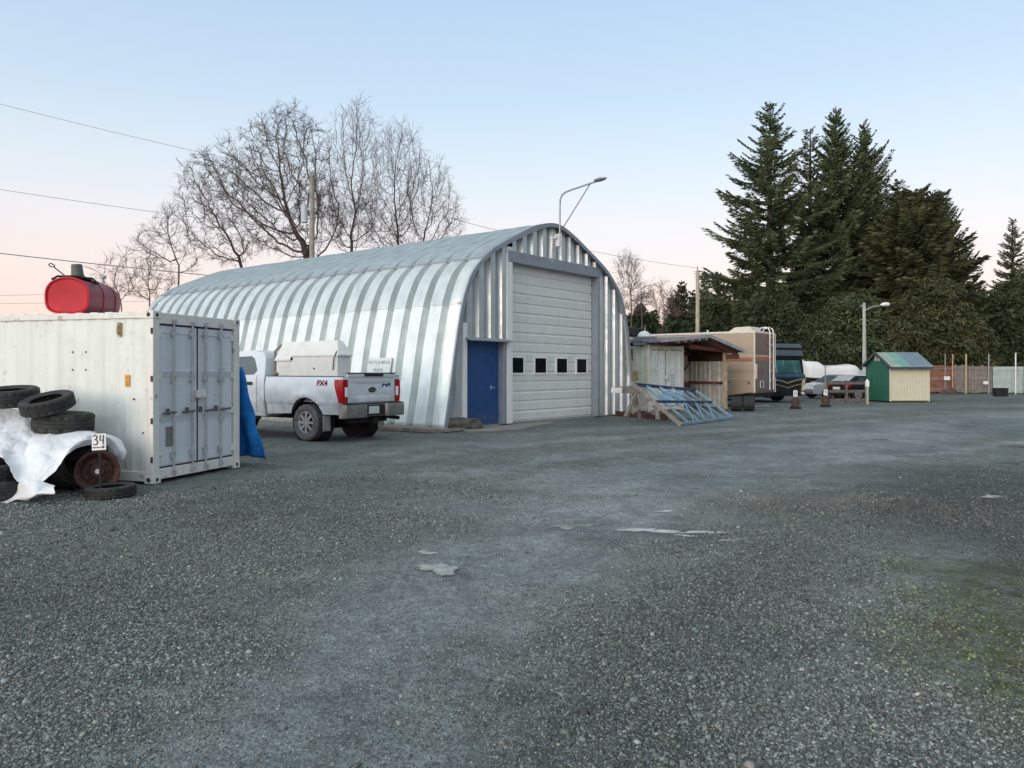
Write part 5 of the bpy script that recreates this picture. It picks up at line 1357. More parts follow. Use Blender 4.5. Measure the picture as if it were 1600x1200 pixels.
m = MB(); m.cyl((0.4, 2.4, 3.40), (0.4, 2.4, 3.52), 0.04, n=8); m.build('roof_vent', M_rv_white, rv)
m = MB(); m.box(-0.02, 0.0, 2.28, 2.5, 0.58, 0.74); m.box(-0.02, 0.0, 0.20, 0.26, 1.02, 1.15); m.build_each('side_vent', M_black, rv)
m = MB(); m.box(-0.016, 0.0, 1.2, 4.0, 1.285, 1.30); m.box(-0.016, 0.0, 0.0, 9.0, 1.60, 1.607); m.build_each('seam', M_rv_back, rv)
for y in (2.9, 7.9):
    for x in (0.22, W - 0.22): moved(tyre_mb(0.44, 0.26, 0.3, 20, 0.01), Tr(x, y, 0.44) @ Ry(R(90))).build('wheel', M_rubber, rv, smooth=35)
m = MB(); m.prism([(2.2, 1.75), (3.6, 1.75), (3.6, 2.0), (2.2, 2.0)], lambda u, v, s: Vector((-0.014 + 0.01 * s, u + 2.6, v))); m.build('window', M_glass_dark, rv)
# pair of black tyres standing close together below the rear corner of the motorhome
p = G(1158, 642.5)
for k_, (dx, lb) in enumerate(((-0.10, 'left one of two wide black tyres standing side by side under the tan motorhome corner'), (0.40, 'right one of two wide black tyres standing side by side under the tan motorhome corner'))):
    tyre(lb, (p.x + dx, p.y + 0.3, 0.29), (R(90), R(0), R(88 - 14)), 0.30, 0.16, 0.44, 24, 0.02, group='tyres under the motorhome')
m = MB(); m.bar((-0.5, 0, 0.03), (0.5, 0.3, 0.03), 0.25, 0.05); m.bar((-0.2, 0.5, 0.03), (0.4, 0.45, 0.08), 0.12, 0.05)
o = m.build('scrap_board', mat('blue_grey_board', (0.18, 0.21, 0.27), 0.7, var=0.3, scale=6), loc=G(1192, 636)); tag(o, 'pale bluish board lying on the gravel under the tan motorhome', 'board')

# ------------------------------------------------------------------ black motorhome, front towards the yard
M_rvb = mat('black_motorhome', (0.014, 0.015, 0.018), 0.22, var=0.2, scale=2, coat=0.4)
M_rvb_top = mat('slate_cap', (0.06, 0.075, 0.095), 0.35, var=0.15, scale=2)
M_curtain = mat('green_curtain', (0.03, 0.12, 0.115), 0.5, var=0.6, scale=1.2, streak=((0.42, 0.66, 0.62), 1.0, 3.2, 0.1))
M_gold = mat('gold_swoosh', (0.34, 0.28, 0.20), 0.4, 0.2)
K0 = Vector((13.0, 38.95, 0))
kv = thing('motorhome', 'black motorhome nose to the yard with pale green curtains behind its windscreen', 'motorhome', K0, math.atan2(0.43, 0.9))
kv.scale = (1.09, 1.09, 1.05)
W2, L2 = 2.3, 9.5
zs = [(0.30, 0.10), (0.55, 0.0), (1.20, -0.02), (1.38, 0.02), (1.40, 0.05), (2.16, 0.16), (2.22, 0.10), (2.80, 0.22), (2.86, 0.40)]
poly = [(y, z) for z, y in zs] + [(L2, 2.86), (L2, 0.30)]
m = MB(); m.prism(poly, lambda u, v, s: Vector((W2 * s, u, v))); m.build('body', M_rvb, kv, bevel=0.06)
m = MB(); m.add([(0.16, 0.035, 1.43), (W2 - 0.16, 0.035, 1.43), (W2 - 0.20, 0.135, 2.06), (0.20, 0.135, 2.06)], [(0, 1, 2, 3)]); m.add([(0.16, 0.06, 1.43), (W2 - 0.16, 0.06, 1.43), (W2 - 0.20, 0.16, 2.06), (0.20, 0.16, 2.06)], [(3, 2, 1, 0)])
ws = m.build('curtain', M_curtain, kv)
m = MB(); m.box(0.02, W2 - 0.02, -0.06, 0.10, 1.20, 1.36); m.build('dash_band', mat('blue_glass', (0.035, 0.085, 0.15), 0.1, var=0.5, scale=2), kv, bevel=0.03)
m = MB(); m.prism([(0.07, 2.26), (0.17, 2.56), (0.6, 2.60), (0.6, 2.26)], lambda u, v, s: Vector((0.02 + (W2 - 0.04) * s, u - 0.03, v))); m.prism([(0.14, 2.66), (0.24, 2.88), (0.8, 2.90), (0.8, 2.66)], lambda u, v, s: Vector((0.04 + (W2 - 0.08) * s, u - 0.03, v)))
m.build_each('front_cap', M_rvb_top, kv, bevel=0.04)
m = MB()
for s in (0, 1):
    for zz, w_ in ((1.10, 0.06), (0.86, 0.035)):
        pts = [Vector((W2 / 2 + (1 if s else -1) * t * W2 / 2, -0.05, zz - 0.16 * (1 - t) ** 2 + 0.05 * t)) for t in np.linspace(0, 1, 8)]
        for a, b in zip(pts[:-1], pts[1:]): m.bar(a, b, 0.05, w_)
m.build_each('chevron', M_gold, kv)
for x in (0.06, W2 - 0.22):
    m = MB(); m.prism([(0, 0.55), (0.16, 0.62), (0.16, 1.16), (0.02, 1.02)] if x > 1 else [(0, 0.62), (0.16, 0.55), (0.14, 1.02), (0, 1.16)], lambda u, v, s: Vector((x + u, -0.07 + 0.1 * s, v))); m.build('headlight', mat('amber_lens', (0.70, 0.60, 0.42), 0.2, var=0.2, scale=5), kv)
m = MB(); m.cyl((W2 - 0.16, -0.06, 0.44), (W2 - 0.16, 0.02, 0.44), 0.07, n=12); m.cyl((0.16, -0.06, 0.44), (0.16, 0.02, 0.44), 0.07, n=12); m.build_each('fog_lamp', M_white_lens, kv)
for s, x in ((-1, -0.05),):
    m = MB(); m.bar((x - s * 0.1, 0.1, 2.2), (x + s * 0.18, -0.12, 2.05), 0.04, 0.04); m.box(x + s * 0.18 - 0.09, x + s * 0.18 + 0.09, -0.18, -0.06, 1.65, 2.1); m.build('mirror', M_black, kv)
for y in (1.6, 6.8):
    for x in (0.2, W2 - 0.2): moved(tyre_mb(0.46, 0.27, 0.3, 20, 0.01), Tr(x, y, 0.46) @ Ry(R(90))).build('wheel', M_rubber, kv, smooth=35)

# ------------------------------------------------------------------ silver car, black car, boat under wrap
M_silver = mat('silver_paint', (0.56, 0.60, 0.64), 0.25, 0.35, var=0.05, coat=0.5)
M_blackcar = mat('black_paint', (0.010, 0.010, 0.013), 0.2, var=0.2, coat=0.6)
def car(name, label, loc, rz, outl, ww, roofz, mp, wheels, wr, panes, group=None):
    c = thing(name, label, 'car', loc, rz, group)
    def wf(y, z):
        w = ww
        if z > roofz * 0.60: w -= 0.32 * (z - roofz * 0.60)
        if z < 0.4: w -= 0.10 * (0.4 - z)
        return w
    b_ = body_prism(outl, wf, [0.4, 0.6, 0.8, roofz * 0.6, roofz * 0.75, roofz * 0.9]).build('body', mp, c, smooth=35, bevel=0.02)
    for p_ in panes: side_pane(c, p_, wf, M_glass)
    for y in wheels:
        for s in (-1, 1):
            T = Tr(s * (ww - 0.11), y, wr) @ Ry(R(90) * s)
            w_ = moved(tyre_mb(wr, wr * 0.66, 0.22, 20, 0.006), T).build('wheel', M_rubber, c, smooth=35)
            m_ = MB(); m_.lathe([(0, 0.06), (wr * 0.62, 0.06), (wr * 0.67, 0.10), (wr * 0.64, 0.11)], T, 24)
            for k2 in range(6):
                a = k2 * math.pi / 3; m_.bar(T @ Vector((0.03 * math.cos(a), 0.03 * math.sin(a), 0.085)), T @ Vector((wr * 0.64 * math.cos(a), wr * 0.64 * math.sin(a), 0.085)), 0.05, 0.04)
            m_.build('rim', M_rim, w_)
    return c, wf
# silver car, nose to the left; local +y is forward
def arches(cy, r, zb): return [(cy + r * math.cos(a), 0.33 + r * math.sin(a)) for a in np.linspace(0, math.pi, 11)]
so = [(2.30, 0.28)] + [(1.75, 0.28)] + [(1.38 + 0.38 * math.cos(a), 0.33 + 0.38 * math.sin(a)) for a in np.linspace(0, math.pi, 11)] + [(-1.0, 0.25)] + [(-1.38 + 0.38 * math.cos(a), 0.33 + 0.38 * math.sin(a)) for a in np.linspace(0, math.pi, 11)] + [(-2.25, 0.30), (-2.32, 0.75), (-2.25, 1.05), (-1.9, 1.52), (-1.6, 1.60), (0.2, 1.63), (0.55, 1.55), (1.25, 1.06), (2.05, 0.98), (2.28, 0.80), (2.35, 0.50)]
pS = G(1278, 626.5)
cS, wfS = car('parked_car', 'silver car parked nose left beside the black motorhome', (19.6, 45.9, 0), R(101), [(a_, b_ * 0.86) if b_ > 0.8 else (a_, b_) for a_, b_ in so], 0.90, 1.40, M_silver, (1.38, -1.38), 0.34,
              [[(1.0, 0.96), (0.55, 1.22), (0.25, 1.29), (-0.1, 1.31), (-0.1, 0.94)], [(-0.2, 0.94), (-0.2, 1.31), (-1.4, 1.29), (-1.7, 0.97)]])
m = MB(); m.add([(-0.72, 1.20, 0.945), (0.72, 1.20, 0.945), (0.62, 0.58, 1.325), (-0.62, 0.58, 1.325)], [(0, 1, 2, 3)]); m.V = [(x, y + 0.012, z + 0.02) for x, y, z in m.V]; m.build('windscreen', mat('sky_glass', (0.10, 0.13, 0.17), 0.08, spec=0.9), cS)
for s in (-1, 1):
    m = MB(); m.box(min(s * 0.55, s * 0.88), max(s * 0.55, s * 0.88), 2.05, 2.30, 0.66, 0.84); m.build('headlight', M_white_lens, cS, bevel=0.03)
m = MB(); m.box(-0.85, 0.85, 2.2, 2.38, 0.34, 0.56); m.build('bumper', M_chrome, cS, bevel=0.03)
# black car, tail towards the yard
bo = [(-2.1, 0.30), (-1.78, 0.28)] + [(-1.35 - 0.37 * math.cos(a), 0.33 + 0.37 * math.sin(a)) for a in np.linspace(0, math.pi, 11)] + [(0.9, 0.25)] + [(1.35 - 0.37 * math.cos(a), 0.33 + 0.37 * math.sin(a)) for a in np.linspace(0, math.pi, 11)] + [(2.1, 0.30), (2.15, 0.75), (1.1, 1.0), (0.3, 1.45), (-1.3, 1.47), (-1.85, 1.12), (-2.12, 1.05), (-2.18, 0.6)]
pB = P(1302, 627, 39.8)
cB, wfB = car('parked_car', 'black car behind the rail fence with its tail and red lamp towards the yard', (19.7, 42.68, 0), R(-76), [(a_ * 0.88, b_ * 0.92) if b_ > 0.8 else (a_ * 0.88, b_) for a_, b_ in bo], 0.86, 1.35, M_blackcar, (-1.19, 1.19), 0.32,
              [[(-1.3, 1.01), (-1.05, 1.26), (-0.35, 1.28), (-0.35, 0.97)], [(-0.25, 0.97), (-0.25, 1.28), (0.25, 1.26), (0.8, 0.93)]])
m = MB(); m.add([(-0.68, -1.655, 1.04), (0.68, -1.655, 1.04), (0.60, -1.20, 1.325), (-0.60, -1.20, 1.325)], [(0, 1, 2, 3)]); m.V = [(x, y - 0.02, z + 0.012) for x, y, z in m.V]; m.build('rear_window', mat('sky_reflection_glass', (0.45, 0.46, 0.48), 0.1, spec=0.9), cB)  # pale base colour stands for the sky mirrored in the glass
for s in (-1, 1):
    m = MB(); m.box(min(s * 0.58, s * 0.88), max(s * 0.58, s * 0.87), -1.915, -1.65, 0.74, 0.97); m.build('tail_light', M_red_lens, cB, bevel=0.03)
m = MB(); m.box(-0.26, 0.26, -1.955, -1.88, 0.60, 0.74); m.build('licence_plate', M_white, cB)

M_wrap = mat('white_wrap', (0.70, 0.69, 0.68), 0.4, var=0.06, scale=1.5, bump=0.5, bscale=2.5)
pW = P(1293, 590, 50.5)
bt_ = thing('wrapped_boat', 'long white shrink-wrapped boat with a raised left end above the parked cars', 'boat', (pW.x, pW.y, 0), R(-4))
bt_.scale = (1.14, 1.1, 1.0)
sec = []
def wrow(x, z0, z1, w, rnd):
    row = []
    for k_ in range(17):
        t = k_ / 16; a = math.pi * t
        yy = -w * math.copysign(abs(math.cos(a)) ** rnd, math.cos(a)); zz = z0 + (z1 - z0) * abs(math.sin(a)) ** (rnd * 0.9)
        row.append(Vector((x, yy + 0.03 * mnoise.noise(Vector((x * 2, yy * 2, zz * 2))), zz + 0.05 * mnoise.noise(Vector((x * 1.5 + 4, yy * 2, zz)))))); 
    return row
for x, z0, z1, w, r_e in ((-1.56, 1.25, 2.50, 0.05, 0.6), (-1.54, 1.22, 2.42, 0.75, 0.55), (-1.45, 1.20, 2.28, 1.0, 0.5), (-1.2, 1.18, 2.26, 1.1, 0.45), (-0.75, 1.16, 2.24, 1.12, 0.45), (-0.55, 1.16, 2.10, 1.12, 0.45), (-0.42, 1.15, 1.95, 1.12, 0.4),
                         (0.0, 1.15, 1.98, 1.12, 0.4), (0.5, 1.15, 2.0, 1.12, 0.4), (0.95, 1.16, 2.05, 1.1, 0.4), (1.3, 1.16, 2.0, 1.05, 0.45), (1.48, 1.18, 1.85, 0.95, 0.5), (1.55, 1.2, 1.6, 0.6, 0.6), (1.57, 1.25, 1.4, 0.1, 0.8)):
    sec.append(wrow(x, z0, z1, w, r_e))
m = MB(); m.grid(sec); rowb = [len(sec[0]) * i for i in range(len(sec))]
m.F.append(tuple([r_ for r_ in rowb] + [r_ + 16 for r_ in rowb[::-1]])); m.M.append(0)
m.build('wrap', M_wrap, bt_, smooth=50)
m = MB(); m.box(-1.4, 1.6, -0.9, 0.9, 0.95, 1.14); m.box(-1.4, -1.2, -0.8, 0.8, 0.3, 0.95); m.box(1.2, 1.4, -0.8, 0.8, 0.3, 0.95); m.build('cradle', M_darkmetal, bt_)
for s in (-1, 1): moved(tyre_mb(0.33, 0.2, 0.2, 16, 0.006), Tr(0.2, s * 0.85, 0.33) @ Rx(R(90))).build('wheel', M_rubber, bt_, smooth=35)
m = MB(); m.box(-0.42, 0.42, -0.7, 0.7, 0, 0.46); m.box(-0.44, 0.44, -0.72, 0.72, 0.40, 0.48)
pc = P(1342, 591, 50)
stp = thing('storage_crate', 'pale green box on a dark stand at the right end of the wrapped boat', 'crate', (pc.x, pc.y, 0))
m.V = [(x * 0.9, y, z + 1.18) for x, y, z in m.V]; m.build('box', mat('pale_green_box', (0.42, 0.52, 0.49), 0.5, var=0.08), stp, bevel=0.02)
MB().box(-0.34, 0.34, -0.6, 0.6, 0, 1.18).build('stand', M_darkmetal, stp)

# rail fence, white-tipped post, numbered tyre signs
rf_o = G(1290, 631.5)
rf = thing('rail_fence', 'low fence of three brown wooden rails in front of the black car', 'fence', rf_o)
rb = G(1356, 631) - rf_o
for z in (0.20, 0.62, 1.02):
    m = MB(); m.bar((0, 0.1, z), (rb.x, rb.y + 0.1, z), 0.05, 0.13); m.build('rail', mat('old_rail', (0.13, 0.105, 0.095), 0.85, var=0.3, scale=5), rf)
for t in (0.02, 0.5, 0.97):
    m = MB(); m.box(rb.x * t - 0.05, rb.x * t + 0.05, rb.y * t, rb.y * t + 0.1, 0, 1.15); m.build('post', mat('old_rail', (0.13, 0.105, 0.095), 0.85), rf)
p = G(1355, 632)
po = thing('marker_post', 'slim grey-green post with a white tip left of the green shed', 'post', p)
MB().box(-0.055, 0.055, -0.055, 0.055, 0, 1.02).build('shaft', mat('greygreen_post', (0.30, 0.33, 0.28), 0.7, var=0.15), po, bevel=0.008)
m = MB(); m.box(-0.07, 0.07, -0.07, 0.07, 0.86, 1.10); m.add([(-0.07, -0.07, 1.10), (0.07, -0.07, 1.10), (0.07, 0.07, 1.10), (-0.07, 0.07, 1.10), (0, 0, 1.24)], [(0, 1, 4), (1, 2, 4), (2, 3, 4), (3, 0, 4)]); m.build('tip', M_white, po)
def tyre_sign(px, py, dig, label, tall):
    p_ = G(px, py)
    s_ = thing('stall_sign', label, 'sign', p_, R(4), 'numbered parking stall signs on rusty stands')
    m_ = MB(); m_.prism([(-0.22, 0.0), (0.22, 0.0), (0.17, 0.10), (-0.17, 0.10)], lambda u, v, s2: Vector((u, -0.13 + 0.26 * s2, v))); m_.build('base', M_darkmetal, s_, bevel=0.01)
    moved(tyre_mb(0.19, 0.10, 0.12, 20, 0.006), Tr(0, 0, 0.28) @ Rx(R(90))).build('rusty_wheel', M_rust, s_, smooth=40)
    m_ = MB(); m_.cyl((0, 0, 0.10), (0, 0, 0.28), 0.11, n=14); m_.build('drum', M_rust, s_)
    m_ = MB(); m_.box(-0.02, 0.02, 0.015, 0.05, 0.4, tall); m_.build('stake', M_wood_grey, s_)
    m_ = MB(); m_.box(-0.09, 0.09, 0.0, 0.012, 0.52, 0.78); pn = m_.build('plate', M_white, s_)
    moved(text_mesh(dig, 0.24, 0.001, bold=0.006), Tr(0, -0.003, 0.65)).build('digit', M_ink_grey, s_)
tyre_sign(1243, 638.5, '8', 'white number 8 sign on a rusty wheel stand before the black motorhome', 0.8)
tyre_sign(1290, 635.5, '9', 'white number 9 sign on a rusty wheel stand with a tall thin stake', 1.9)

# ------------------------------------------------------------------ garden shed
M_shed_g = mat('shed_green', (0.018, 0.115, 0.075), 0.55, var=0.12, scale=3)
M_shed_b = mat('shed_beige', (0.56, 0.53, 0.41), 0.5, var=0.05, scale=3)
M_shed_t = mat('shed_trim', (0.05, 0.06, 0.07), 0.55, var=0.15)
S0 = Vector((19.3, 39.2, 0)); SR = R(2)
sh = thing('garden_shed', 'small shed with green end wall, beige ribbed side and patchwork metal roof', 'shed', S0, SR)
SW, SD, SE, SA = 2.02, 2.5, 1.93, 2.56
def ribs(a, b, per=0.16):
    pts = []; x = a
    while x < b - per * 0.5: pts += [(x, 0), (x + per * 0.55, 0), (x + per * 0.66, 0.022), (x + per * 0.9, 0.022)]; x += per
    pts.append((b, 0)); return pts
MB().grid([[Vector((x, d - 0.005, z)) for x, d in ribs(0.0, SW)] for z in (0.10, SE)]).build('front_wall', M_shed_b, sh, solid=0.006)
m = MB()
pts = ribs(0.0, SD, 0.2)
top = lambda y: SE + (SA - SE) * (1 - abs(y - SD / 2) / (SD / 2))
lo = [Vector((0.0 + d * 0.6, y, 0.06)) for y, d in pts]; hi = [Vector((0.0 + d * 0.6, y, top(y))) for y, d in pts]; mid = None
m.grid([lo, hi]); m.build('gable_wall', M_shed_g, sh, solid=0.006)
m = MB(); m.prism([(0, 0.08), (SD, 0.08), (SD, SE), (SD / 2, SA), (0, SE)], lambda u, v, s: Vector((0.03 + s * (SW - 0.04), u + 0.0 if u > 0.01 else 0.03, v - 0.02))); m.build('shell', M_shed_g, sh)
m = MB(); m.box(-0.02, 0.05, -0.03, 0.05, 0.06, SE); m.box(SW - 0.03, SW + 0.03, -0.03, 0.05, 0.06, SE); m.build_each('corner_trim', M_shed_b, sh)
ov = 0.13
def slope(x0, x1, m_, name='roof_sheet', lift=0.0):
    a = 0.30; dz = (SA - SE) / (SD / 2)
    vs = [(x0, -a, SE - a * dz + 0.03 + lift), (x1, -a, SE - a * dz + 0.03 + lift), (x1, SD / 2, SA + 0.03 + lift), (x0, SD / 2, SA + 0.03 + lift)]
    vs += [(x, y, z - 0.03) for x, y, z in vs]
    MB().add(vs, [(0, 1, 2, 3), (7, 6, 5, 4), (0, 4, 5, 1), (1, 5, 6, 2), (2, 6, 7, 3), (3, 7, 4, 0)]).build(name, m_, sh)
slope(-ov, 0.42, mat('roof_sage', (0.27, 0.33, 0.27), 0.6, var=0.2)); slope(0.42, 0.98, mat('roof_aqua', (0.15, 0.31, 0.28), 0.6, var=0.15), lift=0.004); slope(0.98, SW + 0.12, mat('roof_slate', (0.15, 0.20, 0.25), 0.6, var=0.2), lift=0.008)
dz = (SA - SE) / (SD / 2)
m = MB(); vs = [(-ov, SD + 0.2, SE - 0.2 * dz + 0.03), (SW + 0.12, SD + 0.2, SE - 0.2 * dz + 0.03), (SW + 0.12, SD / 2, SA + 0.03), (-ov, SD / 2, SA + 0.03)]; vs += [(x, y, z - 0.03) for x, y, z in vs]
m.add(vs, [(0, 1, 2, 3), (7, 6, 5, 4), (0, 4, 5, 1), (1, 5, 6, 2), (2, 6, 7, 3), (3, 7, 4, 0)]); m.build('roof_sheet', M_shed_t, sh)
m = MB(); m.bar((-ov - 0.02, -0.30, SE - 0.30 * dz), (-ov - 0.02, SD / 2, SA), 0.04, 0.14); m.bar((-ov - 0.02, SD + 0.2, SE - 0.2 * dz), (-ov - 0.02, SD / 2, SA), 0.04, 0.14); m.bar((-ov, -0.31, SE - 0.30 * dz - 0.01), (SW + 0.12, -0.31, SE - 0.30 * dz - 0.01), 0.04, 0.10)
m.build_each('barge_board', M_shed_t, sh)
m = MB()
for y in (SD / 2 - 0.22, SD / 2 + 0.10): m.box(-0.03, 0.0, y, y + 0.16, 2.14, 2.40)
m.build_each('gable_vent', M_shed_b, sh)
m = MB(); m.box(0.1, SW - 0.1, 0.1, 0.25, 0, 0.1); m.box(0.1, SW - 0.1, SD - 0.3, SD - 0.1, 0, 0.1); m.build_each('skid', M_wood_brown, sh)

# ------------------------------------------------------------------ boundary fence with tall posts
M_f_red = mat('red_brown_fence', (0.215, 0.10, 0.065), 0.85, var=0.3, scale=2.5, streak=((0.12, 0.06, 0.045), 0.6, 9, 0.5))
M_f_grey = mat('grey_fence', (0.21, 0.185, 0.165), 0.85, var=0.25, scale=2.5, streak=((0.10, 0.09, 0.08), 0.6, 9, 0.5))
M_f_pale = mat('pale_fence', (0.36, 0.42, 0.39), 0.7, var=0.15, scale=2, streak=((0.22, 0.26, 0.24), 0.5, 7, 0.5))
def fence(label, x0, x1, y0, y1, h, m_, seed, sheet=False):
    f = thing('board_fence', label, 'fence', (x0, y0, 0), math.atan2(y1 - y0, x1 - x0), 'boundary fence panels at the back of the yard')
    ln_ = math.hypot(x1 - x0, y1 - y0); r_ = rng(seed); m2 = MB(); x = 0
    while x < ln_ - 0.02:
        w = 0.21 if not sheet else 0.4
        dz_ = r_.uniform(-0.05, 0.05) if not sheet else 0.0; 
        m2.box(x, min(x + w - (0.012 if not sheet else 0.004), ln_), r_.uniform(-0.012, 0.012), 0.03, 0.05 + r_.uniform(0, 0.06), h + dz_); x += w
    m2.build('boards', m_, f)
    m2 = MB()
    for z in (0.30, 1.05 if not sheet else 1.45, h - 0.22): m2.box(0, ln_, -0.05, -0.014, z - 0.045, z + 0.045)
    m2.build_each('rail', M_f_grey if not sheet else M_f_pale, f)
fx = lambda px, d=55.0: (px - 800) / FPX * d
fence('red-brown board fence panel at the back, next to the shed', fx(1440), fx(1489), 55.2, 54.9, 2.0, M_f_red, 1)
fence('left grey board fence panel at the back, between the red one and a tall post', fx(1489.5), fx(1510), 54.9, 54.8, 2.02, M_f_grey, 2)
fence('right grey board fence panel at the back, beside the pale panels', fx(1510.5), fx(1545), 54.8, 54.6, 1.98, M_f_grey, 3)
fence('pale green-white sheet fence panel behind the black bin', fx(1546), fx(1588), 54.6, 54.3, 1.93, M_f_pale, 4, True)
fence('pale green-white sheet fence panel at the right edge', fx(1589), fx(1700), 54.3, 53.6, 1.93, M_f_pale, 5, True)
fence('grey board fence seen in the gap behind the boat and the rail fence', fx(1190, 60), fx(1440, 55), 60.0, 55.2, 1.7, M_f_grey, 6)
for px, d, h, m_, lb in ((1477, 54.3, 2.78, M_wood_grey, 'thin grey fence post in front of the red-brown panel'), (1488.5, 54.6, 2.78, mat('orange_top', (0.50, 0.27, 0.17), 0.7), 'orange-pink fence post where the red and grey panels meet'),
                      (1509.5, 54.4, 2.80, M_wood_pale, 'tall pale timber fence post between the two grey panels'), (1545, 54.2, 2.78, M_galv_pipe, 'slim grey pipe fence post where the grey and pale panels meet'),
                      (1587, 53.9, 2.85, M_white, 'white fence post between the two pale sheet panels')):
    m = MB(); m.cyl((0, 0, 0), (0, 0, h), 0.055 if 'pale timber' in lb else 0.042, n=10); m.cyl((0, 0, h), (0, 0, h + 0.03), 0.06, n=10)
    o = m.build('fence_post', m_, loc=(fx(px, d), d, 0)); tag(o, lb, 'post', 'tall posts along the back fence')
p = P(1563, 619, 49.0)
bn = thing('rubbish_bin', 'low black plastic bin standing in front of the pale fence panel', 'bin', (p.x, p.y, 0))
m = MB(); m.prism([(-0.34, 0.0), (0.34, 0.0), (0.38, 0.48), (-0.38, 0.48)], lambda u, v, s: Vector((u, -0.25 + 0.5 * s, v))); m.build('bin_body', M_black, bn, bevel=0.03)
m = MB(); m.box(-0.40, 0.40, -0.28, 0.28, 0.48, 0.53); m.build('lid', M_black, bn, bevel=0.02)
for px, py, d, w, h, lb in ((1480, 591, 54.1, 0.42, 0.26, 'small white board fixed on the red-brown fence panel'), (1540.5, 598, 54.0, 0.34, 0.22, 'small pale board fixed on the grey fence near the pipe post')):
    p = P(px, py, d); o = MB().box(-w / 2, w / 2, 0, 0.03, -h / 2, h / 2).build('small_board', M_white, loc=p, bevel=0.006); tag(o, lb, 'board')
p = P(1484, 616, 53.5)
bm = bmesh.new(); bmesh.ops.create_icosphere(bm, subdivisions=3, radius=1)
for v in bm.verts:
    c = v.co * (1 + 0.3 * mnoise.noise(v.co * 2)); v.co = Vector((c.x * 0.5, c.y * 0.4, max(-0.05, c.z * 0.42)))
me = bpy.data.meshes.new('rubble_heap'); bm.to_mesh(me); bm.free(); me.materials.append(mat('brown_rubble', (0.10, 0.06, 0.05), 0.95, var=0.5, scale=8, bump=0.6, bscale=15))
o = bpy.data.objects.new('rubble_heap', me); COL.objects.link(o); o.location = (p.x, p.y, 0.05); tag(o, 'small dark brown heap at the foot of the red-brown fence', 'heap')

# ------------------------------------------------------------------ poles, street lamp, wires
def lamp_post():
    p_ = P(1351, 560, 46.0); base = Vector((p_.x, p_.y, 0))
    l_ = thing('street_lamp', 'pale street lamp on a tall pole behind the green shed', 'lamp', base)
    ht = P(1351, 476, 46).z
    MB().cyl((0, 0, 0), (-0.03, 0, ht), 0.13, 0.09, n=12).build('pole', mat('pale_pole', (0.36, 0.36, 0.33), 0.8, var=0.15, scale=3), l_, smooth=60)
    m_ = MB(); e = P(1383, 476, 45.0) - base; m_.tube([(-0.02, -0.05, ht - 0.35), (0.35, -0.3, ht - 0.15), (e.x * 0.7, e.y * 0.7, e.z - 0.06), (e.x - 0.2, e.y, e.z)], 0.035, 8); m_.build('arm', M_galv_pipe, l_, smooth=60)
    m_ = MB(); m_.tube([(e.x - 0.25, e.y, e.z - 0.01), (e.x - 0.1, e.y, e.z + 0.02), (e.x + 0.18, e.y, e.z + 0.02), (e.x + 0.26, e.y, e.z)], [0.05, 0.11, 0.12, 0.05], 10); m_.build('lamp_head', M_white, l_, smooth=60)
    m_ = MB(); m_.cyl((-0.03, 0, ht), (-0.03, 0, ht + 0.12), 0.11, 0.05, n=10); m_.tube([(-0.25, 0, ht - 0.1), (0.05, 0, ht - 0.02)], 0.05, 8); m_.build('cap', M_galv_pipe, l_)
lamp_post()
def pole(px, top, d, r0, r1, label, m_):
    p_ = P(px, 500, d); base = Vector((p_.x, p_.y, 0)); o_ = thing('utility_pole', label, 'pole', base); ht = P(px, top, d).z
    MB().cyl((0, 0, 0), (0, 0, ht), r0, r1, n=12).build('shaft', m_, o_, smooth=60); return o_, base, ht
M_pole = mat('old_pole', (0.26, 0.24, 0.20), 0.85, var=0.2, scale=3, streak=((0.16, 0.14, 0.12), 0.5, 12, 0.3))
pl1, b1, h1 = pole(487.5, 274, 38.0, 0.15, 0.12, 'wooden utility pole with a grey transformer can behind the hangar roof', M_pole)
m = MB(); zt_ = P(0, 348, 38).z
m.cyl((-0.36, -0.05, zt_), (-0.36, -0.05, zt_ + 0.85), 0.17, n=18); m.cyl((-0.36, -0.05, zt_ + 0.85), (-0.36, -0.05, zt_ + 0.9), 0.12, n=14); m.cyl((-0.36, -0.1, zt_ + 0.9), (-0.36, -0.1, zt_ + 1.05), 0.03, n=8); m.box(-0.2, -0.05, -0.1, 0.05, zt_ + 0.2, zt_ + 0.3); m.box(-0.2, -0.05, -0.1, 0.05, zt_ + 0.6, zt_ + 0.7)
m.build('transformer', mat('transformer_grey', (0.42, 0.46, 0.50), 0.6, var=0.1), pl1, smooth=40)
m = MB()
for z in (zt_ - 0.35, zt_ - 0.75, zt_ - 0.12): m.cyl((-0.14, -0.05, z), (-0.30, -0.05, z), 0.035, n=8)
m.build_each('insulator', M_galv_pipe, pl1)
pl2, b2, h2 = pole(1090, 424, 56.0, 0.17, 0.13, 'pale utility pole standing behind the tan motorhome', mat('pale_utility_pole', (0.38, 0.33, 0.26), 0.85, var=0.2, scale=3))
m = MB(); m.cyl((0, 0, h2), (0, 0, h2 + 0.35), 0.03, n=8); m.build_each('insulator', M_darkmetal, pl2)
M_wire = mat('wire', (0.15, 0.15, 0.17), 0.6)
def wire(a, b, sag, r, label):
    pts = [a.lerp(b, t) - Vector((0, 0, 4 * sag * t * (1 - t))) for t in np.linspace(0, 1, 25)]
    o0 = Vector(a); m_ = MB(); m_.tube([p_ - o0 for p_ in pts], r, 5)
    o_ = m_.build('overhead_wire', M_wire, loc=o0, smooth=60); tag(o_, label, 'wire', 'overhead power lines')
top1 = b1 + Vector((0, 0, h1))
wire(P(-150, 123, 33), top1 - Vector((0, 0, 0.05)), 0.15, 0.009, 'highest thin wire running down from the upper left to the tall wooden pole')
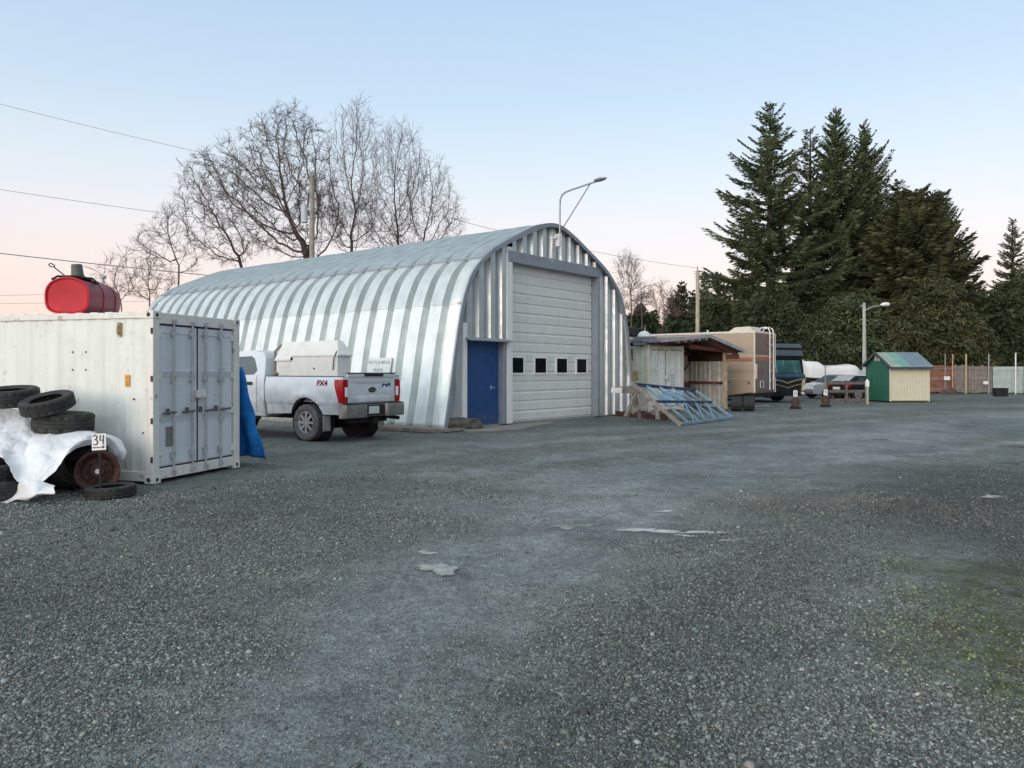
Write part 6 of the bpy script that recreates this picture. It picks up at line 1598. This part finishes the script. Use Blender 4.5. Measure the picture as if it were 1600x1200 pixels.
wire(P(-150, 272, 33), P(487, 362, 38), 0.12, 0.010, 'thin wire in the middle left sky, meeting the pole below its transformer')
wire(P(-150, 378, 30), P(345, 432, 37), 0.05, 0.019, 'thick dark cable passing above the red tank to the hangar back end')
wire(P(-150, 462, 70), P(240, 453, 75), 0.2, 0.014, 'faint far wire just left of the red tank, upper of the two')
wire(P(-150, 473, 70), P(240, 470, 75), 0.15, 0.014, 'faint far wire just left of the red tank, lower of the two')
wire(top1 - Vector((0, 0, 0.15)), b2 + Vector((0, 0, h2 + 0.25)), 0.55, 0.012, 'thin wire crossing the sky over the hangar between the two utility poles')
# ------------------------------------------------------------------ bare broadleaf trees
M_bark = mat('bark', (0.050, 0.036, 0.032), 0.9, var=0.35, scale=6, bump=0.4)
M_twig = mat('twigs', (0.12, 0.09, 0.082), 0.9, var=0.3, scale=2)
M_bark2 = mat('birch_bark', (0.09, 0.068, 0.062), 0.9, var=0.35, scale=6)
M_twig2 = mat('pale_twigs', (0.14, 0.105, 0.097), 0.9, var=0.25, scale=2)
def frustums(segs, n):
    """segs: arrays a,b (k,3), ra, rb -> verts, faces for n-sided frustums"""
    a, b, ra, rb = segs; k = len(a)
    d = b - a; L_ = np.linalg.norm(d, axis=1, keepdims=True) + 1e-9; d = d / L_
    ref = np.where(np.abs(d[:, 2:3]) > 0.9, np.array([[1.0, 0, 0]]), np.array([[0, 0, 1.0]]))
    p = np.cross(d, ref); p /= np.linalg.norm(p, axis=1, keepdims=True); q = np.cross(d, p)
    t = np.arange(n) * 2 * math.pi / n
    off = p[:, None] * np.cos(t)[None, :, None] + q[:, None] * np.sin(t)[None, :, None]
    V = np.concatenate([a[:, None] + off * ra[:, None, None], b[:, None] + off * rb[:, None, None]], 1).reshape(-1, 3)
    i = np.arange(n); f = np.stack([i, (i + 1) % n, n + (i + 1) % n, n + i], 1)
    F = (f[None] + (np.arange(k) * 2 * n)[:, None, None]).reshape(-1, 4)
    return V, F
def mesh_np(name, V, F, m_, parent, tone=None):
    me = bpy.data.meshes.new(name); nv = F.shape[1]
    me.vertices.add(len(V)); me.vertices.foreach_set('co', V.astype(np.float32).ravel())
    me.loops.add(F.size); me.loops.foreach_set('vertex_index', F.astype(np.int32).ravel())
    me.polygons.add(len(F)); me.polygons.foreach_set('loop_start', (np.arange(len(F)) * nv).astype(np.int32))
    me.update(calc_edges=True)
    if tone is not None:
        at = me.color_attributes.new('tone', 'FLOAT_COLOR', 'POINT'); at.data.foreach_set('color', tone.astype(np.float32).ravel())
    me.materials.append(m_)
    o = bpy.data.objects.new(name, me); COL.objects.link(o); o.parent = parent; return o
def bare_tree(label, px, d, blobs, trunk_py, seed, natt=1500, step=0.35, tip=0.011, twig=0.7, ntw=4, lean=0.0, mb_=None, mt_=None, pipe=2.15, up=0.25, name='bare_tree', trunks=None, blobdepth=1.0):
    """blobs: (px, py, rx, ry) crown ellipses in photo measure at distance d, turned into solid ellipsoids"""
    g = np.random.default_rng(seed)
    base = Vector(((px - 800) / FPX * d, d, 0)); s = d / FPX
    t_ = thing(name, label, 'tree', base, 0)
    att = []
    tot = sum(rx * ry for _, _, rx, ry in blobs)
    for bx_, by_, rx, ry in blobs:
        k = int(natt * rx * ry / tot)
        u = g.normal(size=(k, 3)); u /= np.linalg.norm(u, axis=1, keepdims=True); u *= (0.25 + 0.75 * g.random((k, 1)) ** 0.5)
        att.append(np.stack([(bx_ - px) * s + u[:, 0] * rx * s, u[:, 1] * min(rx, ry * 1.2) * s * blobdepth, EYE + (HOR - by_) * s + u[:, 2] * ry * s], 1))
    att = np.concatenate(att)
    nodes = []; par = []
    for (ox, lx, tz) in (trunks or [(0.0, lean, EYE + (HOR - trunk_py) * s)]):
        st = 0
        if not nodes: nodes.append(Vector((0, 0, 0))); par.append(-1)
        k = max(2, int(tz / step))
        for i in range(1, k + 1):
            f = i / k; nodes.append(Vector((ox * f ** 0.5 + lx * f + 0.10 * math.sin(f * 5 + seed + ox), 0.12 * math.sin(f * 4 + ox), tz * f))); par.append(len(nodes) - 2 if i > 1 else 0)
    alive = np.ones(len(att), bool); near = np.full(len(att), -1); nd = np.full(len(att), 1e9)
    nod = np.array([list(v) for v in nodes]); kids = np.zeros(len(nod), int)
    def upd(i0):
        newn = nod[i0:]
        for c0 in range(0, len(newn), 400):
            dd = np.linalg.norm(att[:, None, :] - newn[None, c0:c0 + 400, :], axis=2)
            j = dd.argmin(1); m_ = dd[np.arange(len(att)), j]; k_ = m_ < nd; nd[k_] = m_[k_]; near[k_] = j[k_] + i0 + c0
    upd(0)
    di = 14 * step * 1.3; dk = step * 1.7
    for it in range(140):
        alive &= nd > dk
        act = alive & (nd < di * (1 if it > 5 else 5))
        if not act.any(): break
        idx = np.where(act)[0]; nb = near[idx]
        v = att[idx] - nod[nb]; v /= np.linalg.norm(v, axis=1, keepdims=True)
        un, inv = np.unique(nb, return_inverse=True)
        okn = kids[un] < 3
        acc = np.zeros((len(un), 3)); np.add.at(acc, inv, v)
        acc /= np.linalg.norm(acc, axis=1, keepdims=True) + 1e-9
        acc += g.normal(size=acc.shape) * 0.16; acc[:, 2] += up * 0.3
        acc /= np.linalg.norm(acc, axis=1, keepdims=True)
        un = un[okn]; acc = acc[okn]
        if len(un) == 0: break
        kids[un] += 1; kids = np.concatenate([kids, np.zeros(len(un), int)])
        newp = nod[un] + acc * step
        i0 = len(nod); nod = np.concatenate([nod, newp]); par += un.tolist()
        upd(i0)
        if len(nod) > 14000: break
    n = len(nod); par = np.array(par)
    r = np.zeros(n); cnt = np.zeros(n, int)
    for i in range(n - 1, -1, -1):
        if r[i] == 0: r[i] = tip ** pipe
        if par[i] >= 0: r[par[i]] += r[i]; cnt[par[i]] += 1
    r = r ** (1 / pipe)
    i = np.where(par >= 0)[0]
    a = nod[par[i]]; b = nod[i]; ra = np.minimum(r[par[i]], r[i] * 1.5); rb = r[i]
    thick = rb > tip * 5
    V, F = frustums((a[thick], b[thick], ra[thick], rb[thick]), 7); mesh_np('trunk', V, F, mb_ or M_bark, t_)
    V, F = frustums((a[~thick], b[~thick], ra[~thick], rb[~thick]), 4)
    # twigs
    tips = np.where((cnt == 0) | ((r < tip * 3.6) & (g.random(n) < 0.85)))[0]; tips = tips[par[tips] >= 0]
    A, B, RA, RB = [], [], [], []
    src = nod[tips]; dr = src - nod[par[tips]]; dr /= np.linalg.norm(dr, axis=1, keepdims=True) + 1e-9
    for k in range(ntw):
        dd = dr + g.normal(size=dr.shape) * 0.75; dd[:, 2] += up; dd /= np.linalg.norm(dd, axis=1, keepdims=True)
        ln = twig * (0.4 + 0.8 * g.random((len(src), 1))); e = src + dd * ln
        A.append(src); B.append(e); RA.append(np.full(len(src), tip * 0.75)); RB.append(np.full(len(src), tip * 0.35))
        for q in range(3):
            m_ = src + (e - src) * (0.3 + 0.5 * g.random((len(src), 1))); d2 = dd + g.normal(size=dd.shape) * 0.7; d2[:, 2] += up * 0.6; d2 /= np.linalg.norm(d2, axis=1, keepdims=True)
            A.append(m_); B.append(m_ + d2 * ln * 0.55); RA.append(np.full(len(src), tip * 0.5)); RB.append(np.full(len(src), tip * 0.25))
    V2, F2 = frustums(tuple(map(np.concatenate, (A, B, RA, RB))), 3)
    V = np.concatenate([V, V2]); F = np.concatenate([F, F2 + (len(V) - len(V2))]) if False else None
    # quads and quads: both frustum sets use 4-corner faces
    Va, Fa = frustums((a[~thick], b[~thick], ra[~thick], rb[~thick]), 4)
    mesh_np('crown', np.concatenate([Va, V2]), np.concatenate([Fa, F2 + len(Va)]), mt_ or M_twig, t_)
    return t_
bare_tree('tall spreading bare maple left of the utility pole behind the hangar', 474, 44, [(415, 300, 108, 98), (455, 228, 70, 64), (348, 300, 74, 72), (480, 335, 68, 76), (358, 372, 74, 42)], 345, 11, natt=3200, step=0.33, tip=0.0125, twig=0.62, ntw=4, pipe=1.95, up=0.15, trunks=[(0, 0.25, 8.2), (-1.3, -1.2, 5.0), (-0.6, -1.8, 5.6)])
bare_tree('bare birch-like tree with fine upright twigs right of the utility pole', 540, 47, [(555, 240, 40, 85), (545, 330, 55, 70)], 300, 12, natt=2300, step=0.33, tip=0.010, twig=0.85, ntw=3, pipe=2.0, mb_=M_bark2, mt_=M_twig2, up=0.55, trunks=[(0, 0.5, 9.5), (0.6, 0.3, 7.0)])
bare_tree('bare tree with pale twigs, third from the left over the hangar roof', 606, 49, [(625, 265, 42, 80), (600, 340, 50, 60)], 330, 13, natt=2300, step=0.34, tip=0.010, twig=0.85, ntw=3, pipe=2.0, mb_=M_bark2, mt_=M_twig2, up=0.5, trunks=[(0, 0.7, 8.5), (0.9, -0.2, 9.5)])
bare_tree('bare round-crowned tree at the right end of the row over the hangar roof', 640, 50, [(668, 310, 48, 70), (690, 345, 40, 50), (640, 370, 50, 35)], 380, 14, natt=2200, step=0.35, tip=0.010, twig=0.8, ntw=3, pipe=2.0, mb_=M_bark2, mt_=M_twig2, up=0.3, trunks=[(0, 0.6, 7.5), (1.0, 1.2, 6.0)])
bare_tree('lopped bare tree with a stump-like trunk above the hangar back end', 278, 39, [(270, 360, 36, 42), (245, 385, 40, 35), (300, 400, 25, 30)], 408, 15, natt=650, step=0.36, tip=0.011, twig=0.75, mb_=M_bark, mt_=M_twig, trunks=[(0, 0, EYE + 165 * 39 / 1200), (-0.5, -0.6, 5.2)])
bare_tree('small bare scrubby tree right behind the red tank', 228, 41, [(205, 430, 55, 40), (245, 440, 40, 40), (180, 455, 45, 25)], 480, 16, natt=750, step=0.34, tip=0.010, twig=0.7, mt_=M_twig, trunks=[(0, 0, 3.4), (-0.8, -0.6, 3.4)])
bare_tree('slender bare tree just right of the hangar arch', 985, 62, [(982, 430, 24, 36), (985, 470, 26, 30)], 455, 17, natt=700, step=0.38, tip=0.013, twig=0.9, ntw=6, mt_=M_twig2, up=0.5)
bare_tree('bare snag with broken stems right of the slender bare tree', 1001, 60, [(1012, 460, 20, 28), (1000, 480, 20, 20)], 448, 18, natt=260, step=0.4, tip=0.013, twig=0.8, trunks=[(0, 0.1, 8.0), (0.2, 2.2, 7.2)])
bare_tree('pinkish bare twiggy tree in the gap before the small conifers', 1035, 75, [(1035, 470, 24, 30), (1045, 500, 24, 25)], 520, 19, natt=600, step=0.5, tip=0.014, twig=1.1, ntw=6, mt_=mat('pink_twigs', (0.21, 0.13, 0.12), 0.9), up=0.5)

# ------------------------------------------------------------------ conifers
def leaf_mat(name, c0, c1, c2):
    m_ = bpy.data.materials.new(name); m_.use_nodes = True; t = m_.node_tree; b = t.nodes['Principled BSDF']
    va = t.nodes.new('ShaderNodeAttribute'); va.attribute_name = 'tone'
    rp = t.nodes.new('ShaderNodeValToRGB'); e = rp.color_ramp.elements; e[0].color = (*c0, 1); e[1].color = (*c2, 1); x = e.new(0.5); x.color = (*c1, 1)
    t.links.new(va.outputs['Fac'], rp.inputs[0]); t.links.new(rp.outputs[0], b.inputs['Base Color']); b.inputs['Roughness'].default_value = 0.8; b.inputs['Specular IOR Level'].default_value = 0.2
    return m_
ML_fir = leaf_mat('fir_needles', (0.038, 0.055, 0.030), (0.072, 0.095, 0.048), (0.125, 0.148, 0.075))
ML_cedar = leaf_mat('cedar_sprays', (0.040, 0.052, 0.026), (0.074, 0.084, 0.042), (0.118, 0.116, 0.060))
ML_dark = leaf_mat('dark_evergreen', (0.026, 0.040, 0.022), (0.050, 0.070, 0.036), (0.085, 0.106, 0.055))
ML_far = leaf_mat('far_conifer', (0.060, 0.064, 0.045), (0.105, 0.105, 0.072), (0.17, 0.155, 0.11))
def conifer(label, px, top, d, rad_px, seed, m_=ML_fir, z0=0.06, dens=1.0, droop=0.35, uptip=0.35, power=0.85, irr=0.35, spray=0.33, cat_='tree', name='conifer', width=0.29, side=None, lean=0, thin_top=0.0, bd=None):
    g = np.random.default_rng(seed)
    s = d / FPX; base = Vector(((px - 800) * s, d, 0)); H = EYE + (HOR - top) * s; Rm = rad_px * s
    t_ = thing(name, label, cat_, base, 0)
    A, B, RA, RB = [], [], [], []
    tz = np.linspace(0, H, 12); tr = 0.020 * H * (1 - tz / H) ** 0.9 + 0.03
    a = np.stack([lean * (tz / H) ** 2, 0 * tz, tz], 1)
    V, F = frustums((a[:-1], a[1:], tr[:-1], tr[1:]), 8); mesh_np('trunk', V, F, M_bark, t_)
    z = H * z0; bl = []
    while z < H * 0.985:
        f = z / H
        nb = int(round((4 + 3 * (1 - f)) * dens)); Lb = Rm * (1 - f) ** power * (1 if f > 0.15 else 0.75 + f * 1.6) + 0.10
        th0 = g.random() * 6.28
        big = 1 + irr * 0.9 * (g.random() - 0.4)
        for k in range(max(3, nb)):
            az = th0 + k * 6.283 / max(3, nb) + g.normal() * 0.35
            ln = Lb * big * (1 + irr * float(np.clip(g.normal(), -1.6, 1.3)) * 0.6); ln = max(ln, 0.2)
            if g.random() < 0.10 * irr * 2: ln *= 1.18
            bl.append((z + g.normal() * 0.15, az, ln, f))
        z += (0.022 * H * (0.55 + 0.45 * (1 - f)) + 0.10) / max(0.6, dens)
    Q = []; T = []
    for (z, az, ln, f) in bl:
        ca, sa = math.cos(az), math.sin(az); lat = np.array([-sa, ca, 0])
        dr = droop * (1.1 - 0.9 * f) + g.normal() * 0.08; rise = 0.15 + 0.55 * f
        def pos(t): 
            return np.array([ca * ln * t + lean * f * f, sa * ln * t, z + ln * (rise * t - dr * 1.9 * t ** 1.5 + (dr * 0.55 + uptip * 0.4) * t ** 3)])
        ts = np.linspace(0, 1, 5); pp = np.array([pos(t) for t in ts]); rr = (0.012 + 0.012 * ln) * (1 - 0.85 * ts)
        A.append(pp[:-1]); B.append(pp[1:]); RA.append(rr[:-1]); RB.append(rr[1:])
        ns = max(6, int(ln / (0.078 if ln > 1 else 0.06) * dens))
        btone = g.random()
        for i in range(ns):
            t = 0.10 + 0.92 * (i + g.random()) / ns
            c = pos(min(t, 1.02)); tan = pos(min(t, 1.0)) - pos(min(t, 1.0) - 0.08); tan /= np.linalg.norm(tan)
            hw = width * ln * (1 - t * 0.72) * (0.4 + 0.6 * min(1, t * 3))
            for sd in (-1, 1):
                l_ = hw * (0.7 + 0.6 * g.random()) + spray * 0.35
                # side shoot: two chained leaf strips, hanging a little
                dv = tan * 0.75 + lat * sd * (0.75 + 0.3 * g.random()) + np.array([0, 0, -0.18 - 0.35 * g.random() * droop * 2]); dv /= np.linalg.norm(dv)
                w = spray * (0.10 + 0.10 * g.random())
                up_ = np.cross(dv, lat * sd + np.array([0, 0, 0.35]) + g.normal(size=3) * 0.5); up_ /= np.linalg.norm(up_) + 1e-9
                k = max(1, int(l_ / (spray * 0.9)))
                st = c
                for j in range(k):
                    e = st + dv * (l_ / k) * 1.15
                    ww = w * (1 - 0.35 * j / k)
                    jx = g.normal(size=3) * 0.05
                    Q.append([st - up_ * ww * 0.35, st + dv * (l_ / k) * 0.5 - up_ * ww + jx, e, st + dv * (l_ / k) * 0.45 + up_ * ww])
                    T.append(np.clip(0.5 * btone + 0.5 * g.random(), 0, 1))
                    st = e; dv = dv + np.array([0, 0, -0.10 * droop]) + g.normal(size=3) * 0.12; dv /= np.linalg.norm(dv)
    V1, F1 = frustums(tuple(map(np.concatenate, (A, B, RA, RB))), 3)
    Q = np.array(Q).reshape(-1, 3); T = np.repeat(np.array(T), 4)
    FQ = np.arange(len(Q)).reshape(-1, 4)
    V = np.concatenate([V1, Q]); F = np.concatenate([F1, FQ + len(V1)])
    tone = np.concatenate([np.zeros(len(V1)), T]); tone = np.stack([tone, tone, tone, np.ones_like(tone)], 1)
    mesh_np('crown', V, F, m_, t_, tone)
    return t_, len(Q)
def cluster_tree(label, px, d, blobs, seed, m_, n=9000, leaf=0.4, name='evergreen_tree', depth=0.8):
    """dense crown of hanging sprays filling several ellipsoids, thickest near their skins"""
    g = np.random.default_rng(seed); s = d / FPX; base = Vector(((px - 800) * s, d, 0)); t_ = thing(name, label, 'tree', base, 0)
    topz = max(EYE + (HOR - by) * s for _, by, _, _ in blobs)
    a = np.array([[0, 0, 0], [0.1, 0, topz * 0.5], [0, 0, topz]]); r_ = np.array([0.02 * topz + 0.05, 0.015 * topz, 0.03])
    A, B, RA, RB = [a[:-1]], [a[1:]], [r_[:-1]], [r_[1:]]
    tot = sum(rx * ry for _, _, rx, ry in blobs); Q = []; T = []
    for bx_, by_, rx, ry in blobs:
        k = int(n * 2.6 * rx * ry / tot)
        u = g.normal(size=(k, 3)); u /= np.linalg.norm(u, axis=1, keepdims=True)
        lob = 1 + 0.16 * np.sin(u[:, 0] * 7 + bx_) * np.cos(u[:, 2] * 6 + by_) + 0.12 * np.sin(u[:, 1] * 9 + u[:, 2] * 11)
        rad = (0.45 + 0.55 * g.random(k) ** 0.45) * lob
        c = np.stack([(bx_ - px) * s + u[:, 0] * rx * s * rad, u[:, 1] * rx * s * depth * rad, EYE + (HOR - by_) * s + u[:, 2] * ry * s * rad], 1)
        ctr = np.array([(bx_ - px) * s, 0, EYE + (HOR - by_) * s])
        for kk in range(14):
            e = c[g.integers(0, k)]; A.append(ctr[None] * np.array([0.4, 0.4, 0.8])); B.append(e[None]); RA.append(np.array([0.06])); RB.append(np.array([0.015]))
        dv = u * np.array([1, 1, 0.35]) + g.normal(size=(k, 3)) * 0.5 + np.array([0, 0, -0.30]); dv /= np.linalg.norm(dv, axis=1, keepdims=True)
        w_ = np.cross(dv, g.normal(size=(k, 3))); w_ /= np.linalg.norm(w_, axis=1, keepdims=True)
        L_ = leaf * 0.75 * (0.6 + 0.9 * g.random((k, 1))); W_ = L_ * (0.13 + 0.12 * g.random((k, 1)))
        q = np.stack([c - dv * L_ * 0.5, c - w_ * W_, c + dv * L_ * 0.6, c + w_ * W_], 1)
        Q.append(q.reshape(-1, 3)); clump = 0.5 + 0.5 * np.sin(c[:, 0] * 1.9 + c[:, 2] * 2.3 + c[:, 1] * 1.4); T.append(np.repeat(np.clip(0.45 * clump + 0.55 * g.random(k), 0, 1), 4))
    V1, F1 = frustums(tuple(map(np.concatenate, (A, B, RA, RB))), 6); mesh_np('trunk', V1, F1, M_bark, t_)
    Q = np.concatenate(Q); T = np.concatenate(T); mesh_np('crown', Q, np.arange(len(Q)).reshape(-1, 4), m_, t_, np.stack([T, T, T, np.ones_like(T)], 1))
    return t_
conifer('tallest dark fir on the left of the evergreen group with long open boughs', 1203, 158, 66, 128, 101, dens=1.1, droop=0.36, uptip=0.5, power=0.90, irr=0.46, z0=0.10, spray=0.36)
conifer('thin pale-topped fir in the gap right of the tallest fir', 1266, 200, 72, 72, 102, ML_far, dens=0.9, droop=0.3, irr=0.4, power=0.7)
conifer('dense tall fir with a rounded tip in the middle of the evergreen group', 1306, 166, 68, 92, 103, dens=1.25, droop=0.25, uptip=0.6, power=0.80, irr=0.25, z0=0.05)
conifer('pointed dark fir right of the round-tipped one, with upswept side boughs', 1350, 190, 70, 112, 104, dens=1.2, droop=0.25, uptip=0.7, power=0.90, irr=0.35, z0=0.05)
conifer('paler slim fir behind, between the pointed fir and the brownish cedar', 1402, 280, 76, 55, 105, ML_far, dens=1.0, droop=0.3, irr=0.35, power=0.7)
conifer('broad brownish cedar filling the middle of the evergreen group', 1428, 300, 62, 108, 106, ML_cedar, dens=1.35, droop=0.45, uptip=0.3, power=0.55, irr=0.3, z0=0.03, spray=0.5)
conifer('dark spruce on the right of the group with many upturned bough tips', 1462, 300, 68, 88, 107, ML_dark, dens=1.4, droop=0.22, uptip=1.0, power=0.75, irr=0.22, z0=0.12)
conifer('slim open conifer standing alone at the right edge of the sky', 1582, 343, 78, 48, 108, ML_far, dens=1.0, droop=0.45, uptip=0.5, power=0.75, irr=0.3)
cluster_tree('rounded blackish evergreen above the pale fence at the right edge', 1580, 60, [(1575, 520, 55, 75), (1620, 490, 50, 70), (1545, 560, 35, 35), (1590, 565, 60, 35)], 111, ML_dark, n=26000, leaf=0.42)
cluster_tree('olive evergreen with soft hanging sprays behind the shed and fence', 1480, 58, [(1470, 530, 62, 60), (1430, 545, 50, 55), (1510, 555, 45, 45), (1455, 480, 45, 45)], 112, ML_cedar, n=26000, leaf=0.40)
cluster_tree('low dark green evergreen behind the street lamp', 1335, 60, [(1330, 530, 60, 65), (1285, 545, 50, 55), (1370, 545, 45, 50)], 113, ML_fir, n=22000, leaf=0.40)
cluster_tree('low dark evergreen behind the black motorhome and tan motorhome', 1200, 61, [(1200, 520, 52, 60), (1160, 545, 40, 40), (1240, 540, 50, 50)], 114, ML_dark, n=20000, leaf=0.40)
for k_, (px, tp_y, d, r_, mm, lb) in enumerate(((1122, 425, 84, 22, ML_far, 'small pale conifer right of the pale utility pole'), (1100, 432, 88, 20, ML_far, 'small pale conifer just behind the pale utility pole'), (1065, 438, 80, 24, ML_far, 'narrow pointed conifer left of the pale utility pole'),
                                            (1052, 460, 78, 26, ML_dark, 'short dark conifer at the left end of the small conifer row'), (1082, 455, 82, 24, ML_far, 'small pale conifer between the narrow one and the pole'), (1145, 470, 74, 28, ML_fir, 'dark young fir at the foot of the tallest fir'))):
    conifer(lb, px, tp_y, d, r_, 130 + k_, mm, dens=1.0, irr=0.35, power=0.7, droop=0.3, spray=0.5, z0=0.03)
cluster_tree('dark rounded evergreen directly right of the hangar, behind the white vent', 1005, 63, [(1005, 525, 30, 42), (980, 530, 25, 35), (1025, 540, 25, 30)], 115, ML_dark, n=9000, leaf=0.42)
cluster_tree('low dark evergreen behind the lean-to roof', 1090, 68, [(1080, 530, 45, 35), (1120, 520, 40, 45), (1052, 535, 30, 35)], 116, ML_dark, n=14000, leaf=0.45)

# the wooded edge on the right side of the yard, out of view, added to darken the ground and the metal's reflections
def unseen_woods():
    g = np.random.default_rng(77); k = 60000
    y = -25 + 70 * g.random(k); hgt = 13 + 8 * vn(y, y * 0, 6.0, 5, 3); z = hgt * g.random(k) ** 0.8
    x = 52 + (g.random(k) - 0.2) * 10 * (1.05 - z / 24) + 4 * (vn(y, z, 5.0, 8, 2) - 0.5)
    c = np.stack([x, y, z], 1); dv = g.normal(size=(k, 3)) + np.array([0, 0, -0.3]); dv /= np.linalg.norm(dv, axis=1, keepdims=True)
    w = np.cross(dv, g.normal(size=(k, 3))); w /= np.linalg.norm(w, axis=1, keepdims=True); L_ = 0.5 + 0.5 * g.random((k, 1))
    q = np.stack([c - dv * L_, c - w * L_ * 0.3, c + dv * L_, c + w * L_ * 0.3], 1).reshape(-1, 3); t = np.repeat(g.random(k), 4)
    o = mesh_np('unseen_woods', q, np.arange(len(q)).reshape(-1, 4), ML_dark, None, np.stack([t, t, t, np.ones_like(t)], 1))
    tag(o, 'unseen dark evergreens added for reflections along the right side of the yard', 'woodland', kind='stuff')
unseen_woods()
